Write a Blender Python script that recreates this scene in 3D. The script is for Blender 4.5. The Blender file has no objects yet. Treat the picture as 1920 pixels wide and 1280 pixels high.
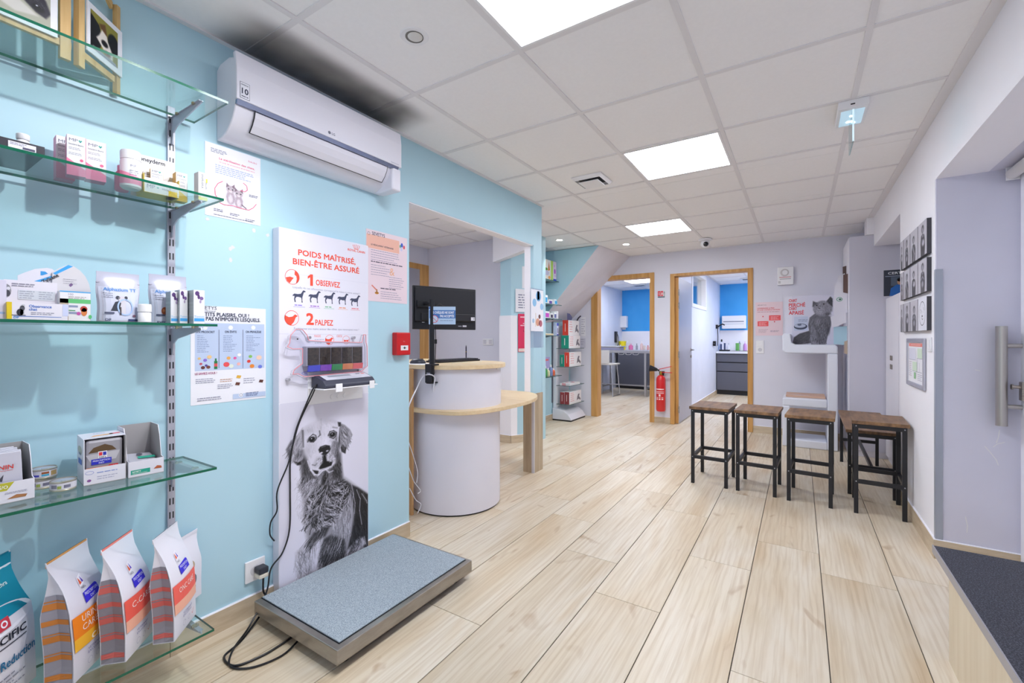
import bpy, bmesh, math, random
import numpy as np
from mathutils import Vector, Matrix
random.seed(7)
SC = bpy.context.scene
COL = SC.collection
R = math.radians
# ---------------------------------------------------------------- camera, world, exposure
FPX, HORIZON, YAW, EYE = 836.0, 634.6, R(32.82), 1.17
cam_data = bpy.data.cameras.new('camera')
cam_data.sensor_fit = 'HORIZONTAL'; cam_data.sensor_width = 36.0
cam_data.lens = FPX / 1920 * 36.0
cam_data.shift_y = (HORIZON - 640) / 1920
cam_data.clip_start = 0.02
cam = bpy.data.objects.new('camera', cam_data); COL.objects.link(cam)
cam.location = (0, 0, EYE); cam.rotation_euler = (R(90), 0, YAW)
SC.camera = cam
world = bpy.data.worlds.new('world'); SC.world = world; world.use_nodes = True
world.node_tree.nodes['Background'].inputs[0].default_value = (0.90, 0.93, 1.0, 1)
world.node_tree.nodes['Background'].inputs[1].default_value = 0.9
SC.view_settings.view_transform = 'Standard'; SC.view_settings.look = 'None'
SC.view_settings.exposure = 0.22; SC.view_settings.gamma = 1.0
SC.view_settings.use_curve_mapping = False
try:
    SC.cycles.max_bounces = 10; SC.cycles.diffuse_bounces = 6; SC.cycles.transparent_max_bounces = 16
    SC.cycles.caustics_reflective = False; SC.cycles.caustics_refractive = False
    SC.cycles.sample_clamp_indirect = 6.0
except Exception: pass
PANEL_E = 20.0          # emission of the LED ceiling panels
PANEL_C = (0.90, 0.93, 1.0)
SPOT_W = 46.0          # the small ceiling spot in front of the shelves
# ---------------------------------------------------------------- rays through the photograph
_s, _c = math.sin(YAW), math.cos(YAW)
def ray(x, y):
    r = (x - 960) / FPX; u = -(y - HORIZON) / FPX
    return (-_s + r * _c, _c + r * _s, u)
def onX(x, y, X0):
    a = ray(x, y); d = X0 / a[0]; return Vector((X0, a[1] * d, EYE + a[2] * d))
def onY(x, y, Y0):
    a = ray(x, y); d = Y0 / a[1]; return Vector((a[0] * d, Y0, EYE + a[2] * d))
def onZ(x, y, Z0=0.0):
    a = ray(x, y); d = (Z0 - EYE) / a[2]; return Vector((a[0] * d, a[1] * d, Z0))
# ---------------------------------------------------------------- materials
def lin(c):
    return tuple(((v / 12.92) if v <= 0.04045 else ((v + 0.055) / 1.055) ** 2.4) for v in c)
def hx(h):
    return lin(tuple(int(h[i:i + 2], 16) / 255 for i in (0, 2, 4)))
_M = {}
def mat(name, col, rough=0.5, metal=0.0, spec=0.5, alpha=None, emit=None, coat=0.0):
    if name in _M: return _M[name]
    m = bpy.data.materials.new(name); m.use_nodes = True
    b = m.node_tree.nodes['Principled BSDF']
    if isinstance(col, str): col = hx(col)
    b.inputs['Base Color'].default_value = (*col, 1)
    b.inputs['Roughness'].default_value = rough; b.inputs['Metallic'].default_value = metal
    b.inputs['Specular IOR Level'].default_value = spec
    if coat: b.inputs['Coat Weight'].default_value = coat; b.inputs['Coat Roughness'].default_value = 0.1
    if emit:
        b.inputs['Emission Color'].default_value = (*emit[0], 1); b.inputs['Emission Strength'].default_value = emit[1]
    m.diffuse_color = (*col, 1)
    _M[name] = m; return m
def ink(h, rough=0.55):
    return mat('ink_' + h + ('' if rough == 0.55 else '_%d' % (rough * 100)), h, rough, spec=0.3)
def nodes(m): return m.node_tree.nodes, m.node_tree.links
def grain(name, c1, c2, scale=(1, 1, 1), noise=4.0, rough=0.5, detail=6, spread=(0.35, 0.65), bump=0.0, rnd=0.0, spec=0.4, c3=None, metal=0.0):
    """two or three tone noise over object coordinates, stretched by scale"""
    if name in _M: return _M[name]
    m = mat(name, c1, rough, metal, spec); N, K = nodes(m); b = N['Principled BSDF']
    if isinstance(c1, str): c1 = hx(c1)
    if isinstance(c2, str): c2 = hx(c2)
    tc = N.new('ShaderNodeTexCoord'); mp = N.new('ShaderNodeMapping'); mp.inputs['Scale'].default_value = scale
    K.new(tc.outputs['Object'], mp.inputs[0])
    nz = N.new('ShaderNodeTexNoise'); nz.inputs['Scale'].default_value = noise; nz.inputs['Detail'].default_value = detail
    nz.inputs['Roughness'].default_value = 0.6
    vec = mp.outputs[0]
    oi = N.new('ShaderNodeObjectInfo')
    if rnd:
        ad = N.new('ShaderNodeVectorMath'); ad.operation = 'ADD'
        ml = N.new('ShaderNodeMath'); ml.operation = 'MULTIPLY'; ml.inputs[1].default_value = 40
        K.new(oi.outputs['Random'], ml.inputs[0]); K.new(vec, ad.inputs[0]); K.new(ml.outputs[0], ad.inputs[1]); vec = ad.outputs[0]
    K.new(vec, nz.inputs['Vector'])
    cr = N.new('ShaderNodeValToRGB'); e = cr.color_ramp.elements
    e[0].position, e[1].position = spread; e[0].color = (*c1, 1); e[1].color = (*c2, 1)
    if c3:
        if isinstance(c3, str): c3 = hx(c3)
        x = e.new(min(0.99, spread[1] + 0.12)); x.color = (*c3, 1)
    K.new(nz.outputs['Fac'], cr.inputs[0]); out = cr.outputs[0]
    if rnd:
        hs = N.new('ShaderNodeHueSaturation'); mr = N.new('ShaderNodeMapRange')
        mr.inputs[3].default_value = 1 - rnd; mr.inputs[4].default_value = 1 + rnd
        K.new(oi.outputs['Random'], mr.inputs[0]); K.new(mr.outputs[0], hs.inputs['Value']); K.new(out, hs.inputs['Color']); out = hs.outputs[0]
    K.new(out, b.inputs['Base Color'])
    if bump:
        bp = N.new('ShaderNodeBump'); bp.inputs['Strength'].default_value = bump; bp.inputs['Distance'].default_value = 0.002
        K.new(nz.outputs['Fac'], bp.inputs['Height']); K.new(bp.outputs[0], b.inputs['Normal'])
    return m
def plank_mat():
    m = mat('oak_plank', 'd9c6ae', 0.42, spec=0.4); N, K = nodes(m); b = N['Principled BSDF']
    tc = N.new('ShaderNodeTexCoord'); oi = N.new('ShaderNodeObjectInfo')
    ml = N.new('ShaderNodeVectorMath'); ml.operation = 'SCALE'; ml.inputs['Scale'].default_value = 57.0
    cb = N.new('ShaderNodeCombineXYZ')
    K.new(oi.outputs['Random'], cb.inputs[0]); K.new(oi.outputs['Random'], cb.inputs[1]); K.new(oi.outputs['Random'], cb.inputs[2])
    K.new(cb.outputs[0], ml.inputs[0])
    ad = N.new('ShaderNodeVectorMath'); ad.operation = 'ADD'
    K.new(tc.outputs['Object'], ad.inputs[0]); K.new(ml.outputs[0], ad.inputs[1])
    def noise(scale, sc, det, dist=0.0):
        mp = N.new('ShaderNodeMapping'); mp.inputs['Scale'].default_value = scale; K.new(ad.outputs[0], mp.inputs[0])
        n = N.new('ShaderNodeTexNoise'); n.inputs['Scale'].default_value = sc; n.inputs['Detail'].default_value = det
        n.inputs['Distortion'].default_value = dist; K.new(mp.outputs[0], n.inputs['Vector']); return n.outputs['Fac']
    def ramp(f, stops):
        r = N.new('ShaderNodeValToRGB'); e = r.color_ramp.elements
        e[0].position = stops[0][0]; e[0].color = (*hx(stops[0][1]), 1)
        e[1].position = stops[-1][0]; e[1].color = (*hx(stops[-1][1]), 1)
        for p, c in stops[1:-1]:
            x = e.new(p); x.color = (*hx(c), 1)
        K.new(f, r.inputs[0]); return r.outputs[0]
    broad = ramp(noise((4.0, 0.8, 1), 1.0, 3, 0.6), [(0.28, 'c9b394'), (0.45, 'd6c8b1'), (0.60, 'ddd3c2'), (0.75, 'd2bfa2')])
    wv = N.new('ShaderNodeTexWave'); wv.wave_type = 'BANDS'; wv.bands_direction = 'X'
    mp = N.new('ShaderNodeMapping'); mp.inputs['Scale'].default_value = (1.0, 0.13, 1); K.new(ad.outputs[0], mp.inputs[0])
    wv.inputs['Scale'].default_value = 11; wv.inputs['Distortion'].default_value = 9; wv.inputs['Detail'].default_value = 3
    wv.inputs['Detail Scale'].default_value = 1.6; K.new(mp.outputs[0], wv.inputs['Vector'])
    g1 = ramp(wv.outputs['Fac'], [(0.0, 'e6dccf'), (0.55, 'ffffff'), (1.0, 'ffffff')])
    g2 = ramp(noise((90, 2.2, 1), 1.0, 4), [(0.30, 'd8cbb9'), (0.55, 'ffffff'), (1.0, 'ffffff')])
    kn = ramp(noise((3.2, 1.5, 1), 1.9, 2, 1.2), [(0.0, 'ffffff'), (0.66, 'ffffff'), (0.80, 'b99468')])
    def mul(a, c, f=1.0):
        x = N.new('ShaderNodeMix'); x.data_type = 'RGBA'; x.blend_type = 'MULTIPLY'; x.inputs[0].default_value = f
        K.new(a, x.inputs[6]); K.new(c, x.inputs[7]); return x.outputs[2]
    out = mul(mul(mul(broad, g1, 0.30), g2, 0.45), kn, 0.8)
    hs = N.new('ShaderNodeHueSaturation'); mr = N.new('ShaderNodeMapRange'); mr.inputs[3].default_value = 0.95; mr.inputs[4].default_value = 1.05
    K.new(oi.outputs['Random'], mr.inputs[0]); K.new(mr.outputs[0], hs.inputs['Value']); K.new(out, hs.inputs['Color'])
    K.new(hs.outputs[0], b.inputs['Base Color']); return m
def glass_mat(name, tint, refl=1.0):
    if name in _M: return _M[name]
    m = bpy.data.materials.new(name); m.use_nodes = True; N, K = nodes(m); N.clear()
    o = N.new('ShaderNodeOutputMaterial'); t = N.new('ShaderNodeBsdfTransparent'); g = N.new('ShaderNodeBsdfGlossy')
    t.inputs[0].default_value = (*tint, 1); g.inputs['Roughness'].default_value = 0.0
    f = N.new('ShaderNodeFresnel'); x = N.new('ShaderNodeMixShader')
    ge = N.new('ShaderNodeNewGeometry'); mr = N.new('ShaderNodeMapRange'); mr.inputs[3].default_value = 1.45; mr.inputs[4].default_value = 1 / 1.45
    K.new(ge.outputs['Backfacing'], mr.inputs[0]); K.new(mr.outputs[0], f.inputs[0])     # the same share is mirrored entering and leaving the pane
    K.new(f.outputs[0], x.inputs[0]); K.new(t.outputs[0], x.inputs[1]); K.new(g.outputs[0], x.inputs[2]); K.new(x.outputs[0], o.inputs[0])
    _M[name] = m; return m
def vcol_mat(name='printed_picture', rough=0.4):
    if name in _M: return _M[name]
    m = mat(name, 'ffffff', rough, spec=0.3); N, K = nodes(m)
    a = N.new('ShaderNodeVertexColor'); a.layer_name = 'Print'
    K.new(a.outputs[0], N['Principled BSDF'].inputs['Base Color']); return m
WHITE = mat('white_plastic', 'ececf0', 0.35)
PAPER = mat('white_paper', 'ebebf2', 0.5, spec=0.3)
CARD = mat('white_card', 'e6e6ea', 0.45)
BLACKM = mat('black_metal', '15161c', 0.45)
BLACKP = mat('black_plastic', '0d0e16', 0.4)
STEEL = grain('brushed_steel', '8d8680', 'b4aca4', (3, 60, 60), 3.0, 0.32, metal=1.0)
CHROME = mat('chrome', 'c8c8cc', 0.15, 1.0)
GREYM = mat('grey_metal', 'a9a9b4', 0.4, 0.6)
LAMP = mat('lamp_diffuser', 'ffffff', 0.5, emit=(PANEL_C, PANEL_E))
GLASS = glass_mat('clear_glass', (0.90, 0.965, 0.945))
GLASS_EDGE = mat('glass_edge', '056048', 0.12, spec=0.6)
PANE = glass_mat('window_glass', (0.96, 0.98, 0.98))
# ---------------------------------------------------------------- mesh builder
class MB:
    def __init__(s): s.v = []; s.f = []; s.m = []; s.cur = 0
    def mi(s, i): s.cur = i; return s
    def add(s, vs, fs, i=None):
        o = len(s.v); s.v += [tuple(v) for v in vs]
        for f in fs: s.f.append(tuple(o + k for k in f)); s.m.append(s.cur if i is None else i)
        return s
    def box(s, x0, x1, y0, y1, z0, z1, i=None):
        x0, x1 = min(x0, x1), max(x0, x1); y0, y1 = min(y0, y1), max(y0, y1); z0, z1 = min(z0, z1), max(z0, z1)
        return s.add([(x0, y0, z0), (x1, y0, z0), (x1, y1, z0), (x0, y1, z0), (x0, y0, z1), (x1, y0, z1), (x1, y1, z1), (x0, y1, z1)],
                     [(3, 2, 1, 0), (4, 5, 6, 7), (0, 1, 5, 4), (1, 2, 6, 5), (2, 3, 7, 6), (3, 0, 4, 7)], i)
    def hexa(s, a, b, i=None):
        """a: four bottom corners (ccw from above), b: four top corners"""
        return s.add(list(a) + list(b), [(3, 2, 1, 0), (4, 5, 6, 7), (0, 1, 5, 4), (1, 2, 6, 5), (2, 3, 7, 6), (3, 0, 4, 7)], i)
    def poly(s, pts, i=None): return s.add(pts, [tuple(range(len(pts)))], i)
    def prism(s, pts, d, i=None):
        """closed polygon of 3d points swept along vector d"""
        n = len(pts); d = Vector(d); a = [Vector(p) for p in pts]
        fs = [tuple(range(n - 1, -1, -1)), tuple(range(n, 2 * n))] + [(k, (k + 1) % n, n + (k + 1) % n, n + k) for k in range(n)]
        return s.add(a + [p + d for p in a], fs, i)
    def cyl(s, p0, p1, r0, r1=None, n=16, i=None, cap=True):
        p0, p1 = Vector(p0), Vector(p1); r1 = r0 if r1 is None else r1
        ax = (p1 - p0).normalized(); u = ax.orthogonal().normalized(); w = ax.cross(u)
        ring = [u * math.cos(2 * math.pi * k / n) + w * math.sin(2 * math.pi * k / n) for k in range(n)]
        vs = [p0 + q * r0 for q in ring] + [p1 + q * r1 for q in ring]
        fs = [(k, (k + 1) % n, n + (k + 1) % n, n + k) for k in range(n)]
        if cap: fs += [tuple(range(n - 1, -1, -1)), tuple(range(n, 2 * n))]
        return s.add(vs, fs, i)
    def lathe(s, prof, c=(0, 0, 0), n=20, i=None, sx=1.0, sy=1.0):
        """prof: (radius, z) pairs from bottom up; capped where the radius is above zero"""
        vs = []; fs = []
        for r, z in prof:
            vs += [(c[0] + r * sx * math.cos(2 * math.pi * k / n), c[1] + r * sy * math.sin(2 * math.pi * k / n), c[2] + z) for k in range(n)]
        for j in range(len(prof) - 1):
            fs += [(j * n + k, j * n + (k + 1) % n, (j + 1) * n + (k + 1) % n, (j + 1) * n + k) for k in range(n)]
        fs += [tuple(range(n - 1, -1, -1)), tuple((len(prof) - 1) * n + k for k in range(n))]
        return s.add(vs, fs, i)
    def tube(s, pts, r, n=8, i=None):
        P = [Vector(p) for p in pts]; vs = []; u = None
        for k, p in enumerate(P):
            t = (P[min(k + 1, len(P) - 1)] - P[max(k - 1, 0)]).normalized()
            u = t.orthogonal().normalized() if u is None else (u - t * u.dot(t)).normalized()
            w = t.cross(u)
            vs += [p + (u * math.cos(2 * math.pi * q / n) + w * math.sin(2 * math.pi * q / n)) * r for q in range(n)]
        fs = [(j * n + k, j * n + (k + 1) % n, (j + 1) * n + (k + 1) % n, (j + 1) * n + k) for j in range(len(P) - 1) for k in range(n)]
        fs += [tuple(range(n - 1, -1, -1)), tuple((len(P) - 1) * n + k for k in range(n))]
        return s.add(vs, fs, i)
    def build(s, name, mats, parent=None, smooth=False, bevel=0.0, seg=2, origin=None):
        me = bpy.data.meshes.new(name)
        off = Vector(origin) if origin is not None else Vector((0, 0, 0))
        me.from_pydata([Vector(v) - off for v in s.v], [], s.f)
        for m in (mats if isinstance(mats, (list, tuple)) else [mats]): me.materials.append(m)
        me.polygons.foreach_set('material_index', s.m)
        bm = bmesh.new(); bm.from_mesh(me); bmesh.ops.recalc_face_normals(bm, faces=bm.faces); bm.to_mesh(me); bm.free()
        if smooth:
            me.polygons.foreach_set('use_smooth', [True] * len(me.polygons))
            me.set_sharp_from_angle(angle=R(40))
        me.update()
        o = bpy.data.objects.new(name, me); COL.objects.link(o); o.location = off
        if parent is not None: put(o, parent)
        if bevel:
            b = o.modifiers.new('bevel', 'BEVEL'); b.width = bevel; b.segments = seg; b.limit_method = 'ANGLE'; b.angle_limit = R(40)
            b.harden_normals = False
        return o
def wmat(o):
    m = Matrix.LocRotScale(o.location, o.rotation_euler, o.scale)
    return wmat(o.parent) @ m if o.parent else m
def put(o, parent):
    """parent o, keeping the world place that its coordinates were given in"""
    inv = wmat(parent).inverted(); o.parent = parent
    mt = inv @ Matrix.LocRotScale(o.location, o.rotation_euler, o.scale)
    o.location, q, o.scale = mt.decompose(); o.rotation_euler = q.to_euler()
def thing(name, label, cat, loc=(0, 0, 0), rotz=0.0, group=None):
    o = bpy.data.objects.new(name, None); COL.objects.link(o); o.empty_display_size = 0.05
    o.location = loc; o.rotation_euler = (0, 0, rotz); return tag(o, label, cat, group)
def tag(o, label, cat, group=None):
    o['label'] = label; o['category'] = cat
    if group: o['group'] = group
    return o
def struct(o): o['kind'] = 'structure'; return o
def kids(o): return [c for c in COL.objects if c.parent == o]
def dup(root, loc=None, rotz=None, label=None, group=None):
    def cp(o, par):
        c = o.copy(); COL.objects.link(c)
        if par is not None: c.parent = par
        for ch in kids(o): cp(ch, c)
        return c
    r = cp(root, None)
    if loc is not None: r.location = loc
    if rotz is not None: r.rotation_euler = (0, 0, rotz)
    if label: r['label'] = label
    if group: r['group'] = group
    return r
def lbox(name, m, parent, x0, x1, y0, y1, z0, z1, bevel=0.0, seg=2):
    """a box in the parent's own axes"""
    o = MB().box(x0, x1, y0, y1, z0, z1).build(name, m, None, bevel=bevel, seg=seg); o.parent = parent; return o
def local(o, parent): o.parent = parent; return o
# ---------------------------------------------------------------- flat print: shapes and lettering on a sheet
_fonts = {}
def glyphs(txt):
    if txt in _fonts: return _fonts[txt]
    cu = bpy.data.curves.new('lettering', 'FONT'); cu.body = txt; cu.size = 1.0; cu.resolution_u = 2; cu.fill_mode = 'FRONT'
    ob = bpy.data.objects.new('lettering', cu)
    me = bpy.data.meshes.new_from_object(ob)
    v = [(p.co.x, p.co.y) for p in me.vertices]; f = [tuple(q.vertices) for q in me.polygons]
    bpy.data.objects.remove(ob); bpy.data.curves.remove(cu); bpy.data.meshes.remove(me)
    _fonts[txt] = (v, f); return _fonts[txt]
class Print:
    """shapes in (u, v) metres on a plane; every layer sits a hair in front of the last"""
    def __init__(s, o, u, v, n=None, lift=0.0004):
        s.o = Vector(o); s.u = Vector(u).normalized(); s.v = Vector(v).normalized()
        s.n = Vector(n).normalized() if n is not None else s.u.cross(s.v).normalized()
        s.mb = MB(); s.mats = []; s.z = lift; s.lift = lift
    def _mi(s, h):
        m = ink(h) if isinstance(h, str) else h
        if m not in s.mats: s.mats.append(m)
        return s.mats.index(m)
    def at(s, a, b, dz=0.0): return s.o + s.u * a + s.v * b + s.n * (s.z + dz)
    def up(s, k=1): s.z += s.lift * k; return s
    def poly(s, pts, h):
        s.mb.add([s.at(*p) for p in pts], [tuple(range(len(pts)))], s._mi(h)); return s
    def rect(s, a0, b0, a1, b1, h): return s.poly([(a0, b0), (a1, b0), (a1, b1), (a0, b1)], h)
    def ell(s, a, b, ra, rb, h, n=20, t0=0.0, t1=360.0):
        return s.poly([(a + ra * math.cos(R(t0 + (t1 - t0) * k / n)), b + rb * math.sin(R(t0 + (t1 - t0) * k / n))) for k in range(n)], h)
    def ring(s, a, b, ra, rb, w, h, n=24):
        for k in range(n):
            t, q = 2 * math.pi * k / n, 2 * math.pi * (k + 1) / n
            s.poly([(a + ra * math.cos(t), b + rb * math.sin(t)), (a + ra * math.cos(q), b + rb * math.sin(q)),
                    (a + (ra - w) * math.cos(q), b + (rb - w) * math.sin(q)), (a + (ra - w) * math.cos(t), b + (rb - w) * math.sin(t))], h)
        return s
    def line(s, pts, w, h):
        for (a0, b0), (a1, b1) in zip(pts[:-1], pts[1:]):
            d = Vector((a1 - a0, b1 - b0)); L = d.length
            if L < 1e-6: continue
            p = Vector((-d.y, d.x)) / L * w / 2
            s.poly([(a0 + p.x, b0 + p.y), (a0 - p.x, b0 - p.y), (a1 - p.x, b1 - p.y), (a1 + p.x, b1 + p.y)], h)
        return s
    def text(s, txt, a, b, cap, h, w=None, al='l', bold=0.0, rot=0.0):
        """cap: cap height; w: width the line is fitted to; (a, b): left (or centre, right) end of the baseline"""
        v, f = glyphs(txt)
        if not v: return s
        x0 = min(p[0] for p in v); x1 = max(p[0] for p in v); k = cap / 0.73
        kx = (w / (x1 - x0)) if w else k
        sh = {'l': 0, 'c': -(x1 - x0) * kx / 2, 'r': -(x1 - x0) * kx}[al]
        cr, sr = math.cos(rot), math.sin(rot); mi = s._mi(h)
        offs = [(0, 0)] if not bold else [(0, 0), (bold, 0), (0, bold), (bold, bold)]
        for q, (ox, oy) in enumerate(offs):
            pts = []
            for p in v:
                x = (p[0] - x0) * kx + sh + ox; y = p[1] * k + oy
                pts.append(s.at(a + x * cr - y * sr, b + x * sr + y * cr, q * s.lift * 0.1))
            s.mb.add(pts, f, mi)
        return s
    def greek(s, a, b, w, rows, pitch, hgt, h, rag=0.3, al='l', seed=1):
        """lines of text too small to read: rows of short dashes as long as words"""
        rr = random.Random(seed)
        for r in range(rows):
            L = w * (1 - rag * rr.random()); x = a if al == 'l' else a + (w - L) / 2; e = x + L
            while x < e - hgt:
                q = min(e, x + hgt * rr.uniform(2, 6)); s.rect(x, b - r * pitch, q, b - r * pitch + hgt, h); x = q + hgt * 0.8
        return s
    def build(s, parent, name='print'):
        return s.mb.build(name, s.mats, parent)
# ---------------------------------------------------------------- small painter for printed pictures
class Paint:
    def __init__(s, w, h, bg=(1, 1, 1)):
        s.w, s.h = w, h; s.a = np.ones((h, w, 3)) * np.array(bg)
        s.X, s.Y = np.meshgrid((np.arange(w) + 0.5) / w, (np.arange(h) + 0.5) / h)   # y runs downwards, 0..1
        s.asp = h / w
    def blend(s, mask, col):
        col = np.array(col if not np.isscalar(col) else (col * 0.975, col * 0.965, col * 1.04), float); s.a = s.a * (1 - mask[..., None]) + col * mask[..., None]; return s
    def ell(s, x, y, rx, ry, col, soft=0.25, rot=0.0, op=1.0):
        c, q = math.cos(rot), math.sin(rot); dx = s.X - x; dy = (s.Y - y) * s.asp
        a = (dx * c + dy * q) / rx; b = (-dx * q + dy * c) / (ry * s.asp)
        d = np.sqrt(a * a + b * b); return s.blend(np.clip((1 - d) / max(soft, 1e-3), 0, 1) * op, col)
    def poly(s, pts, col, soft=0.012, op=1.0):
        P = np.array(pts, float); n = len(P); inside = np.zeros(s.X.shape, bool); dist = np.full(s.X.shape, 9.0)
        for i in range(n):
            x0, y0 = P[i]; x1, y1 = P[(i + 1) % n]
            cnd = ((y0 > s.Y) != (y1 > s.Y)); xi = (x1 - x0) * (s.Y - y0) / ((y1 - y0) if y1 != y0 else 1e-9) + x0
            inside ^= cnd & (s.X < xi)
            dx, dy = x1 - x0, (y1 - y0) * s.asp; L2 = dx * dx + dy * dy + 1e-12
            t = np.clip(((s.X - x0) * dx + (s.Y - y0) * s.asp * dy) / L2, 0, 1)
            dist = np.minimum(dist, np.hypot(s.X - x0 - t * dx, (s.Y - y0) * s.asp - t * dy))
        sd = np.where(inside, dist, -dist); return s.blend(np.clip(sd / soft + 0.5, 0, 1) * op, col)
    def stroke(s, pts, w, col, op=1.0):
        for (x0, y0), (x1, y1) in zip(pts[:-1], pts[1:]):
            m = w * 2
            ix0 = max(0, int((min(x0, x1) - m) * s.w)); ix1 = min(s.w, int((max(x0, x1) + m) * s.w) + 2)
            iy0 = max(0, int((min(y0, y1) - m / s.asp) * s.h)); iy1 = min(s.h, int((max(y0, y1) + m / s.asp) * s.h) + 2)
            if ix1 <= ix0 or iy1 <= iy0: continue
            X = s.X[iy0:iy1, ix0:ix1]; Y = s.Y[iy0:iy1, ix0:ix1]
            dx, dy = x1 - x0, (y1 - y0) * s.asp; L2 = dx * dx + dy * dy + 1e-12
            t = np.clip(((X - x0) * dx + (Y - y0) * s.asp * dy) / L2, 0, 1)
            d = np.hypot(X - x0 - t * dx, (Y - y0) * s.asp - t * dy)
            k = (np.clip((w - d) / w * 1.6, 0, 1) * op)[..., None]
            c = np.array(col if not np.isscalar(col) else (col * 0.975, col * 0.965, col * 1.04), float)
            s.a[iy0:iy1, ix0:ix1] = s.a[iy0:iy1, ix0:ix1] * (1 - k) + c * k
        return s
    def fur(s, pts, n, length, ang, spread, tones, w=0.004, seed=1, op=0.7, curl=0.0, rel=None):
        """n hairs started at random inside the polygon; ang in degrees, 90 = downwards; a function of (x, y) is allowed"""
        rr = random.Random(seed); P = pts; xs = [p[0] for p in P]; ys = [p[1] for p in P]; k = 0; tries = 0
        while k < n and tries < n * 30:
            tries += 1; x = rr.uniform(min(xs), max(xs)); y = rr.uniform(min(ys), max(ys)); ins = False
            for i in range(len(P)):
                x0, y0 = P[i]; x1, y1 = P[(i + 1) % len(P)]
                if (y0 > y) != (y1 > y) and x < (x1 - x0) * (y - y0) / (y1 - y0) + x0: ins = not ins
            if not ins: continue
            k += 1; a = R((ang(x, y) if callable(ang) else ang) + rr.uniform(-spread, spread)); L = length * rr.uniform(0.6, 1.3)
            q = [(x, y)]; 
            for st in range(3):
                x += math.cos(a) * L / 3; y += math.sin(a) * L / 3 / s.asp; a += R(curl) * rr.uniform(-1, 1); q.append((x, y))
            if rel:                                   # hairs a little lighter or darker than what they grow from
                bx, by = q[0]; base = float(s.a[min(s.h - 1, max(0, int(by * s.h))), min(s.w - 1, max(0, int(bx * s.w))), 0]); d = rr.uniform(-rel, rel); tn = min(0.9, max(0.05, base + d))
            else: tn = rr.uniform(*tones)
            s.stroke(q, w * rr.uniform(0.6, 1.2), (tn * 0.975, tn * 0.965, tn * 1.04), op)
        return s
    def build(s, name, o, u, v, parent, mt=None):
        """o: lower left corner; u, v: full width and height vectors; colours are display values"""
        o, u, v = Vector(o), Vector(u), Vector(v); W, H = s.w, s.h
        U = np.linspace(0, 1, W); V = np.linspace(1, 0, H)
        gu, gv = np.meshgrid(U, V)
        co = np.array(o)[None, None, :] + gu[..., None] * np.array(u) + gv[..., None] * np.array(v)
        me = bpy.data.meshes.new(name)
        idx = np.arange(W * H).reshape(H, W)
        q = np.stack([idx[1:, :-1], idx[1:, 1:], idx[:-1, 1:], idx[:-1, :-1]], -1).reshape(-1, 4)
        me.vertices.add(W * H); me.vertices.foreach_set('co', co.reshape(-1))
        me.loops.add(q.size); me.loops.foreach_set('vertex_index', q.reshape(-1).astype(np.int32))
        me.polygons.add(len(q)); me.polygons.foreach_set('loop_start', np.arange(0, q.size, 4, dtype=np.int32))
        me.update(calc_edges=True)
        at = me.color_attributes.new('Print', 'FLOAT_COLOR', 'POINT')
        c = np.clip(s.a, 0, 1); c = np.where(c <= 0.04045, c / 12.92, ((c + 0.055) / 1.055) ** 2.4)
        rgba = np.ones((W * H, 4)); rgba[:, :3] = c.reshape(-1, 3); at.data.foreach_set('color', rgba.reshape(-1))
        me.materials.append(mt or vcol_mat()); ob = bpy.data.objects.new(name, me); COL.objects.link(ob)
        if parent is not None: put(ob, parent)
        return ob
# ================================================================ the setting
TEAL = grain('teal_paint', 'b2d6e4', 'b5d8e6', (1, 1, 1), 3.0, 0.5, 2)
LILAC = grain('lilac_paint', 'dddde9', 'dfdfeb', (1, 1, 1), 3.0, 0.55, 2)
WHITEP = grain('white_paint', 'f0eff6', 'f2f1f8', (1, 1, 1), 3.0, 0.55, 2)
EXAMW = grain('pale_paint', 'd6dae8', 'dadeec', (1, 1, 1), 3.0, 0.55, 2)
BLUE = grain('blue_paint', '3aa0e8', '46a9ee', (1, 1, 1), 2.0, 0.5, 2)
TILEM = grain('ceiling_tile_board', 'f2f1f3', 'f4f3f5', (1, 1, 1), 60.0, 0.8, 4, spec=0.1)
RAILM = mat('ceiling_rail_white', 'e2e0e3', 0.5)
GROUT = mat('dark_grout', '4c443c', 0.8)
PLANK = plank_mat()
SKIRT = grain('oak_skirting', 'bca98e', 'd2c2a9', (3, 3, 20), 1.5, 0.45, 5, rnd=0.04)
OAK = grain('oak_frame', 'c08d4c', 'd5a566', (14, 14, 0.8), 2.0, 0.45, 5, rnd=0.03)
PANELG = grain('grey_panel', 'cfcfdf', 'd2d2e2', (1, 1, 1), 4.0, 0.4, 2)
ZC = 2.355
XL, XR, YB, YN = -1.95, 0.61, 6.32, -1.3     # left wall, right wall, back wall, open end behind the camera
def wall(name, parts, m):
    b = MB()
    for p in parts: b.box(*p)
    return struct(b.build(name, m))
floor = struct(MB().box(-4.2, 1.3, YN, 10.9, -0.12, -0.004).build('floor', GROUT))
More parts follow.
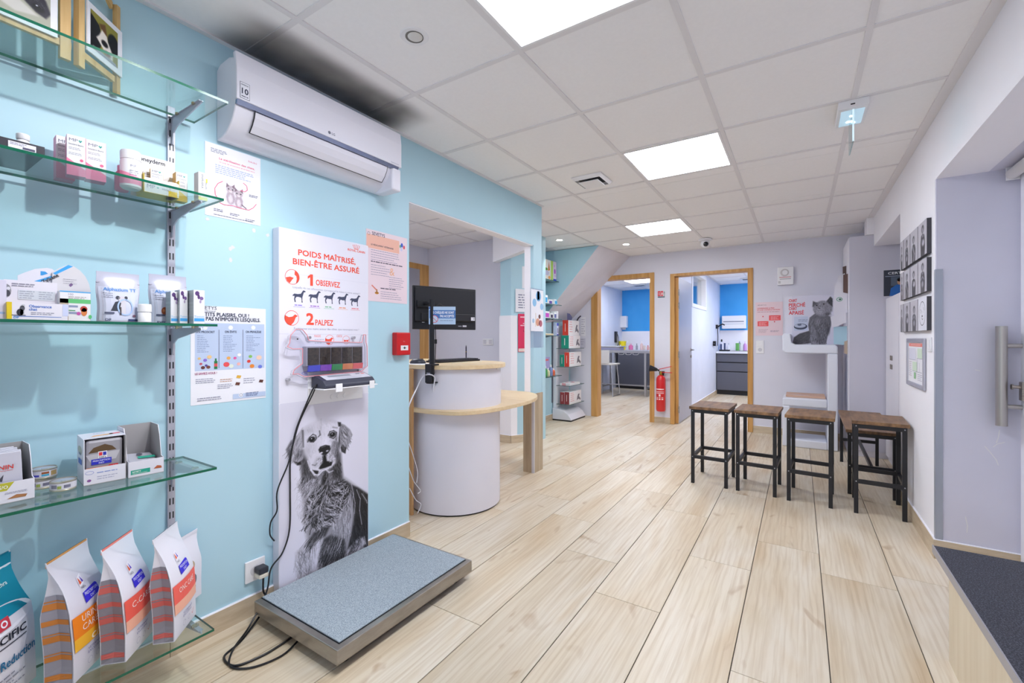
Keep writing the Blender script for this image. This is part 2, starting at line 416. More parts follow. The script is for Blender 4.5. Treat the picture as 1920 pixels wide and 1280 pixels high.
# ---- plank tiles: 0.295 x 1.2 m, every row shifted as in the photograph
OFF = {0: 0.259, 1: 1.045, 2: 0.741, 3: 0.143, 4: 0.541, 5: 0.308, 6: 0.476, -1: 0.535, -2: 0.114, -3: 0.85, -4: 0.45, -5: 0.06, -6: 0.66, -7: 1.0, -8: 0.3, -9: 0.7, 7: 0.9, 8: 0.2}
PW, X0P = 0.2953, -1.387
full = None
for i in range(-9, 8):
    xa = X0P + i * PW + 0.0018; xb = X0P + (i + 1) * PW - 0.0018
    if xa < -4.2: continue
    j = 0; y = OFF[i] - 2.4
    while y < 10.9:
        ya, yb = max(y + 0.0012, YN), min(y + 1.2 - 0.0012, 10.9)
        inside = yb > YN + 0.05
        if inside and xb < -2.2 and yb < 1.6: inside = False          # behind the left wall, out of sight
        if inside and i >= 7 and 3.3 < ya < 4.2: inside = False
        if inside:
            if abs(yb - ya - 1.1976) < 1e-4:
                if full is None:
                    full = MB().box(-(xb - xa) / 2, (xb - xa) / 2, -0.5988, 0.5988, -0.01, 0).build('plank', PLANK, floor, bevel=0.0007, seg=1); o = full
                else:
                    o = full.copy(); COL.objects.link(o)
                o.location = ((xa + xb) / 2, (ya + yb) / 2, 0)
            else:
                MB().box(xa, xb, ya, yb, -0.01, 0).build('plank', PLANK, floor, origin=((xa + xb) / 2, (ya + yb) / 2, 0))
        y += 1.2
# ---- main ceiling: tiles and rails
def grid_ceiling(name, regions, gx, gy, sx, sy, skip=(), z=ZC):
    x0 = min(r[0] for r in regions); x1 = max(r[1] for r in regions); y0 = min(r[2] for r in regions); y1 = max(r[3] for r in regions)
    b = MB()
    for r in regions: b.box(r[0], r[1], r[2], r[3], z + 0.035, z + 0.09)
    ceil = struct(b.build(name, TILEM)); whole = None
    nx0, nx1 = math.floor((x0 - gx) / sx), math.ceil((x1 - gx) / sx); ny0, ny1 = math.floor((y0 - gy) / sy), math.ceil((y1 - gy) / sy)
    for i in range(nx0, nx1):
        for j in range(ny0, ny1):
            if (i, j) in skip: continue
            cx0, cx1, cy0, cy1 = gx + i * sx, gx + (i + 1) * sx, gy + j * sy, gy + (j + 1) * sy
            for r in regions:
                a0, a1, b0, b1 = max(cx0, r[0]), min(cx1, r[1]), max(cy0, r[2]), min(cy1, r[3])
                if a1 - a0 < 0.03 or b1 - b0 < 0.03: continue
                if abs(a1 - a0 - sx) < 1e-5 and abs(b1 - b0 - sy) < 1e-5:
                    if whole is None:
                        whole = MB().box(-sx / 2 + 0.004, sx / 2 - 0.004, -sy / 2 + 0.004, sy / 2 - 0.004, 0.004, 0.02).build('ceiling_tile', TILEM, ceil); o = whole
                    else: o = whole.copy(); COL.objects.link(o)
                    o.location = ((a0 + a1) / 2, (b0 + b1) / 2, z)
                else:
                    MB().box(a0 + 0.002, a1 - 0.002, b0 + 0.002, b1 - 0.002, z + 0.004, z + 0.02).build('ceiling_tile', TILEM, ceil, origin=((a0 + a1) / 2, (b0 + b1) / 2, z))
    for i in range(nx0, nx1 + 1):
        x = gx + i * sx
        for r in regions:
            if r[0] + 0.02 < x < r[1] - 0.02:
                MB().box(x - 0.012, x + 0.012, r[2], r[3], z - 0.001, z + 0.0045).build('ceiling_rail', RAILM, ceil, origin=(x, (r[2] + r[3]) / 2, z))
    for j in range(ny0, ny1 + 1):
        y = gy + j * sy
        for r in regions:
            if r[2] + 0.02 < y < r[3] - 0.02:
                MB().box(r[0], r[1], y - 0.012, y + 0.012, z - 0.0006, z + 0.0045).build('ceiling_rail', RAILM, ceil, origin=((r[0] + r[1]) / 2, y, z))
    return ceil
GX, GY, SX, SY = -1.57, 0.961, 0.5985, 0.6036
LIGHTS = [(1, 0), (1, 3), (0, 6)]
ceiling = grid_ceiling('ceiling', [(XL, XR, YN, 3.515), (-2.86, XR, 3.515, 4.46), (-3.0, XR, 4.46, YB)], GX, GY, SX, SY, LIGHTS)
def ceiling_light(x0, x1, y0, y1, z, label, group='square LED panels in the ceiling'):
    t = thing('ceiling_light', label, 'light', ((x0 + x1) / 2, (y0 + y1) / 2, z), group=group); w, h = (x1 - x0) / 2, (y1 - y0) / 2; f = 0.012
    b = MB()
    b.box(-w, w, -h, -h + f, -0.002, 0.03); b.box(-w, w, h - f, h, -0.002, 0.03); b.box(-w, -w + f, -h + f, h - f, -0.002, 0.03); b.box(w - f, w, -h + f, h - f, -0.002, 0.03)
    local(b.build('frame', WHITE), t)
    local(MB().box(-w + f, w - f, -h + f, h - f, 0.001, 0.02).build('diffuser', LAMP), t); return t
for (i, j), lb in zip(LIGHTS, ['large bright square ceiling panel nearest the camera, cut by the picture top', 'bright square ceiling panel in the middle of the ceiling beside the air vent', 'farthest small-looking bright square ceiling panel near the back wall', None]):
    if lb: ceiling_light(GX + i * SX + 0.013, GX + (i + 1) * SX - 0.013, GY + j * SY + 0.013, GY + (j + 1) * SY - 0.013, ZC, lb)
# edge trims under the ceiling
def trim(n, box, m=RAILM): return struct(MB().box(*box).build('trim_%d' % n, m))
trim(1, (XL, XL + 0.024, YN, 3.515, ZC - 0.004, ZC + 0.004)); trim(2, (XR - 0.045, XR, YN, YB, ZC - 0.003, ZC + 0.004)); trim(3, (-2.2, XR - 0.05, YB - 0.024, YB, ZC - 0.004, ZC + 0.004))
# dark strip over the air conditioner: sooty dirt with the shade there painted in
def soot_shade_mat():
    m = bpy.data.materials.new('soot_shade'); m.use_nodes = True; N, K = nodes(m); b = N['Principled BSDF']; b.inputs['Base Color'].default_value = (0.03, 0.03, 0.033, 1); b.inputs['Roughness'].default_value = 1
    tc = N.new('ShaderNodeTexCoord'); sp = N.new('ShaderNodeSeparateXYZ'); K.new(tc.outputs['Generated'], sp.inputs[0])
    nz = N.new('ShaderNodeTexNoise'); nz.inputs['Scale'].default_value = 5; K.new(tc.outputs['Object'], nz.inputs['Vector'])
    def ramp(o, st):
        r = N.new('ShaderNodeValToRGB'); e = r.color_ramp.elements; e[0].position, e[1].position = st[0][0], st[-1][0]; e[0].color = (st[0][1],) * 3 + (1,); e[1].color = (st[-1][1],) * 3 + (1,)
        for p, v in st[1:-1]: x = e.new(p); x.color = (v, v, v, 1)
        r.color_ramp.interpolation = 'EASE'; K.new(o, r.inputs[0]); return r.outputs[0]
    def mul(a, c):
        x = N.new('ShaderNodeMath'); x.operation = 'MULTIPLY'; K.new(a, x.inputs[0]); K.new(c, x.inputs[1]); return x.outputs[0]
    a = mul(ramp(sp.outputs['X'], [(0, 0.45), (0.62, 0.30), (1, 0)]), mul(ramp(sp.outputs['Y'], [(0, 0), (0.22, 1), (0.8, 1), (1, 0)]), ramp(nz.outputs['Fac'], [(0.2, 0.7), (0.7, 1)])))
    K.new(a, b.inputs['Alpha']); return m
MB().box(XL + 0.02, XL + 0.33, 0.76, 1.84, ZC - 0.0022, ZC - 0.0018).build('soot_shade_stain', soot_shade_mat(), ceiling)
# ---- left wall with the reception opening
OPN = onX(767, 700, XL).y; OPF = 3.37; XLI = -2.035
wall('wall_left', [(XLI, XL, YN, OPN, 0, ZC + 0.03), (XLI, XL, OPN, OPF, 1.985, ZC + 0.03)], TEAL)
# white underside and teal column at the far end of the opening
col = struct(MB().box(XLI, XL, OPF, 3.515, 0, ZC + 0.03).build('wall_left_end', TEAL))
struct(MB().box(XLI - 0.004, XL - 0.004, OPN, OPF - 0.004, 1.979, 1.985).box(XLI - 0.004, XL - 0.03, OPF - 0.005, OPF - 0.0005, 0.69, 1.985).build('trim_4', WHITEP))
CLAD = grain('plank_cladding', 'a8957c', 'c4b399', (9, 9, 0.9), 2.0, 0.45, 6)
cl = struct(MB().box(XLI - 0.012, XL - 0.012, OPF - 0.014, OPF - 0.0005, 0, 0.69).box(XL + 0.0005, XL + 0.012, OPF + 0.001, 3.516, 0, 0.69).build('trim_5', CLAD))
struct(MB().box(XL - 0.0115, XL + 0.012, OPF - 0.014, OPF + 0.0005, 0, 0.69).build('trim_6', mat('corner_bead', 'c9c7cf', 0.4)))
def skirting(name, p0, p1, h=0.085, t=0.01, m=None):
    """a run of tile skirting from p0 to p1, on the left-hand side of the direction of travel"""
    p0, p1 = Vector((*p0, 0)), Vector((*p1, 0)); d = (p1 - p0).normalized(); n = Vector((-d.y, d.x, 0)) * t
    b = MB(); L = (p1 - p0).length; k = 0.0
    while k < L - 1e-6:
        q = min(L, k + 0.6); a, c = p0 + d * (k + 0.001), p0 + d * (q - 0.001)
        b.hexa([a, c, c + n, a + n], [x + Vector((0, 0, h)) for x in (a, c, c + n, a + n)], 0); k = q
    a, c = p0, p1
    b.hexa([x + Vector((0, 0, h)) for x in (a, c, c + n * 0.9, a + n * 0.9)], [x + Vector((0, 0, h + 0.004)) for x in (a, c, c + n * 0.7, a + n * 0.7)], 1)
    return struct(b.build(name, [m or SKIRT, WHITEP]))
skirting('baseboard_left', (XL, OPN), (XL, YN))
# ---- right wall: entrance recess, wall piece with pictures, cupboard alcove
YREC = 3.235; XD = 0.925; ZH = 2.02; YALC = 4.22; ZALC = 2.072
wall('wall_right', [(XR, XR + 0.5, YREC, YALC, 0, ZC + 0.03), (XR, XR + 0.2, YN, YREC, ZH, ZC + 0.03)], WHITEP)
wall('wall_right_header', [(XR, XR + 0.2, YALC, 5.575, ZALC, ZC + 0.03), (XR + 0.2, 1.11, YALC, 5.575, ZALC, ZALC + 0.1), (XR, 1.2, 5.575, YB + 0.1, 2.20, ZC + 0.03)], WHITEP)
wall('wall_right_alcove', [(1.11, 1.2, YALC, YB + 0.1, 0, ZC)], WHITEP)
wall('wall_right_recess', [(XD, XD + 0.1, YN, 2.0, 0, ZH + 0.1), (XR + 0.2, XD + 0.1, YN, YREC, ZH, ZH + 0.1)], PANELG)
panel = struct(MB().box(XR + 0.002, XD + 0.1, YREC - 0.012, YREC, 0.0, ZH).build('wall_right_return', PANELG))
guard = struct(MB().box(XR - 0.002, XR + 0.028, YREC - 0.016, YREC - 0.012, 0.09, onY(1760, 505, YREC).z).box(XR - 0.002, XR + 0.0, YREC - 0.012, YREC + 0.012, 0.09, onY(1760, 505, YREC).z).build('trim_7', mat('corner_guard', 'a7aebd', 0.35, 0.3)))
skirting('baseboard_right', (XR, YREC - 0.012), (XR, YALC), h=0.10)
skirting('baseboard_return', (XD, YREC - 0.012), (XR - 0.01, YREC - 0.012), h=0.10)
struct(MB().box(0.555, 0.635, 5.58, 5.76, 2.19, ZC).build('trim_8', WHITEP))          # boxed pipe over the tall cupboard
# ---- back wall with two door openings
wall('wall_back', [(-3.1, -2.60, YB, YB + 0.12, 0, ZC + 0.03), (-2.60, -1.74, YB, YB + 0.12, 2.06, ZC + 0.03), (-1.74, -1.455, YB, YB + 0.12, 0, ZC + 0.03),
                   (-1.455, -0.53, YB, YB + 0.12, 2.04, ZC + 0.03), (-0.53, 1.2, YB, YB + 0.12, 0, ZC + 0.03)], LILAC)
skirting('baseboard_back', (XR, YB), (-0.489, YB)); skirting('baseboard_pier', (-1.49, YB), (-1.706, YB))
def door_frame(n, x0, x1, zt, xi0, xi1, zi):
    root = bpy.data.objects.new('door_%d' % n, None); COL.objects.link(root); root.location = (x0, YB, 0); struct(root); root.empty_display_size = 0.05
    MB().box(x0, xi0, YB - 0.015, YB + 0.135, 0, zt).build('jamb', OAK, root, bevel=0.003)
    MB().box(xi1, x1, YB - 0.015, YB + 0.135, 0, zt).build('jamb', OAK, root, bevel=0.003)
    MB().box(xi0, xi1, YB - 0.015, YB + 0.135, zi, zt).build('lintel', OAK, root, bevel=0.003)
    return root
door_frame(1, -2.645, -1.706, 2.095, -2.545, -1.768, 2.035)
d2 = door_frame(2, -1.49, -0.489, 2.055, -1.435, -0.548, 2.018)
# open leaf of door 2, hinged on the left jamb and turned into the room behind
LEAFM = grain('grey_door_leaf', 'a5a4b0', 'abaab6', (1, 1, 1), 2.0, 0.35, 2)
leaf = MB().box(-1.432, -1.392, YB + 0.05, YB + 0.93, 0.008, 2.01).mi(1).box(-1.4325, -1.3915, YB + 0.045, YB + 0.05, 0.008, 2.01).build('leaf', [LEAFM, OAK], d2)
for z in (0.2, 0.95, 1.62, 1.8):
    h = MB().box(-1.3925, -1.381, YB + 0.02, YB + 0.05, z - 0.04, z + 0.04).cyl((-1.384, YB + 0.035, z - 0.045), (-1.384, YB + 0.035, z + 0.045), 0.007, n=8).build('hinge', STEEL, leaf)
hd = MB().cyl((-1.392, YB + 0.86, 1.0), (-1.345, YB + 0.86, 1.0), 0.011, n=10).cyl((-1.35, YB + 0.87, 1.0), (-1.35, YB + 0.74, 1.0), 0.009, n=10).cyl((-1.392, YB + 0.86, 0.90), (-1.38, YB + 0.86, 0.90), 0.022, n=14).cyl((-1.392, YB + 0.86, 1.0), (-1.386, YB + 0.86, 1.0), 0.024, n=14).build('door_handle', STEEL, leaf, smooth=True)
# ---- reception room behind the opening
wall('wall_reception_back', [(-4.24, -2.86, 4.36, 4.46, 0, ZC + 0.03)], LILAC)
wall('wall_reception_side', [(-4.24, -4.14, 1.2, 4.36, 0, ZC + 0.03), (-4.24, XLI, 1.1, 1.2, 0, ZC + 0.03)], LILAC)
grid_ceiling('ceiling_reception', [(-4.14, XLI, 1.2, 3.515), (-4.14, -2.86, 3.515, 4.36)], -3.3, 0.9, 0.5985, 0.6036, [(0, 2)])
ceiling_light(-3.3 + 0.013, -3.3 + 0.5985 - 0.013, 0.9 + 2 * 0.6036 + 0.013, 0.9 + 3 * 0.6036 - 0.013, ZC, 'bright ceiling panel in the reception room, just showing past the blue wall edge')
# pillar with a bevelled teal face, its white stripe and the boxing above it
struct(MB().prism([(-2.86, 4.46, 0), (-2.86, 4.19, 0), (-2.715, 4.19, 0), (-2.51, 4.54, 0), (-2.51, 4.62, 0)], (0, 0, ZC + 0.02)).build('wall_pillar', TEAL))
struct(MB().box(-2.87, -2.712, 4.184, 4.19, 0.0, 1.43).hexa([(-2.712, 4.184, 0), (-2.672, 4.252, 0), (-2.677, 4.256, 0), (-2.716, 4.19, 0)], [(-2.712, 4.184, 1.43), (-2.672, 4.252, 1.43), (-2.677, 4.256, 1.43), (-2.716, 4.19, 1.43)]).build('trim_9', WHITEP))
struct(MB().hexa([(-2.9, 4.10, 2.03), (-2.45, 4.10, 2.13), (-2.45, 4.188, 2.13), (-2.9, 4.188, 2.03)], [(-2.9, 4.10, ZC), (-2.45, 4.10, ZC), (-2.45, 4.188, ZC), (-2.9, 4.188, ZC)]).build('trim_10', WHITEP))
skirting('baseboard_pillar', (-2.51, 4.54), (-2.715, 4.184)); skirting('baseboard_pillar_side', (-2.715, 4.184), (-2.87, 4.184)); skirting('baseboard_reception', (-2.87, 4.36), (-4.14, 4.36))
fr = bpy.data.objects.new('door_3', None); COL.objects.link(fr); fr.location = (-4.14, 3.0, 0); struct(fr); fr.empty_display_size = 0.05
ja, jb, jt = onX(786, 600, -4.14).y, onX(802, 600, -4.14).y, onX(802, 498, -4.14).z
MB().box(-4.15, -4.12, ja, jb, 0, jt).build('jamb', OAK, fr, bevel=0.003); MB().box(-4.15, -4.12, jb - 1.05, jb - 1.05 + 0.07, 0, jt).build('jamb', OAK, fr, bevel=0.003)
MB().box(-4.15, -4.12, jb - 1.05 + 0.07, ja, jt - 0.07, jt).build('lintel', OAK, fr, bevel=0.003)
MB().box(-4.145, -4.13, jb - 0.98, ja, 0.005, jt - 0.07).build('leaf', LEAFM, fr)
# ---- stair alcove: teal wall, sloping underside of the stairs
XA = -3.0
wall('wall_alcove', [(XA - 0.1, XA, 4.46, YB + 0.1, 0, ZC + 0.03), (XA - 0.1, -2.53, 4.56, 4.61, 0, ZC + 0.03)], TEAL)
skirting('baseboard_alcove', (XA, YB), (XA, 4.6))
SOFF = grain('soffit_paint', 'd2cfd8', 'd8d5de', (1, 1, 1), 3.0, 0.6, 2)
struct(MB().hexa([(XA, 5.36, 1.385), (XA, YB, 1.44), (XA, YB, 1.44), (XA, 5.36, 1.385)], [(-2.14, 5.36, ZC), (-2.05, YB, ZC), (XA, YB, ZC), (XA, 5.36, ZC)]).build('stair_soffit', SOFF)).name = 'ceiling_stair'
struct(MB().prism([(XA, 5.357, 1.385), (-2.143, 5.357, ZC - 0.001), (XA, 5.357, ZC - 0.001)], (0, 0.0015, 0)).build('wall_stair', TEAL))
# ---- examination rooms beyond the two doors
YE = 10.78
wall('wall_exam_back', [(-3.8, 1.3, YE, YE + 0.1, 0, 2.45)], BLUE)
struct(MB().box(-3.7, 1.2, YE - 0.008, YE, 0.9, 1.35).build('trim_11', WHITEP))
wall('wall_exam_left', [(-3.8, -3.7, YB + 0.12, YE, 0, 2.45), (-3.7, -3.1, YB + 0.12, YB + 0.2, 0, 2.45)], EXAMW)
wy0, wy1 = 7.75, 8.95; wz0, wz1 = 1.75, 2.26; XP0, XP1 = -1.60, -1.48
wall('wall_exam_partition', [(XP0, XP1, YB + 0.12, wy0, 0, 2.45), (XP0, XP1, wy1, YE, 0, 2.45), (XP0, XP1, wy0, wy1, 0, wz0), (XP0, XP1, wy0, wy1, wz1, 2.45)], EXAMW)
wall('wall_exam_right', [(1.2, 1.3, YB + 0.12, YE, 0, 2.45)], EXAMW)
win = bpy.data.objects.new('window_1', None); COL.objects.link(win); struct(win); win.location = (XP1, wy0, wz0); win.empty_display_size = 0.05
b = MB(); t = 0.06
for (a0, a1, c0, c1) in ((wy0 - t, wy1 + t, wz0 - t, wz0 + 0.004), (wy0 - t, wy1 + t, wz1 - 0.004, wz1 + t), (wy0 - t, wy0 + 0.004, wz0, wz1), (wy1 - 0.004, wy1 + t, wz0, wz1)): b.box(XP0 - 0.01, XP1 + 0.015, a0, a1, c0, c1)
b.build('window_frame', WHITE, win, bevel=0.004)
MB().box(XP0 + 0.05, XP0 + 0.056, wy0, wy1, wz0, wz1).build('window_pane', PANE, win)
grid_ceiling('ceiling_exam_left', [(-3.7, XP0, YB + 0.12, YE)], -3.65, 6.5, 0.6, 0.6, [(1, 4), (2, 1)])
grid_ceiling('ceiling_exam_right', [(XP1, 1.2, YB + 0.12, YE)], -1.45, 6.5, 0.6, 0.6, [(2, 1), (2, 5), (1, 3)])
for k, (x, y, lb) in enumerate([(-3.05, 8.9, 'bright ceiling panel inside the left examination room'), (-2.45, 7.1, 'ceiling panel in the left examination room, hidden above its door'),
                  (-0.25, 7.1, 'ceiling panel in the right examination room, hidden above its door'), (-0.25, 9.5, 'ceiling panel in the right examination room, hidden by the door jamb'), (-0.85, 8.3, 'ceiling panel in the right examination room, hidden above its lintel')]):
    ceiling_light(x + 0.013, x + 0.587, y + 0.013, y + 0.587, ZC, lb, 'square LED panels in the examination rooms')
skirting('baseboard_exam', (XP1, YB + 0.2), (XP1, YE), t=-0.010)
# ---- entrance door in the recess (white leaf seen edge-on)
DW = mat('white_door', 'e4e4ee', 0.35)
d4 = bpy.data.objects.new('door_4', None); COL.objects.link(d4); struct(d4); d4.location = (XD, 3.2, 0); d4.empty_display_size = 0.05
MB().box(XD - 0.004, XD + 0.06, 3.2, YREC - 0.013, 0, ZH).build('jamb', DW, d4, bevel=0.003)
lf = MB().box(XD - 0.012, XD + 0.04, 2.10, 3.198, 0.01, ZH - 0.01).build('leaf', DW, d4, bevel=0.004)
# ================================================================ things on the left wall
def sheet_on_left(px0, px1, pyt, pyb, label, cat='poster', name='poster', m=PAPER, th=0.0012, X0=XL, corners=None):
    """a sheet of paper on the blue wall; the four numbers are where its edges show in the photograph"""
    a = onX(px0, (pyt[0] + pyb[0]) / 2, X0).y; b = onX(px1, (pyt[1] + pyb[1]) / 2, X0).y
    zt = (onX(px0, pyt[0], X0).z + onX(px1, pyt[1], X0).z) / 2; zb = (onX(px0, pyb[0], X0).z + onX(px1, pyb[1], X0).z) / 2
    t = thing(name, label, cat, (X0, (a + b) / 2, zb))
    n = 10; mb = MB()                       # a slightly wavy sheet
    for k in range(n):
        y0, y1 = a + (b - a) * k / n, a + (b - a) * (k + 1) / n
        mb.hexa([(X0 + 0.0004, y0, zb), (X0 + 0.0004 + th, y0, zb), (X0 + 0.0004 + th, y1, zb), (X0 + 0.0004, y1, zb)],
                [(X0 + 0.0004, y0, zt), (X0 + 0.0004 + th, y0, zt), (X0 + 0.0004 + th, y1, zt), (X0 + 0.0004, y1, zt)])
    mb.build('sheet', m, t)
    P = Print((X0 + 0.0004 + th, a, zb), (0, 1, 0), (0, 0, 1), (1, 0, 0)); P.w = b - a; P.h = zt - zb
    def at(px, py):
        q = onX(px, py, X0); return (q.y - a, q.z - zb)
    P.px = at; return t, P
def ptext(P, txt, p0, p1, caph, h, bold=0.0):
    """one line of lettering between two points of the photograph; caph in pixels of the photograph"""
    a0, b0 = P.px(*p0); a1, b1 = P.px(*p1); c = abs(P.px(p0[0], p0[1] - caph)[1] - b0)
    P.text(txt, a0, b0, c, h, w=a1 - a0, bold=bold, rot=0.0)
def prect(P, x0, y0, x1, y1, h):
    a0, b0 = P.px(x0, y1); a1, b1 = P.px(x1, y0); P.rect(a0, min(b0, b1), a1, max(b0, b1), h)
NAVY, CORAL, SALMON = '2b3350', 'ee5a3c', 'f0837c'
# ---- poster about neutering cats
t, P = sheet_on_left(384, 488, (266, 296), (404, 422), 'white sheet with two kittens and pink line, under the air conditioner on the wall')
P.greek(0.02, P.h - 0.022, 0.06, 3, 0.006, 0.003, '8d8fa6', seed=3)
P.text('hkiki', P.w - 0.05, P.h - 0.03, 0.008, 'e07f9a', w=0.034)
P.text('La stérilisation des chats,', 0.05, P.h - 0.056, 0.0085, 'e0567f', w=0.138, bold=0.0004)
P.text('un acte de protection & de bien-être', 0.05, P.h - 0.068, 0.0055, 'e0567f', w=0.138)
P.greek(0.036, P.h - 0.082, 0.155, 5, 0.0075, 0.003, '9fb0dc', seed=4)
K = Paint(90, 100, (0.90, 0.89, 0.94))
for cx, cy, s_, hd in ((0.36, 0.46, 1.0, 0.2), (0.68, 0.55, 0.95, 0.25)):
    K.ell(cx, cy + 0.22, 0.20 * s_, 0.30 * s_, (0.68, 0.61, 0.66), 0.3); K.ell(cx, cy + 0.26, 0.11 * s_, 0.2 * s_, (0.84, 0.80, 0.83), 0.5)
    K.ell(cx, cy - 0.08, 0.19 * s_, 0.17 * s_, (0.72, 0.66, 0.70), 0.3)
    for e in (-1, 1):
        K.poly([(cx + e * 0.17, cy - 0.12), (cx + e * 0.15, cy - 0.30), (cx + e * 0.04, cy - 0.2)], (0.5, 0.42, 0.47), 0.02)
        K.ell(cx + e * 0.075, cy - 0.09, 0.035, 0.03, (0.12, 0.10, 0.12), 0.4); K.ell(cx + e * 0.07, cy - 0.1, 0.01, 0.01, 0.95, 0.6)
    K.ell(cx, cy - 0.01, 0.07, 0.05, (0.88, 0.84, 0.86), 0.5); K.ell(cx, cy - 0.03, 0.018, 0.014, (0.75, 0.5, 0.55), 0.4)
    K.fur([(cx - 0.2, cy - 0.2), (cx + 0.2, cy - 0.2), (cx + 0.2, cy + 0.48), (cx - 0.2, cy + 0.48)], 160, 0.05, 80, 30, (0.35, 0.8), 0.007, seed=int(cx * 100), op=0.5, rel=0.18)
K.stroke([(0.80, 0.85), (0.97, 0.95)], 0.03, (0.4, 0.33, 0.38))
K.build('picture', (XL + 0.0026, onX(414, 388, XL).y, onX(437, 388, XL).z), (0, onX(462, 388, XL).y - onX(414, 388, XL).y, 0), (0, 0, onX(437, 338, XL).z - onX(437, 388, XL).z), t)
P.build(t, 'lettering'); P.mb = MB(); P.mats = []; P.up(3)
for lp in (((417, 340), (408, 344), (402, 353), (403, 365), (410, 375)), ((411, 380), (420, 384), (437, 386), (452, 391), (466, 394), (474, 390), (480, 383)), ((455, 343), (462, 349), (463, 357), (458, 360), (450, 357))):
    P.line([P.px(*q) for q in lp], 0.0024, 'e0567f'); P.build(t, 'pink_line'); P.mb = MB(); P.mats = []
for a_ in ((0.03, 0.03), (0.09, 0.025), (0.15, 0.015), (0.165, 0.12)): P.greek(a_[0], a_[1], 0.04, 2, 0.006, 0.0025, '6d6a86', seed=int(a_[0] * 999))
P.greek(0.03, 0.008, 0.15, 1, 0.006, 0.0022, '6d6a86'); P.build(t)
# ---- poster about titbits, white with a pale blue panel
t, P = sheet_on_left(357, 498, (566, 584), (762, 744), 'large white poster about treats, with pale blue panel and food drawings')
prect(P, 365, 608, 495, 696, 'bccbe6'); P.up()
ptext(P, 'SEVETYS', (366, 579), (406, 580), 7, NAVY); P.greek(*P.px(378, 583), 0.05, 1, 0.004, 0.002, '6d7086')
ptext(P, 'PETITS PLAISIRS, OUI !', (373, 592), (466, 592), 7.5, NAVY, 0.0008); ptext(P, 'MAIS PAS N’IMPORTE LESQUELS.', (362, 600), (487, 600), 7.5, NAVY, 0.0008)
for x0, x1, s_ in ((366, 402, 'ON PROSCRIT'), (421, 443, 'ON ÉVITE'), (460, 489, 'ON PRIVILÉGIE')):
    ptext(P, s_, (x0, 624), (x1, 624), 4.2, NAVY, 0.0004); a_, b_ = P.px((x0 + x1) / 2, 614); P.ell(a_, b_, 0.009, 0.009, 'e8ecf6', 14)
P.greek(*P.px(369, 630), 0.05, 10, 0.0069, 0.002, '7f8fb4', 0.6, seed=2); P.greek(*P.px(418, 630), 0.055, 10, 0.0069, 0.002, '7f8fb4', 0.6, seed=5); P.greek(*P.px(461, 630), 0.058, 10, 0.0069, 0.002, '7f8fb4', 0.6, seed=6)
for x in (410, 455): P.line([P.px(x, 618), P.px(x, 690)], 0.0015, NAVY)
P.up()
for x, y, r, h in ((373, 672, 2.6, 'd8b77a'), (384, 675, 3.2, '8a6fd0'), (392, 669, 4, 'e8c38a'), (376, 682, 2.5, 'c05a6a'), (386, 685, 2.5, '5d4a9a'), (380, 689, 3.5, '6b3d3a'), (390, 688, 3.5, '7a4a40'), (428, 671, 3.5, 'e6a85a'), (424, 683, 5.5, 'e5555a'),
                    (433, 686, 4.5, 'dfe6d8'), (440, 671, 3, 'dc5fa0'), (447, 682, 3.5, 'f2b7b0'), (448, 665, 3.5, 'f4f0ee'), (469, 668, 3.6, '8cc46a'), (466, 677, 3.6, 'd9483f'), (485, 670, 5.5, 'f0cdb8'), (472, 686, 4.6, 'e58a3a'), (487, 687, 4.2, '6f7fd8')):
    a_, b_ = P.px(x, y); P.ell(a_, b_, r * 0.0021, r * 0.0018, h, 12)
a_, b_ = P.px(404, 683); P.rect(a_ - 0.006, b_ - 0.018, a_ + 0.006, b_ + 0.014, '2e7a4a'); P.rect(a_ - 0.003, b_ + 0.014, a_ + 0.003, b_ + 0.024, '2e7a4a'); P.up(); P.rect(a_ - 0.006, b_ - 0.008, a_ + 0.006, b_ + 0.004, 'd85a5a')
ptext(P, 'LE SAVIEZ-VOUS ?', (365, 703), (406, 700), 4.4, 'a8487a', 0.0003)
P.greek(*P.px(366, 712), 0.07, 3, 0.007, 0.0022, '8d8fa6', seed=9); P.greek(*P.px(412, 712), 0.055, 2, 0.008, 0.0022, 'c0885a', seed=10); P.greek(*P.px(407, 722), 0.06, 3, 0.007, 0.0022, '8d8fa6', seed=11); P.greek(*P.px(456, 710), 0.05, 3, 0.009, 0.0022, '8d8fa6', seed=12)
for x, y, h in ((447, 706, 'e0b04a'), (445, 719, '6b3f34'), (489, 714, '5a332c')):
    a_, b_ = P.px(x, y); P.poly([(a_ - 0.010, b_ - 0.004), (a_ + 0.006, b_ - 0.007), (a_ + 0.010, b_ + 0.004), (a_ - 0.006, b_ + 0.007)], h)
prect(P, 436, 733, 497, 748, 'bccbe6'); P.up(); a_, b_ = P.px(451, 740); P.ell(a_, b_, 0.009, 0.009, 'eef0f8', 14); P.up(); P.ring(a_, b_, 0.006, 0.006, 0.0012, NAVY, 12)
P.greek(*P.px(460, 737), 0.055, 3, 0.006, 0.0025, '55608c', seed=14); P.greek(*P.px(369, 748), 0.115, 2, 0.008, 0.0025, '8d8fa6', seed=15); P.build(t)
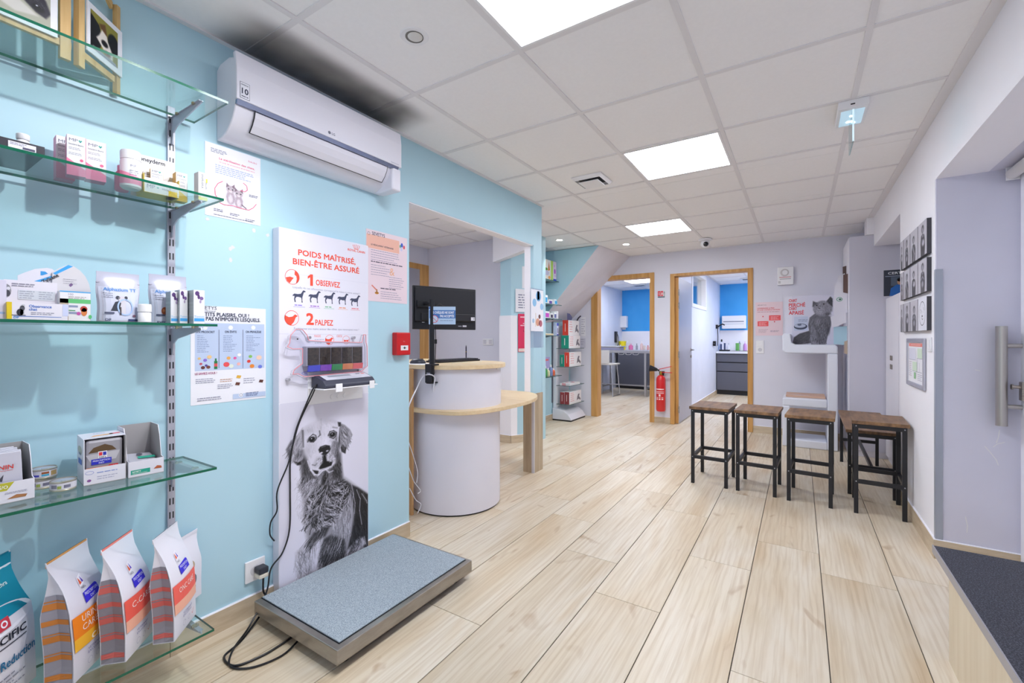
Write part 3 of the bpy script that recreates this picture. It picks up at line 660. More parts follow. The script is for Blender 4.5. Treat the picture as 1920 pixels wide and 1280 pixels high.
# ---- pink poster behind the edge of the weighing board
t, P = sheet_on_left(686, 763, (428, 447), (560, 573), 'pale pink information poster with salmon header, beside the wall corner above the fire alarm', m=mat('pink_paper', 'e6d3dc', 0.5))
ptext(P, 'SEVETYS', (697, 440), (721, 445), 6.5, NAVY, 0.0004); a_, b_ = P.px(691, 437); P.ring(a_, b_, 0.009, 0.009, 0.0016, NAVY, 12)
prect(P, 687, 452, 748, 463, 'ecb8a6'); P.up(); ptext(P, 'LE MÉDICAMENT VÉTÉRINAIRE', (695, 459), (737, 463), 3, '4a4658', 0.0003)
for x, y, h, r in ((750, 462, '6fae8a', 1.6), (753, 460, '3f62c8', 2.2), (757, 464, 'd65a6a', 1.9), (752, 467, 'c9c9e6', 2.2)): a_, b_ = P.px(x, y); P.ell(a_, b_, r * 0.004, r * 0.006, h, 10)
P.greek(*P.px(695, 468), 0.21, 5, 0.013, 0.003, '9a94ac', seed=21); P.greek(*P.px(695, 490), 0.25, 1, 0.01, 0.005, '4a4658', 0.1, seed=22)
P.greek(*P.px(695, 496), 0.14, 5, 0.013, 0.003, '9a94ac', seed=23); P.text('&', P.px(730, 514)[0], P.px(730, 516)[1], 0.045, 'eab28f'); P.greek(*P.px(729, 520), 0.12, 6, 0.012, 0.003, '9a94ac', seed=24)
P.greek(*P.px(713, 541), 0.13, 1, 0.012, 0.005, '4a4658', seed=25); P.greek(*P.px(713, 547), 0.16, 4, 0.012, 0.003, '9a94ac', seed=26)
a_, b_ = P.px(706, 549); P.ell(a_, b_, 0.014, 0.007, 'c98a3c', 12); P.rect(a_ - 0.004, b_, a_ + 0.004, b_ + 0.02, 'c98a3c'); P.line([(a_ - 0.035, b_ + 0.04), (a_, b_ + 0.015)], 0.007, 'e58a7a'); P.build(t)
# ---- the tall weighing board
XBd = -1.899; by0, by1 = onX(523, 700, XBd).y, onX(691, 700, XBd).y; bz1 = 1.657; bz0 = 0.045
board = thing('weighing_board', 'tall white advertising board with red lettering and dog print, standing behind the scale', 'display board', (XL, (by0 + by1) / 2, bz0))
BW = mat('board_white', 'e3e2ef', 0.32, coat=0.2)
MB().box(XL + 0.0005, XBd, by0, by1, bz0, bz1).build('panel', BW, board, bevel=0.004, seg=3)
P = Print((XBd, by0, bz0), (0, 1, 0), (0, 0, 1), (1, 0, 0)); P.w, P.h = by1 - by0, bz1 - bz0
P.px = lambda px, py: (onX(px, py, XBd).y - by0, onX(px, py, XBd).z - bz0)
RED = 'ea5540'
def btxt(s_, x0, y0, x1, y1, cap, h=RED, bold=0.0008):
    """lettering on the board; a horizontal line there runs down to the right in the photograph"""
    a0, b0 = P.px(x0, y0); a1, b1 = P.px(x1, y1); c0 = P.px(x0, y0 - cap)[1] - b0
    P.text(s_, a0, (b0 + b1) / 2, c0, h, w=a1 - a0, bold=bold)
btxt('POIDS MAÎTRISÉ,', 559, 478, 666, 496, 11.2, bold=0.0016); btxt('BIEN-ÊTRE ASSURÉ', 549, 495, 673, 513, 11.5, bold=0.0016)
btxt('ROYAL CANIN', 652, 470, 684, 475, 4.2, bold=0.0006)
a_, b_ = P.px(668, 464); 
for k in range(5):
    q = (k - 2) * 0.0085; P.line([(a_ + q * 0.75, b_ - 0.006), (a_ + q * 1.15, b_ + 0.010 - abs(k - 2) * 0.0016)], 0.0022, RED); P.ell(a_ + q * 1.15, b_ + 0.0125 - abs(k - 2) * 0.0016, 0.0022, 0.0022, RED, 8)
P.rect(a_ - 0.013, b_ - 0.010, a_ + 0.013, b_ - 0.007, RED)
a_, b_ = P.px(577, 535); P.poly([(a_ + 0.012, b_), (a_ + 0.026, b_), (a_ + 0.026, b_ + 0.053), (a_ + 0.014, b_ + 0.053), (a_, b_ + 0.042), (a_, b_ + 0.031), (a_ + 0.012, b_ + 0.039)], RED); btxt('OBSERVEZ', 592, 534, 637, 540, 11, bold=0.0012)
btxt('2', 574, 609, 587, 609, 22, bold=0.004); btxt('PALPEZ', 591, 609, 624, 611, 11, bold=0.0012)
btxt('Laquelle de ces silhouettes correspond le mieux à votre animal ?', 549, 540, 675, 552, 4.2, '8f90a6', 0); btxt('Positionnez vos mains autour des côtes, que remarquez-vous ?', 551, 617, 673, 620, 4.2, '8f90a6', 0)
def dogshape(cx, cy, s_, h, fat=1.0):
    D = [(-1.0, 0.25), (-0.75, 0.45), (-0.2, 0.42), (0.25, 0.5), (0.5, 0.85), (0.62, 1.0), (0.8, 0.98), (1.0, 0.88), (0.98, 0.78), (0.72, 0.72), (0.6, 0.35), (0.5, 0.05), (0.48, -0.4), (0.55, -0.72), (0.36, -0.72), (0.36, -0.35), (0.3, -0.05), (-0.1, 0.0 - 0.12 * (fat - 1)), (-0.42, 0.02), (-0.62, -0.25), (-0.52, -0.7), (-0.7, -0.72), (-0.8, -0.3), (-0.72, 0.1), (-0.85, 0.15), (-0.98, 0.05)]
    P.poly([(cx + x * s_ * (1 if x > 0 else 1), cy + y * s_ * 1.05) for x, y in D], h)
for x, y, f in ((561, 557, 0.7), (590, 558, 1.0), (618, 560, 1.3), (643, 562, 1.7), (666, 565, 2.1)): dogshape(*P.px(x, y), 0.031, '454a63', f)
for x, h in ((561, '8a78d8'), (590, '9a5fc8'), (617, '74b48a'), (643, 'e59a72'), (666, 'e57f8a')):
    a_, b_ = P.px(x, 573 + (x - 561) * 0.06); P.greek(a_ - 0.022, b_, 0.044, 1, 0.006, 0.0045, h, 0.1, seed=x); P.rect(a_ - 0.028, b_ - 0.006, a_ + 0.028, b_ - 0.0045, h)
def roundel(x, y, r, kind):
    a_, b_ = P.px(x, y); P.ring(a_, b_, r, r, r * 0.07, RED, 24)
    if kind == 0:
        P.poly([(a_ - r * 0.9, b_ - r * 0.15), (a_ - r * 0.3, b_ + r * 0.02), (a_ + r * 0.2, b_ - r * 0.1), (a_ - r * 0.05, b_ - r * 0.4), (a_ - r * 0.35, b_ - r * 0.85), (a_ - r * 0.7, b_ - r * 0.6)], RED)
        P.poly([(a_ + r * 0.35, b_ + r * 0.85), (a_ + r * 0.75, b_ + r * 0.65), (a_ + r, b_), (a_ + r * 0.85, b_ - r * 0.55), (a_ + r * 0.5, b_ - r * 0.85), (a_ + r * 0.62, b_ - r * 0.2), (a_ + r * 0.55, b_ + r * 0.15), (a_ + r * 0.3, b_ + r * 0.35)], RED)
    elif kind == 1:
        P.poly([(a_ - r * 0.95, b_ + r * 0.35), (a_ - r * 0.4, b_ + r * 0.1), (a_ + r * 0.1, b_ + r * 0.2), (a_ + r * 0.45, b_ + r * 0.5), (a_ + r * 0.85, b_ + r * 0.3), (a_ + r * 0.55, b_ + r * 0.1), (a_ + r * 0.3, b_ - r * 0.5), (a_ - r * 0.1, b_ - r * 0.95), (a_ - r * 0.6, b_ - r * 0.8), (a_ - r * 0.95, b_ - r * 0.2)], RED)
    else:
        P.poly([(a_ - r * 0.75, b_ + r * 0.15), (a_ - r * 0.55, b_ - r * 0.4), (a_ - r * 0.05, b_ - r * 0.35), (a_, b_), (a_ - r * 0.4, b_ - r * 0.05)], RED)
        P.poly([(a_ + r * 0.75, b_ + r * 0.15), (a_ + r * 0.55, b_ - r * 0.4), (a_ + r * 0.05, b_ - r * 0.35), (a_, b_), (a_ + r * 0.4, b_ - r * 0.05)], RED)
roundel(548, 519, 0.034, 0); roundel(547, 596, 0.034, 1); roundel(618, 637, 0.024, 1); roundel(649, 637, 0.021, 2)
P.greek(*P.px(590, 637), 0.05, 3, 0.008, 0.003, 'a9a9bd', seed=31); P.text('MAIGRE', *P.px(589, 632), 0.012, 'e5837c', w=0.034); P.text('OBÈSE', *P.px(631, 632), 0.012, 'e5837c', w=0.032)
P.rect(0.0, P.px(523, 626)[1], P.w, P.px(523, 626)[1] + 0.0012, 'c8c7d6'); P.rect(0.0, P.px(523, 510)[1], P.w, P.px(523, 510)[1] + 0.001, 'd2d1e0'); P.rect(0, P.px(523, 757)[1] - 0.002, P.w, P.px(523, 757)[1] + 0.001, 'f2f1fa')
for x, h in ((579, '7a78e0'), (604, 'a36fd8'), (626, '8fc49a'), (645, 'efae86'), (663, 'ef8a90')):
    a_, b_ = P.px(x, 699 - (x - 579) * 0.07); P.ring(a_, b_, 0.036, 0.009, 0.0022, h, 20); P.greek(a_ - 0.022, b_ - 0.002, 0.044, 1, 0.006, 0.004, h, 0.1, seed=x)
P.build(board)
# ---- the black and white dog printed on the lower board
W_, H_ = 200, 410
D = Paint(W_, H_, (0.845, 0.84, 0.905))
def dp(x, y):
    """photograph pixel -> fraction of the printed area (a person's eye placed these from the zoomed crops)"""
    q = onX(x, y, XBd); return ((q.y - by0) / (by1 - by0), (onX(523, 757, XBd).z - q.z) / (onX(523, 757, XBd).z - bz0 - 0.03))
def A(i, j): return dp(520 + i * 180 / 1280, 760 + j * 180 / 1280)      # first crop of the print
def B(i, j): return dp(520 + i * 180 / 1280, 920 + j * 180 / 1280)      # second crop
dk, md, lt = 0.16, 0.45, 0.83
body = [A(300, 700), A(330, 960), A(270, 1050), A(330, 1180), B(350, 420), B(400, 700), B(380, 1000), B(300, 1130), B(700, 1120), B(1220, 760), B(1220, 60), A(1190, 1160), A(1060, 1080), A(980, 1020), A(880, 950), A(840, 800), A(820, 600), A(500, 600)]
D.poly(body, 0.58, 0.05)
D.poly([A(300, 640), A(330, 960), A(420, 930), A(480, 900), A(400, 760), A(350, 600)], dk + 0.08, 0.06)
D.poly([A(700, 800), A(720, 980), A(860, 960), A(840, 640), A(790, 760)], dk + 0.03, 0.06)
D.poly([A(560, 900), A(600, 1060), A(680, 1060), A(760, 1000), A(720, 900), A(640, 860)], 0.45, 0.04)
D.poly([A(640, 870), A(600, 960), A(590, 1050), A(640, 1040), A(680, 930)], dk, 0.03)
D.poly([A(430, 1200), A(560, 1060), A(700, 1060), A(880, 980), A(1000, 1060), B(980, 20), B(900, 240), B(760, 200), B(640, 120), B(480, 60)], 0.26, 0.03)
D.poly([B(350, 430), B(380, 120), B(470, 10), B(620, 60), B(760, 180), B(640, 400), B(480, 480)], 0.42, 0.04)
D.poly([B(760, 260), B(980, 200), B(1000, 400), B(940, 620), B(800, 560), B(700, 440)], 0.62, 0.05)
D.poly([A(1000, 1060), A(1080, 1090), A(1200, 1170), B(1225, 40), B(1225, 760), B(1150, 740), B(1100, 600), B(940, 770), B(1000, 520), B(1030, 300), B(990, 60)], 0.15, 0.025)
D.poly([B(1110, 620), B(1170, 600), B(1190, 700), B(1120, 740)], 0.75, 0.03)
D.poly([B(560, 900), B(620, 640), B(720, 580), B(900, 640), B(920, 860), B(640, 1010)], 0.24, 0.035)
D.poly([B(400, 700), B(480, 560), B(620, 480), B(700, 470), B(640, 600), B(540, 640), B(440, 760)], 0.25, 0.03)
D.poly([B(420, 760), B(540, 640), B(600, 640), B(540, 900), B(600, 1030), B(460, 1080), B(400, 900)], 0.83, 0.04)
D.poly([B(250, 820), B(320, 760), B(420, 860), B(440, 1060), B(300, 1150), B(240, 1060)], 0.66, 0.05)
D.fur([B(250, 760), B(450, 860), B(430, 1060), B(300, 1140), B(230, 1020)], 260, 0.09, 85, 22, (0.3, 0.8), 0.0035, 3, 0.6, 15, rel=0.28)
D.fur([A(240, 960), A(420, 980), A(420, 1280), B(350, 420), B(250, 300)], 200, 0.045, 100, 40, (0.5, 0.9), 0.004, 4, 0.5, 25, rel=0.22)
chest = [A(440, 1180), A(560, 1060), A(720, 1060), A(820, 1000), A(980, 1060), B(960, 160), B(760, 260), B(640, 460), B(380, 460), B(360, 150)]
D.fur(chest, 700, 0.075, lambda x, y: 100 + 50 * math.sin(x * 22 + y * 9), 25, (0.08, 0.85), 0.0038, 5, 0.8, 30, rel=0.42)
D.fur([A(1000, 1060), A(1200, 1170), B(1220, 700), B(960, 760), B(1010, 400)], 280, 0.10, 78, 14, (0.05, 0.4), 0.0035, 6, 0.7, 10, rel=0.16)
for pts in ([A(990, 1040), A(1020, 1180), B(1010, 80), B(1000, 260), B(985, 420), B(950, 640)], [A(1060, 1120), A(1100, 1220), B(1110, 100), B(1100, 260), B(1130, 440)], [B(1010, 20), B(1040, 160), B(1030, 300)], [A(1130, 1170), A(1190, 1260), B(1200, 160)]): D.stroke(pts, 0.007, 0.72, 0.7)
D.fur([B(760, 260), B(990, 220), B(960, 620), B(720, 560)], 330, 0.07, 95, 18, (0.35, 0.9), 0.0035, 7, 0.6, 12, rel=0.26)
D.fur([B(560, 900), B(640, 600), B(900, 640), B(920, 850), B(640, 1000)], 280, 0.11, lambda x, y: 118 - 55 * (x - 0.45), 14, (0.08, 0.75), 0.004, 8, 0.75, 14, rel=0.36)
D.fur([B(380, 640), B(700, 460), B(560, 660), B(420, 760)], 160, 0.08, 130, 14, (0.1, 0.9), 0.0035, 9, 0.7, 10, rel=0.34)
D.fur([B(430, 720), B(600, 640), B(560, 900), B(600, 1020), B(420, 1070)], 150, 0.09, 95, 12, (0.7, 0.95), 0.0035, 10, 0.5, 8, rel=0.12)
D.fur([B(940, 800), B(1110, 640), B(1110, 740), B(960, 800)], 110, 0.06, 120, 22, (0.1, 0.95), 0.0035, 11, 0.8, 8, rel=0.40)
D.fur([A(330, 940), A(560, 920), A(580, 1060), A(420, 1180), A(290, 1080)], 260, 0.06, 115, 22, (0.2, 0.95), 0.0035, 12, 0.7, 12, rel=0.34)
D.fur([A(600, 900), A(760, 900), A(740, 1020), A(620, 1060)], 120, 0.06, 100, 18, (0.4, 0.95), 0.0035, 13, 0.7, 10, rel=0.30)
D.fur(chest, 260, 0.10, lambda x, y: 70 + 60 * math.sin(x * 17 + y * 13), 22, (0.06, 0.2), 0.006, 25, 0.75, 34)
D.fur(chest, 200, 0.09, lambda x, y: 75 + 60 * math.sin(x * 17 + y * 13), 22, (0.7, 0.9), 0.0035, 26, 0.7, 34)
D.fur([A(300, 700), A(480, 760), A(560, 920), A(330, 980)], 140, 0.05, 95, 25, (0.08, 0.5), 0.005, 27, 0.6, 12)
D.fur([A(720, 800), A(840, 700), A(860, 980), A(740, 1000)], 120, 0.05, 85, 25, (0.08, 0.45), 0.005, 28, 0.6, 12)
# head
D.poly([A(330, 300), A(420, 240), A(560, 180), A(740, 175), A(830, 240), A(830, 420), A(810, 600), A(780, 760), A(720, 830), A(600, 860), A(520, 940), A(450, 860), A(400, 720), A(350, 520)], 0.83, 0.03)
for hx_, hy_, rx_, ry_, tn_ in ((420, 330, 0.10, 0.035, 0.74), (400, 600, 0.07, 0.06, 0.74), (600, 230, 0.12, 0.02, 0.78), (480, 560, 0.05, 0.04, 0.78), (640, 480, 0.05, 0.05, 0.88), (560, 330, 0.04, 0.05, 0.76)): D.ell(*A(hx_, hy_), rx_, ry_, tn_, 0.9)
D.fur([A(350, 320), A(560, 200), A(740, 190), A(820, 260), A(780, 600), A(600, 520), A(420, 700)], 420, 0.03, lambda x, y: 60 + 70 * (0.62 - x), 25, (0.7, 0.9), 0.003, 29, 0.5, 8, rel=0.10)
D.ell(*A(760, 560), 0.05, 0.07, 0.5, 0.9); D.ell(*A(780, 480), 0.045, 0.06, 0.48, 0.9); D.ell(*A(740, 620), 0.05, 0.05, 0.55, 0.9)
D.poly([A(800, 500), A(825, 460), A(825, 700), A(790, 780), A(770, 680)], 0.36, 0.03)
D.fur([A(690, 420), A(820, 420), A(810, 700), A(760, 680), A(720, 500)], 160, 0.03, 95, 25, (0.3, 0.9), 0.003, 14, 0.6, rel=0.22)
# ears
D.poly([A(330, 300), A(260, 400), A(180, 470), A(110, 590), A(150, 690), A(210, 770), A(290, 800), A(340, 700), A(340, 540), A(350, 380)], 0.66, 0.02)
D.poly([A(180, 470), A(110, 590), A(150, 690), A(200, 640), A(210, 540)], 0.42, 0.025); D.poly([A(270, 590), A(330, 600), A(320, 680), A(250, 690)], 0.32, 0.03); D.poly([A(210, 745), A(260, 800), A(310, 790), A(330, 730), A(270, 760)], 0.12, 0.015)
D.fur([A(300, 330), A(340, 420), A(330, 700), A(220, 740), A(120, 600), A(200, 470)], 200, 0.06, 112, 18, (0.3, 0.92), 0.0035, 15, 0.6, 10, rel=0.20)
D.poly([A(830, 230), A(900, 260), A(970, 320), A(1005, 390), A(960, 500), A(920, 580), A(905, 640), A(850, 610), A(830, 480)], 0.55, 0.015)
D.poly([A(845, 560), A(870, 520), A(920, 560), A(910, 640), A(860, 615)], 0.15, 0.012); D.poly([A(805, 220), A(850, 225), A(845, 280), A(815, 280)], 0.2, 0.012); D.poly([A(830, 300), A(836, 480), A(828, 580), A(820, 440)], 0.14, 0.012)
D.fur([A(840, 240), A(990, 350), A(950, 520), A(880, 600), A(840, 500)], 170, 0.055, 68, 16, (0.12, 0.85), 0.0035, 16, 0.7, 10, rel=0.26)
D.poly([A(320, 330), A(345, 330), A(350, 560), A(335, 560)], 0.3, 0.015, 0.8)
# eyes, brow, nose, mouth
for (x, y, r) in ((458, 452, 1.0), (735, 388, 1.0)):
    D.ell(*A(x, y), 0.062 * r, 0.020 * r, 0.30, 0.6); D.ell(*A(x, y), 0.036, 0.0165, 0.06, 0.35); D.ell(*A(x - 5, y - 9), 0.008, 0.004, 0.95, 0.7)
D.stroke([A(400, 490), A(425, 425), A(470, 385), A(510, 400), A(520, 440)], 0.008, 0.22, 0.8); D.stroke([A(440, 488), A(480, 488), A(510, 455)], 0.008, 0.15, 0.8)
D.stroke([A(540, 420), A(568, 395), A(560, 340)], 0.010, 0.35, 0.8); D.stroke([A(680, 400), A(700, 350), A(750, 335), A(790, 360), A(780, 410)], 0.010, 0.2, 0.7); D.stroke([A(700, 425), A(745, 440), A(780, 410)], 0.010, 0.25, 0.8)
D.stroke([A(580, 180), A(585, 300)], 0.007, 0.72, 0.7); D.stroke([A(740, 290), A(800, 300)], 0.012, 0.5, 0.6)
D.poly([A(545, 590), A(570, 550), A(640, 525), A(700, 535), A(710, 580), A(690, 620), A(650, 660), A(600, 660), A(560, 630)], 0.12, 0.012)
D.ell(*A(585, 632), 0.022, 0.006, 0.85, 0.5); D.ell(*A(665, 605), 0.02, 0.006, 0.75, 0.5); D.stroke([A(590, 560), A(640, 540)], 0.01, 0.42, 0.6)
D.poly([A(610, 660), A(650, 660), A(660, 740), A(740, 745), A(720, 800), A(640, 830), A(570, 850), A(550, 840), A(590, 760)], 0.10, 0.014)
D.poly([A(520, 690), A(600, 670), A(600, 760), A(560, 810), A(500, 830), A(460, 800)], 0.74, 0.03); D.poly([A(650, 670), A(720, 640), A(770, 700), A(760, 750), A(690, 740)], 0.66, 0.03)
D.fur([A(540, 680), A(610, 660), A(600, 760), A(500, 800)], 90, 0.018, 120, 60, (0.2, 0.9), 0.003, 17, 0.7, rel=0.30); D.fur([A(640, 670), A(720, 600), A(775, 720), A(700, 750)], 110, 0.02, 60, 60, (0.15, 0.9), 0.003, 18, 0.7, rel=0.30)
D.poly([A(460, 860), A(540, 870), A(550, 880), A(530, 930), A(490, 910)], 0.14, 0.012); D.stroke([A(440, 790), A(450, 860), A(500, 920), A(550, 925), A(600, 870), A(680, 840)], 0.010, 0.88, 0.8)
D.stroke([A(640, 850), A(690, 890), A(740, 870)], 0.009, 0.88, 0.7); D.stroke([A(400, 740), A(440, 860), A(490, 930)], 0.010, 0.9, 0.7)
D.stroke([A(460, 790), A(500, 800), A(520, 780)], 0.008, 0.4, 0.7)
a_ = onX(523, 757, XBd).z
D.build('picture', (XBd + 0.0006, by0 + 0.004, bz0 + 0.03), (0, by1 - by0 - 0.008, 0), (0, 0, a_ - bz0 - 0.03), board)
# ---- clear dog-shaped feeling panel on the board
m_ = thing('feeling_panel', 'clear plastic dog outline holding five dark fur samples over a coloured strip, on the board', 'display', (XBd, onX(620, 670, XBd).y, onX(620, 670, XBd).z))
FURM = grain('dark_fur_sample', '1d1712', '4a3f34', (1, 1, 1), 90, 0.9, 4, bump=0.6)
CLEAR = glass_mat('clear_acrylic', (0.93, 0.93, 0.96))
f0, f1 = onX(576, 680, XBd).y - 0.02, onX(677, 665, XBd).y - 0.02; fz0, fz1 = 1.05, 1.128; XF = XBd + 0.03
b = MB().box(XBd + 0.0012, XBd + 0.032, f0 - 0.006, f1 + 0.006, fz0 - 0.006, fz1 + 0.006)
b.build('backing_box', mat('box_grey', 'a9a7b3', 0.4), m_, bevel=0.003)
n5 = 5
for k in range(n5):
    y0 = f0 + (f1 - f0) * k / n5; y1 = f0 + (f1 - f0) * (k + 1) / n5
    MB().box(XF, XF + 0.0065, y0 + 0.002, y1 - 0.002, fz0, fz1).build('fur_sample', FURM, m_, bevel=0.002)
    MB().hexa([(XF, y0 + 0.001, fz0 - 0.030), (XF + 0.008, y0 + 0.001, fz0 - 0.030), (XF + 0.008, y1 - 0.001, fz0 - 0.030), (XF, y1 - 0.001, fz0 - 0.030)],
              [(XF, y0 + 0.004, fz0 - 0.002), (XF + 0.008, y0 + 0.004, fz0 - 0.002), (XF + 0.008, y1 + 0.002, fz0 - 0.002), (XF, y1 + 0.002, fz0 - 0.002)]).build('colour_strip', ink(['4a50c8', '8a4fb8', '3f8f55', 'e08a5a', 'ea6a6a'][k]), m_)
out = [(-0.09, 0.10), (-0.085, 0.135), (-0.06, 0.162), (-0.03, 0.16), (-0.008, 0.135), (0.0, 0.112), (0.1, 0.106), (f1 - f0 - 0.01, 0.10), (f1 - f0 + 0.0, 0.14), (f1 - f0 + 0.014, 0.14), (f1 - f0 + 0.016, 0.10), (f1 - f0 + 0.022, 0.08), (f1 - f0 + 0.024, -0.02), (f1 - f0 + 0.008, -0.03), (f1 - f0 - 0.01, -0.045), (-0.02, -0.05), (-0.05, -0.035), (-0.075, -0.035), (-0.07, -0.018), (-0.03, 0.01), (-0.03, 0.075), (-0.075, 0.075), (-0.1, 0.085)]
pts = [(XF + 0.012, f0 + a_, fz0 + b_) for a_, b_ in out]
MB().prism(pts, (0.003, 0, 0)).build('outline', CLEAR, m_)
rim = MB()
for p, q in zip(pts, pts[1:] + pts[:1]): rim.tube([Vector(p) + Vector((0.0018, 0, 0)), Vector(q) + Vector((0.0018, 0, 0))], 0.0017, 6)
rim.build('edge_line', mat('pink_line', 'e58f96', 0.4), m_)
rim = MB()
for p, q in zip(pts, pts[1:] + pts[:1]): rim.tube([Vector(p) + Vector((-0.010, -0.004, -0.003)), Vector(q) + Vector((-0.010, -0.004, -0.003))], 0.0022, 6)
rim.build('rear_edge', mat('acrylic_edge', 'c9c7d6', 0.2), m_)
for a_, b_ in ((-0.078, -0.06), (0.022, 0.125), (f1 - f0 - 0.035, 0.125), (f1 - f0 - 0.004, -0.042)): MB().cyl((XBd + 0.001, f0 + a_, fz0 + b_), (XBd + 0.02, f0 + a_, fz0 + b_), 0.0065, n=12).build('standoff', CHROME, m_, smooth=True)
MB().cyl((XF + 0.0155, f0 - 0.055, fz0 + 0.118), (XF + 0.0165, f0 - 0.055, fz0 + 0.118), 0.0035, n=10).build('eye', BLACKP, m_)
# ---- read-out of the scale on its white bracket
ro = thing('scale_display', 'grey and dark sloping scale read-out on a white bracket under the fur panel', 'scale display', (XBd, onX(622, 720, XBd).y, onX(622, 720, XBd).z))
r0, r1 = by0 + 0.145, by0 + 0.425; zr = 0.945
body = MB().prism([(XBd + 0.012, r0, zr), (XBd + 0.012, r0, zr + 0.055), (XBd + 0.03, r0, zr + 0.057), (XBd + 0.10, r0, zr + 0.034), (XBd + 0.118, r0, zr + 0.014), (XBd + 0.118, r0, zr)], (0, r1 - r0, 0)).build('body', mat('dark_slate_plastic', '3a3c4c', 0.4), ro, bevel=0.004)
ff = Vector((0.07, 0, -0.023)).normalized()
Q = Print((XBd + 0.098, r0 + 0.02, zr + 0.0355), (0, 1, 0), -ff, None, 0.0006)
Q.rect(0.0, 0, r1 - r0 - 0.03, 0.066, 'c9cad6'); Q.up(); Q.rect(0.03, 0.03, 0.155, 0.05, '8d93a0'); Q.rect(0.19, 0.044, 0.215, 0.052, '50546a'); Q.rect(0.222, 0.044, 0.242, 0.052, 'd86a62'); Q.rect(0.06, 0.012, 0.2, 0.015, '9a9cb0'); Q.build(ro, 'face_plate')
MB().box(XBd + 0.001, XBd + 0.12, r0 - 0.01, r1 + 0.012, zr - 0.006, zr - 0.001).box(XBd + 0.12, XBd + 0.124, r0 + 0.05, r0 + 0.085, zr - 0.02, zr + 0.018).box(XBd + 0.12, XBd + 0.124, r1 - 0.04, r1 - 0.01, zr - 0.02, zr + 0.018).box(XBd + 0.001, XBd + 0.006, r0 - 0.012, r1 + 0.012, zr - 0.08, zr + 0.07).build('bracket', WHITE, ro, bevel=0.0015)
for k in range(3):
    y = r0 + 0.115 + k * 0.035; MB().cyl((XBd + 0.006, y, zr - 0.055), (XBd + 0.011, y, zr - 0.055), 0.013, n=16).build('button', WHITE, ro, smooth=True)
# ---- scale platform
TSP = grain('speckled_grey_mat', '78848f', 'b2bdc5', (1, 1, 1), 420, 0.7, 2, (0.40, 0.60))
SSTEEL = grain('worn_steel', '9b968f', 'aaa59f', (3, 3, 14), 3.0, 0.34, 5, metal=0.8)
sx0, sx1, sy0, sy1, sz0, sz1 = -1.888, -1.343, 0.968, 1.722, 0.036, 0.09
sc = thing('weighing_platform', 'low steel floor scale with a speckled grey mat in front of the dog board', 'scale', ((sx0 + sx1) / 2, (sy0 + sy1) / 2, 0))
MB().box(sx0, sx1, sy0, sy1, sz0, sz1).build('steel_tray', SSTEEL, sc, bevel=0.003)
i_ = 0.028
MB().box(sx0 + 0.008, sx1 - i_, sy0 + i_ * 1.0, sy1 - i_ * 0.6, sz1 + 0.0005, sz1 + 0.006).build('rubber_mat', TSP, sc, bevel=0.002)
MB().box(sx0 + 0.003, sx1 - i_ + 0.0025, sy0 + i_ - 0.003, sy1 - i_ * 0.6 + 0.002, sz1 - 0.001, sz1 + 0.0008).build('mat_recess', BLACKP, sc)
MB().box(sx0 + 0.02, sx1 - 0.03, sy0 + 0.03, sy1 - 0.03, 0.020, sz0).build('underframe', BLACKM, sc)
for x in (sx0 + 0.06, sx1 - 0.06):
    for y in (sy0 + 0.07, sy1 - 0.07): MB().cyl((x, y, 0), (x, y, 0.022), 0.02, 0.016, n=14).build('foot', BLACKP, sc, smooth=True)
# ---- socket, plug and cables
so = thing('wall_socket', 'white wall socket low on the blue wall beside the dog board', 'socket', (XL, onX(476, 1070, XL).y, onX(476, 1070, XL).z))
a0, a1 = onX(458, 1070, XL).y, onX(495, 1070, XL).y; z0, z1 = onX(458, 1095, XL).z, onX(458, 1055, XL).z
MB().box(XL + 0.0003, XL + 0.010, a0, a1, z0, z1).build('cover_plate', WHITE, so, bevel=0.003)
MB().cyl((XL + 0.010, (a0 + a1) / 2, (z0 + z1) / 2), (XL + 0.0115, (a0 + a1) / 2, (z0 + z1) / 2), 0.021, n=20).build('socket_well', mat('socket_grey', 'cfcfd6', 0.4), so)
pc = Vector((XL + 0.012, (a0 + a1) / 2 + 0.012, (z0 + z1) / 2 - 0.006))
pl = thing('power_plug', 'black and cream plug pushed into the low wall socket', 'plug', pc)
MB().box(pc.x, pc.x + 0.045, pc.y - 0.02, pc.y + 0.02, pc.z - 0.002, pc.z + 0.024).build('housing_top', mat('charcoal_plastic', '2a2c36', 0.4), pl, bevel=0.005)
MB().box(pc.x, pc.x + 0.045, pc.y - 0.02, pc.y + 0.02, pc.z - 0.02, pc.z - 0.0022).build('housing_base', mat('cream_plastic', 'd8d2c4', 0.4), pl, bevel=0.004)
def spline(P, n=8):
    P = [Vector(p) for p in P]; out = []
    for k in range(len(P) - 1):
        a, b, c, d = P[max(k - 1, 0)], P[k], P[k + 1], P[min(k + 2, len(P) - 1)]
        for q in range(n):
            t = q / n; out.append(0.5 * ((2 * b) + (c - a) * t + (2 * a - 5 * b + 4 * c - d) * t * t + (3 * b - a - 3 * c + d) * t ** 3))
    return out + [P[-1]]
CAB = mat('black_cable', '14141a', 0.4)
def wx(px, py, x): q = onX(px, py, x); return (q.x, q.y, q.z)
ca = thing('power_cable', 'black cable looping from the plug across the floor and under the scale', 'cable', (XL + 0.05, pc.y, 0))
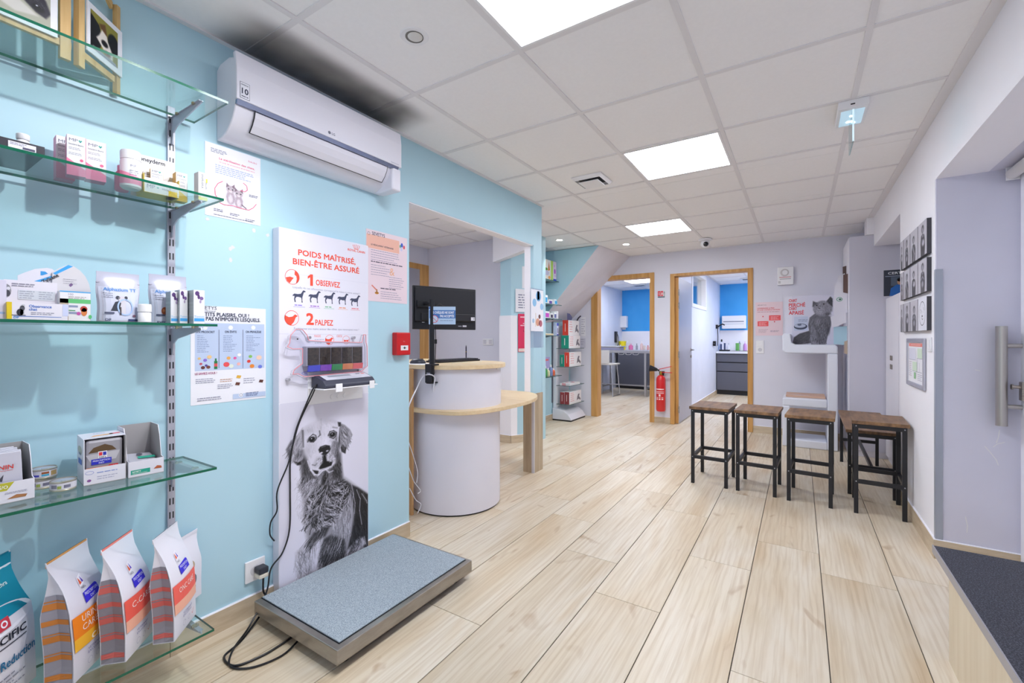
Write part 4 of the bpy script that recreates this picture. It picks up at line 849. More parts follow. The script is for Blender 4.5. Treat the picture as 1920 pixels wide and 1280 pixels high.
MB().tube(spline([(pc.x + 0.03, pc.y + 0.004, pc.z - 0.02), (pc.x + 0.03, pc.y + 0.004, 0.10), (XL + 0.05, pc.y + 0.02, 0.05), (XL + 0.12, sy0 - 0.06, 0.006), (-1.80, 0.86, 0.005), (-1.77, 0.80, 0.005), (-1.69, 0.80, 0.005), (-1.66, 0.88, 0.005), (-1.66, 0.96, 0.006), (-1.66, 1.02, 0.012)]), 0.004, 8).build('wire', CAB, ca, smooth=True)
c2 = thing('scale_cable', 'long black cable hanging from the scale read-out down the board to the floor', 'cable', (XBd, by0 + 0.13, 0.93))
MB().tube(spline([(XBd + 0.05, r0 - 0.002, 0.955), (XBd + 0.045, r0 - 0.02, 0.93), wx(557, 800, XBd + 0.012), wx(548, 840, XBd + 0.010), wx(544, 870, XBd + 0.008), wx(544, 920, XBd + 0.008), wx(543, 990, XBd + 0.008), wx(530, 1035, XBd + 0.010), wx(508, 1066, XBd + 0.01), (XBd + 0.01, by0 - 0.06, 0.10), (-1.85, 0.93, 0.02), (-1.77, 0.83, 0.013), (-1.70, 0.79, 0.005), (-1.63, 0.83, 0.005), (-1.60, 0.92, 0.005), (-1.62, 1.0, 0.012)]), 0.0035, 8).build('wire', CAB, c2, smooth=True)
c3 = thing('display_lead', 'second thin black lead from the read-out curving over the left edge of the board', 'cable', (XBd, by0, 0.93))
MB().tube(spline([(XBd + 0.055, r0 - 0.002, 0.962), (XBd + 0.05, r0 - 0.012, 0.93), wx(562, 790, XBd + 0.012), wx(549, 835, XBd + 0.016), wx(540, 870, XBd + 0.014), wx(520, 920, XBd + 0.010), (XBd + 0.006, by0 - 0.012, onX(505, 960, XBd).z), (XBd - 0.01, by0 - 0.03, onX(495, 985, XBd).z), (XBd - 0.02, by0 - 0.028, onX(494, 1010, XBd).z), (XBd - 0.03, by0 - 0.004, onX(500, 1025, XBd).z)]), 0.003, 8).build('wire', CAB, c3, smooth=True)
# ---- fire call point
fa = thing('fire_call_point', 'red fire alarm call point box on the blue wall near its corner', 'fire alarm', (XL, onX(750, 645, XL).y, onX(750, 645, XL).z))
FRED = mat('alarm_red', 'c8171d', 0.35)
fy0, fy1, fz0_, fz1_ = 1.762, 1.868, 1.075, 1.205
MB().box(XL + 0.0003, XL + 0.042, fy0, fy1, fz0_, fz1_).build('housing', FRED, fa, bevel=0.006, seg=3)
Q = Print((XL + 0.042, fy0, fz0_), (0, 1, 0), (0, 0, 1), (1, 0, 0)); Q.rect(0.028, 0.028, 0.085, 0.056, 'e8e8ec'); Q.up(); Q.ell(0.057, 0.042, 0.006, 0.007, '1a1a22', 12); Q.poly([(0.044, 0.042), (0.049, 0.038), (0.049, 0.046)], '1a1a22'); Q.poly([(0.070, 0.042), (0.065, 0.038), (0.065, 0.046)], '1a1a22'); Q.text('FEU', 0.053, 0.076, 0.006, 'd8a0a0', al='c'); Q.build(fa)
# ---- air conditioner
ac = thing('air_conditioner', 'long white wall air conditioner with silver strip under the ceiling on the blue wall', 'air conditioner', (XL, 1.26, 1.955))
ay0, ay1 = 0.850, 1.680; ACW = mat('ac_white', 'e2e1ec', 0.28, coat=0.3)
def prof(pts, y0, y1, name, m, bev=0.0, sm=False): return MB().prism([(XL + a, y0, z) for a, z in pts], (0, y1 - y0, 0)).build(name, m, ac, bevel=bev, smooth=sm)
curve = [(0.150, 2.072), (0.143, 2.045), (0.128, 2.018), (0.105, 1.993), (0.075, 1.972), (0.045, 1.960), (0.02, 1.957), (0.0005, 1.957)]
prof([(0.0005, 2.235), (0.03, 2.252), (0.10, 2.256), (0.135, 2.245)] + [(0.148, 2.20), (0.150, 2.10)] + curve, ay0 + 0.004, ay1 - 0.004, 'casing', ACW, 0.004, True)
prof([(0.136, 2.262), (0.158, 2.262), (0.166, 2.20), (0.166, 2.078), (0.150, 2.078), (0.146, 2.2)], ay0, ay1, 'front_panel', ACW, 0.004)
SILV = mat('silver_strip', '9aa3bd', 0.12, 0.9)
prof([(0.150, 2.0775), (0.1655, 2.0775), (0.160, 2.062), (0.147, 2.062)], ay0 + 0.004, ay1 - 0.02, 'silver_strip', SILV)
va = [(0.1475, 2.060), (0.142, 2.040), (0.127, 2.013), (0.104, 1.988)]
flap = MB()
for (x0, z0), (x1, z1) in zip(va[:-1], va[1:]): flap.add([(XL + x0 + 0.004, ay0 + 0.075, z0), (XL + x1 + 0.004, ay0 + 0.075, z1), (XL + x1 + 0.004, ay1 - 0.085, z1), (XL + x0 + 0.004, ay1 - 0.085, z0)], [(0, 1, 2, 3)])
flap.build('vent_flap', ACW, ac, smooth=True)
gap = MB()
gl = [Vector((XL + x + 0.005, ay0 + 0.075, z)) for x, z in va]; gr = [Vector((XL + x + 0.005, ay1 - 0.085, z)) for x, z in va]
gap.tube(gl, 0.0022, 6); gap.tube([gl[-1], gr[-1]], 0.0016, 6); gap.tube(gr, 0.0012, 6); gap.build('flap_gap', BLACKP, ac)
MB().box(XL + 0.02, XL + 0.162, ay1 - 0.06, ay1 + 0.001, 1.95, 2.07).build('end_cap', ACW, ac, bevel=0.01, seg=3)
Q = Print((XL + 0.166, ay0, 2.078), (0, 1, 0), (0, 0, 1), (1, 0, 0), 0.0006)
a_ = onX(459, 170, XL + 0.166).y - ay0; b_ = onX(459, 186, XL + 0.166).z - 2.078
Q.rect(a_ - 0.018, b_, a_ + 0.018, b_ + 0.062, '30364a'); Q.up(); Q.rect(a_ - 0.0165, b_ + 0.0015, a_ + 0.0165, b_ + 0.0605, 'e6e6f0'); Q.up(); Q.text('10', a_, b_ + 0.018, 0.022, '2a3048', al='c', bold=0.001); Q.text('INVERTER', a_, b_ + 0.050, 0.005, '2a3048', al='c', w=0.026); Q.greek(a_ - 0.013, b_ + 0.007, 0.026, 1, 0.01, 0.003, '2a3048'); Q.build(ac, 'sticker'); Q = Print((XL + 0.166, ay0, 2.078), (0, 1, 0), (0, 0, 1), (1, 0, 0), 0.0006)
a_ = onX(622, 252, XL + 0.166).y - ay0; Q.ell(a_ - 0.012, 0.022, 0.007, 0.007, '6e7080', 16); Q.text('LG', a_, 0.0165, 0.011, '6e7080', bold=0.0005); Q.build(ac, 'logo'); Q = Print((XL + 0.166, ay0, 2.078), (0, 1, 0), (0, 0, 1), (1, 0, 0), 0.0006); Q.text('Smart Inverter', ay1 - ay0 - 0.075, 0.008, 0.007, '7a7c90', w=0.055); Q.build(ac, 'model_lettering')
# flakes of bare plaster where tape pulled the blue paint away
for px, py in ((432, 487), (437, 463), (431, 466), (476, 432), (502, 441), (389, 411)):
    q_ = onX(px, py, XL); rr_ = random.Random(px); pts = [(XL + 0.0006, q_.y + 0.010 * rr_.uniform(0.5, 1) * math.cos(k * 1.05), q_.z + 0.012 * rr_.uniform(0.4, 1) * math.sin(k * 1.05)) for k in range(6)]
    MB().prism(pts, (-0.0004, 0, 0)).build('paint_flake', mat('bare_plaster', 'd9dade', 0.7), bpy.data.objects['wall_left'])
# ================================================================ glass shelves and what stands on them
SHZ = [1.989, 1.650, 1.219, 0.735, 0.192]          # top faces
SHY = [0.764, 0.750, 0.730, 0.728, 0.720]
XSF = -1.660; GT = 0.008; RY0, RY1 = 0.687, 0.711
def glass_slab(name, x0, x1, y0, y1, zt, label, group=None, edge=GLASS_EDGE, th=GT):
    b = MB(); z0 = zt - th
    v = [(x0, y0, z0), (x1, y0, z0), (x1, y1, z0), (x0, y1, z0), (x0, y0, zt), (x1, y0, zt), (x1, y1, zt), (x0, y1, zt)]
    b.add(v, [(3, 2, 1, 0), (4, 5, 6, 7)], 0); b.add(v, [(0, 1, 5, 4), (1, 2, 6, 5), (2, 3, 7, 6), (3, 0, 4, 7)], 1)
    o = b.build(name, [GLASS, edge]); return tag(o, label, 'shelf', group)
for k, lb in enumerate(['topmost glass shelf on the left wall, holding wooden picture stands', 'second glass shelf from the top, holding pink and yellow medicine cartons', 'glass shelf at eye level on left wall, holding white pouches and cartons', 'fourth glass shelf down, holding cans and open pet food cartons', 'lowest glass shelf near the floor, holding big pet food bags']):
    glass_slab('glass_shelf', XL + 0.03, XSF, -0.35, SHY[k], SHZ[k], lb, 'glass shelves on the left wall')
rail = thing('shelf_rail', 'grey slotted metal upright on the blue wall carrying the glass shelves', 'shelf rail', (XL, (RY0 + RY1) / 2, 0.1))
RAILG = mat('rail_grey', 'b6b6c4', 0.4, 0.35)
MB().box(XL + 0.0003, XL + 0.010, RY0, RY1, 0.12, 2.022).build('upright', RAILG, rail, bevel=0.001)
slots = MB(); z = 0.16
while z < 2.0:
    for y in (RY0 + 0.005, RY1 - 0.009): slots.box(XL + 0.0098, XL + 0.0106, y, y + 0.004, z, z + 0.024)
    z += 0.05
o = slots.build('slots', BLACKP, rail); o['kind'] = 'stuff'
for zt in SHZ:
    z = zt - GT; ym = (RY0 + RY1) / 2
    br = MB().prism([(XL + 0.004, ym - 0.002, z - 0.004), (XL + 0.245, ym - 0.002, z - 0.003), (XL + 0.25, ym - 0.002, z - 0.012), (XL + 0.06, ym - 0.002, z - 0.042), (XL + 0.028, ym - 0.002, z - 0.06), (XL + 0.022, ym - 0.002, z - 0.10), (XL + 0.004, ym - 0.002, z - 0.10)], (0, 0.004, 0)).box(XL + 0.012, XL + 0.245, ym - 0.007, ym + 0.007, z - 0.005, z - 0.003).build('bracket', RAILG, rail)
    for x in (XL + 0.07, XL + 0.20): MB().cyl((x, ym, z - 0.006), (x, ym, z - 0.0004), 0.011, n=12).build('pad', mat('brass_pad', 'b9a98a', 0.25, 0.8), br, smooth=True)
# ---- cartons: local x runs along the front to the right, local y into the shelf, the print faces -y
def carton(name, label, cat, x, y, z, w, d, h, rot=0.0, front=CARD, side=None, group=None, top=None, bevel=0.0006):
    t = thing(name, label, cat, (x, y, z), R(90 + rot), group); side = side or front
    b = MB().box(0, w, 0, d, 0, h); b.m = [3 if top else 1, 2 if top else 1, 0, 1, 1, 1]
    o = b.build('body', [front, side, top or side, top or side]); o.parent = t
    if bevel:
        m = o.modifiers.new('bevel', 'BEVEL'); m.width = bevel; m.segments = 1
    return t, LPrint((0, 0, 0), (1, 0, 0), (0, 0, 1), (0, -1, 0))
class LPrint(Print):
    def build(s, parent, name='print'):
        o = s.mb.build(name, s.mats); o.parent = parent; return o
def sideP(d): return LPrint((0, d, 0), (0, -1, 0), (0, 0, 1), (-1, 0, 0))
def span(px0, px1, X0, py=None):
    return onX(px0, 600, X0).y, onX(px1, 600, X0).y
PINK, YEL = 'ec7fa4', 'f0c92c'
Z2, Z3, Z4, Z5 = SHZ[1] + 0.0002, SHZ[2] + 0.0002, SHZ[3] + 0.0002, SHZ[4] + 0.0002
# second shelf -------------------------------------------------
yb = onX(84, 280, -1.675).y; hb = onX(84, 276, -1.675).z - Z2
t, P = carton('tissue_box', 'black box with a white barcode label at the left end of second shelf', 'box', -1.675, yb - 0.24, Z2, 0.24, 0.20, hb, 0, mat('black_card', '1c1a2c', 0.45))
P.rect(0.24 - 0.065, hb * 0.14, 0.24 - 0.016, hb * 0.80, 'e4e3f0'); P.up(); P.greek(0.24 - 0.062, hb * 0.64, 0.03, 2, hb * 0.14, hb * 0.05, '6a6880'); P.rect(0.24 - 0.04, hb * 0.2, 0.24 - 0.018, hb * 0.42, '55536a'); P.build(t)
cp = onX(43, 257, -1.735); pz = cp.z + 0.007 - (Z2 + hb)
bt = thing('pill_bottle', 'white bottle top with a round cap rising behind the front of the black box', 'bottle', (-1.735, cp.y, Z2 + hb + 0.0004))
o = MB().lathe([(0.012, 0), (0.014, 0.003), (0.014, pz - 0.022), (0.010, pz - 0.016)], n=20).build('body', WHITE, smooth=True); o.parent = bt
o = MB().lathe([(0.012, pz - 0.0155), (0.013, pz - 0.014), (0.013, pz - 0.002), (0.011, pz)], n=24).build('cap', WHITE, smooth=True); o.parent = bt
def mp_print(P, w, h, base=PINK, word='Sensiderm Baume'):
    P.text('MP', w * 0.12, h * 0.845, h * 0.075, '6f7086', w=w * 0.46)
    for q, c_ in ((0.66, '3fae9a'), (0.76, '3fae9a'), (0.71, '2a8f9a')): P.ell(w * q, h * (0.885 if q != 0.71 else 0.86), w * 0.045, h * 0.018, c_, 8)
    P.text(word, w * 0.1, h * 0.755, h * 0.04, '55536a', w=w * 0.78); P.greek(w * 0.1, h * 0.68, w * 0.8, 2, h * 0.035, h * 0.012, '9a98ac', seed=2); P.greek(w * 0.1, h * 0.55, w * 0.7, 2, h * 0.035, h * 0.012, '9a98ac', seed=3)
    P.poly([(0, 0), (w, 0), (w, h * 0.17), (w * 0.5, h * 0.3), (0, h * 0.42)], base); P.up(); P.ell(w * 0.78, h * 0.40, w * 0.1, h * 0.035, 'e86a92', 10)
for px0, px1, pyt, X0, rot, lb in ((125, 160, 250, -1.795, -8, 'pink and white balm carton, middle and tallest-looking of three on the second shelf'), (161, 198, 260, -1.80, -8, 'pink and white balm carton, rightmost of three on the second shelf'), (105, 140, 252, -1.86, -4, 'pink and white balm carton, half hidden behind two others on second shelf')):
    y0, y1 = span(px0, px1, X0); w = (y1 - y0); h = onX(px0, pyt, X0).z - Z2
    t, P = carton('balm_carton', lb, 'box', X0, y0, Z2, w, 0.042, h, rot, CARD, mat('pink_side', 'e58aac', 0.45), 'pink balm cartons', mat('pink_bottom', 'd57b9c', 0.45)); mp_print(P, w, h); P.build(t)
X0 = -1.80; y0, y1 = span(227, 267, X0); r = (y1 - y0) / 2; hb = onX(247, 283, X0).z - Z2
bt = thing('pill_bottle', 'white bottle with pink label behind the shelf edge, left of the yellow cartons', 'bottle', (X0 - 0.01, (y0 + y1) / 2, Z2))
o = MB().lathe([(r * 0.8, 0), (r, 0.006), (r, hb * 0.70), (r * 0.92, hb * 0.76)], n=24).build('body', WHITE, smooth=True); o.parent = bt
o = MB().lathe([(r * 0.90, hb * 0.76), (r * 0.98, hb * 0.77), (r * 0.98, hb * 0.97), (r * 0.9, hb)], n=24).build('cap', WHITE, smooth=True); o.parent = bt
lab = MB()
for k in range(16):
    a0, a1 = R(-100 + k * 10), R(-100 + k * 10 + 10); q = r * 1.006
    za = hb * (0.46 - 0.012 * k); zb_ = hb * (0.46 - 0.012 * (k + 1))
    lab.add([(q * math.cos(a0), q * math.sin(a0), hb * 0.10), (q * math.cos(a1), q * math.sin(a1), hb * 0.10), (q * math.cos(a1), q * math.sin(a1), zb_), (q * math.cos(a0), q * math.sin(a0), za)], [(0, 1, 2, 3)])
o = lab.build('label', ink('f29ab8')); o.parent = bt
Q = LPrint((r * 1.012, -r * 0.55, hb * 0.2), (0, 1, 0), (0, 0, 1), (1, 0, 0)); Q.text('MP', r * 0.25, hb * 0.34, hb * 0.07, '8f8fa6', w=r * 0.5); Q.greek(r * 0.15, hb * 0.24, r * 0.9, 3, hb * 0.05, hb * 0.016, '9a98ac'); Q.build(bt)
bb = thing('balm_tube', 'pink plastic tube just showing left of the white bottle on second shelf', 'tube', (-1.86, onX(228, 300, -1.86).y, Z2))
o = MB().lathe([(0.016, 0), (0.018, 0.004), (0.018, 0.055), (0.010, 0.066)], n=18).build('body', ink('e788a8'), smooth=True); o.parent = bb
o = MB().lathe([(0.011, 0.066), (0.011, 0.082)], n=18).build('cap', ink('f0a9c2'), smooth=True); o.parent = bb
# display carton of wound gel, open at the front
X0 = -1.795; y0 = onX(270, 350, X0).y; y1 = onX(314, 350, X0).y + 0.012; hk = onX(262, 286, X0 - 0.07).z - Z2; w = y1 - y0 + 0.02; d = 0.085
YELC = mat('yellow_card', 'e3c531', 0.45)
t = thing('display_carton', 'open white and yellow counter carton of wound gel on the second shelf', 'box', (X0, y0, Z2), R(90 - 4)); 
for nm, q, m_ in (('base', (0, w, 0, d, 0, 0.0012), YELC), ('back', (-0.015, w + 0.012, d, d + 0.0012, 0, hk), CARD), ('side_panel', (0, 0.0012, 0, d, 0.0012, hk * 0.42), YELC), ('side_panel', (w - 0.0012, w, 0, d, 0.0012, hk * 0.42), YELC), ('front_flap', (0.0012, w - 0.0012, 0, 0.0012, 0.0012, hk * 0.33), CARD)): lbox(nm, m_, t, *q)
P = LPrint((0, 0, 0), (1, 0, 0), (0, 0, 1), (0, -1, 0)); P.text('MP', w * 0.08, hk * 0.10, hk * 0.09, '8a8ca0', w=w * 0.22); P.ell(w * 0.38, hk * 0.14, 0.003, 0.002, '3fae9a', 8); P.text('Honeyderm', w * 0.5, hk * 0.11, hk * 0.06, '6a6a80', w=w * 0.42); P.build(t)
P = LPrint((0, d, 0), (1, 0, 0), (0, 0, 1), (0, -1, 0)); P.text('Honeyderm', -0.004, hk * 0.86, hk * 0.10, '2a2a3a', w=w * 0.86, bold=0.0006); P.build(t)
for k, (dx, hh, dd, tilt, lb) in enumerate(((0.020, 0.085, 0.012, -6, 'tallest yellow-sided gel carton standing in the open display carton'), (0.006, 0.075, 0.035, 0, 'leaning yellow gel carton at the left end of the display carton'))):
    q, P = carton('gel_carton', lb, 'box', 0, 0, 0, 0.034, 0.028, hh, 0, CARD, mat('amber_side', 'd9a62a', 0.45), 'yellow wound gel cartons')
    q.location = t.matrix_basis @ Vector((dx, dd, 0.0015)); q.rotation_euler = (R(0), R(0), R(86 - 8))
    mp_print(P, 0.034, hh, YEL, 'Honeyderm'); P.build(q)
X1 = -1.82; y0, y1 = span(330, 351, X1); h = onX(333, 322, X1).z - Z2
q, P = carton('gel_carton', 'yellow-bottomed gel carton standing right of the open display carton', 'box', X1, y0, Z2, y1 - y0, 0.035, h, -4, CARD, mat('amber_side', 'd9a62a', 0.45), 'yellow wound gel cartons', YELC); mp_print(P, y1 - y0, h, YEL, 'Honeyderm'); P.build(q)
y0, y1 = span(316, 332, X1 + 0.03)
q, P = carton('gel_carton', 'small yellow-sided gel carton lying low beside the display carton', 'box', X1 + 0.03, y0, Z2, y1 - y0, 0.05, 0.05, -4, CARD, mat('amber_side', 'd9a62a', 0.45), 'yellow wound gel cartons', YELC); P.rect(0, 0, y1 - y0, 0.018, YEL); P.build(q)
X1 = -1.742; y0, y1 = span(372, 389, X1); h = onX(372, 321, X1).z - Z2
t, P = carton('spray_carton', 'white and yellow spray carton standing alone at the right end of second shelf', 'box', X1, y0, Z2, y1 - y0, 0.034, h, 0, CARD, mat('grey_card', 'c9c6cc', 0.5))
w = y1 - y0; P.text('Vetramil', w * 0.55, h * 0.42, w * 0.30, '2e3046', w=h * 0.5, rot=R(90)); P.text('spray', w * 0.90, h * 0.42, w * 0.22, '2e3046', w=h * 0.26, rot=R(90)); P.rect(w * 0.82, h * 0.66, w, h * 0.80, 'f0e04a'); P.rect(0, 0, w, h * 0.12, 'efe27a'); P.build(t)
# third shelf --------------------------------------------------
def yz(px, py, X0): q = onX(px, py, X0); return q.y, q.z - Z3
X0 = -1.70; y1 = onX(11.5, 560, X0).y; h = yz(11, 525, X0)[1]
t, P = carton('medicine_carton', 'plain white carton cut by the left picture edge on the middle shelf', 'box', X0 + 0.005, y1 - 0.09, Z3, 0.09, 0.05, h, 0, mat('lilac_card', 'd3cfe2', 0.5)); P.ell(0.082, h * 0.16, 0.006, 0.003, '9fb6e0', 10); P.build(t)
# observance carton: tall back, low front
X0 = -1.685; y0, y1 = span(13, 128, X0); w = y1 - y0; hf = yz(70, 568, X0)[1]; hk = yz(60, 527, X0 - 0.05)[1]; d = 0.05
t = thing('display_carton', 'open white carton with a cat photo and blue lettering on the middle shelf', 'box', (X0, y0, Z3), R(90))
LC = mat('soft_white_card', 'dfdce6', 0.5)
for nm, q, m_ in (('base', (0, w, 0, d, 0, 0.001), LC), ('back', (0.002, w * 0.90, d, d + 0.001, 0, hk), LC), ('front_flap', (0.001, w - 0.001, 0, 0.001, 0.001, hf), LC), ('side_panel', (0, 0.001, 0, d, 0.001, hf), mat('yellow_side', 'e6c928', 0.5)), ('side_panel', (w - 0.001, w, 0, d, 0.001, hf), mat('kraft_side', 'a08f7c', 0.6))): lbox(nm, m_, t, *q)
P = LPrint((0, 0, 0), (1, 0, 0), (0, 0, 1), (0, -1, 0)); P.rect(0, 0.001, w * 0.075, hf, 'dfc22a'); P.text('Observance', w * 0.34, hf * 0.72, hf * 0.17, '4a78c8', w=w * 0.37, bold=0.0003); P.text('chat', w * 0.34, hf * 0.54, hf * 0.17, '4a78c8', w=w * 0.13, bold=0.0003)
P.greek(w * 0.37, hf * 0.40, w * 0.42, 2, hf * 0.09, hf * 0.04, '8b8b9c'); P.rect(w * 0.10, hf * 0.175, w * 0.88, hf * 0.205, '3f70c4'); P.text('DP', w * 0.10, hf * 0.06, hf * 0.10, '3f8fd0', w=w * 0.08, bold=0.0003); P.rect(w * 0.90, 0.012, w, hf, 'c6cdea')
P.up(); P.ell(w * 0.20, hf * 0.42, w * 0.055, hf * 0.20, '33333c', 14); P.ell(w * 0.235, hf * 0.66, w * 0.04, hf * 0.16, '55555e', 14); P.ell(w * 0.235, hf * 0.40, w * 0.035, hf * 0.18, 'b9b9c2', 14); P.rect(w * 0.07, hf * 0.24, w * 0.29, hf * 0.27, '26262e'); P.ell(w * 0.25, hf * 0.83, w * 0.028, hf * 0.07, 'bdbdc6', 12); P.build(t)
P = LPrint((0, d, 0), (1, 0, 0), (0, 0, 1), (0, -1, 0)); P.ell(w * 0.055, hk * 0.72, w * 0.08, hk * 0.17, '8f8f96', 14); P.up(); P.ell(w * 0.07, hk * 0.66, w * 0.05, hk * 0.08, '4a4a52', 12); P.ell(w * 0.09, hk * 0.78, w * 0.03, hk * 0.04, 'd8d8de', 10); P.rect(w * 0.24, hk * 0.52, w * 0.86, hk * 0.76, 'cfd4dc'); P.up(); P.greek(w * 0.26, hk * 0.72, w * 0.26, 4, hk * 0.055, hk * 0.02, 'a5aab8'); P.greek(w * 0.58, hk * 0.72, w * 0.26, 4, hk * 0.055, hk * 0.02, 'a5aab8', seed=4); P.greek(w * 0.14, hk * 0.90, w * 0.4, 2, hk * 0.05, hk * 0.02, '8b8b9c'); P.build(t)
# rounded header cards behind it
def header(label, poly, X0, m_, stripe, word, wpos):
    t = thing('header_card', label, 'card', (X0, onX(poly[0][0], 560, X0).y, Z3), group='rounded cardboard headers')
    pts = [onX(x, y, X0) for x, y in poly]; pts = [(p.x, p.y, max(p.z, Z3)) for p in pts]
    MB().prism(pts, (-0.0015, 0, 0)).build('sheet', m_, t)
    Q = Print((X0, 0, 0), (0, 1, 0), (0, 0, 1), (1, 0, 0)); 
    for pl_, h in stripe: Q.poly([(onX(x, y, X0).y, onX(x, y, X0).z) for x, y in pl_], h); Q.up()
    if word:
        p = onX(*wpos[0], X0); q = onX(*wpos[1], X0); Q.text(word, p.y, p.z, 0.0105, '2a2c38', w=math.hypot(q.y - p.y, q.z - p.z), rot=math.atan2(q.z - p.z, q.y - p.y), bold=0.0004)
    a_ = onX(118, 523, X0); Q.greek(a_.y, a_.z, 0.03, 3, 0.006, 0.001, '9b99a8'); 
    Q.build(t); return t
arc1 = [(33, 604), (33, 516), (48, 510), (66, 504), (88, 502), (98, 504), (106, 511), (110, 604)]
header('left rounded cardboard header with a blue leaf mark on middle shelf', arc1, -1.79, LC, [([(76, 508), (85, 509), (90, 513), (80, 516), (76, 516)], '3f97d8'), ([(64, 527), (96, 517), (100, 519), (74, 529)], '4ea6e4')], None, None)
arc2 = [(98, 604), (98, 510), (112, 502), (128, 496), (138, 499), (150, 507), (160, 518), (167, 532), (170, 545), (170, 604)]
header('right rounded cardboard header with a bold blue diagonal band on middle shelf', arc2, -1.785, mat('header_card', 'd6d2d6', 0.5), [([(99, 512), (128, 496.5), (137, 499.5), (104, 515)], '43a4ea'), ([(129, 534), (134, 530), (137, 534), (132, 538)], '7a5f8a')], 'Zylkene', ((82, 532), (111, 518)))
X0 = -1.72; y0, y1 = span(112, 170, X0); h = yz(140, 546, X0)[1]; w = y1 - y0
t, P = carton('medicine_carton', 'white and green carton with an orange puppy on the middle shelf', 'box', X0, y0, Z3, w, 0.04, h, 0, CARD)
P.rect(0, h * 0.60, w, h * 0.74, '66bf7a'); P.rect(0, h * 0.96, w, h, '5aa9e0'); P.text('100', w * 0.27, h * 0.86, h * 0.07, '9a9ab0'); P.greek(w * 0.27, h * 0.80, w * 0.6, 2, h * 0.05, h * 0.025, 'b0a9a9'); P.greek(w * 0.28, h * 0.46, w * 0.3, 2, h * 0.22, h * 0.07, '8f9ab8', 0.1); P.greek(w * 0.28, h * 0.34, w * 0.25, 1, h * 0.1, h * 0.03, '4a9a6a')
P.rect(0, 0.0, w * 0.27, h * 0.74, 'b7a893'); P.up(); P.ell(w * 0.77, h * 0.42, w * 0.12, h * 0.10, 'b8463c', 14); P.ell(w * 0.78, h * 0.32, w * 0.10, h * 0.14, 'd9824a', 14); P.ell(w * 0.60, h * 0.26, w * 0.07, h * 0.06, 'c25aa8', 10); P.ell(w * 0.98, h * 0.16, w * 0.06, h * 0.07, '5fc07a', 10); P.build(t)
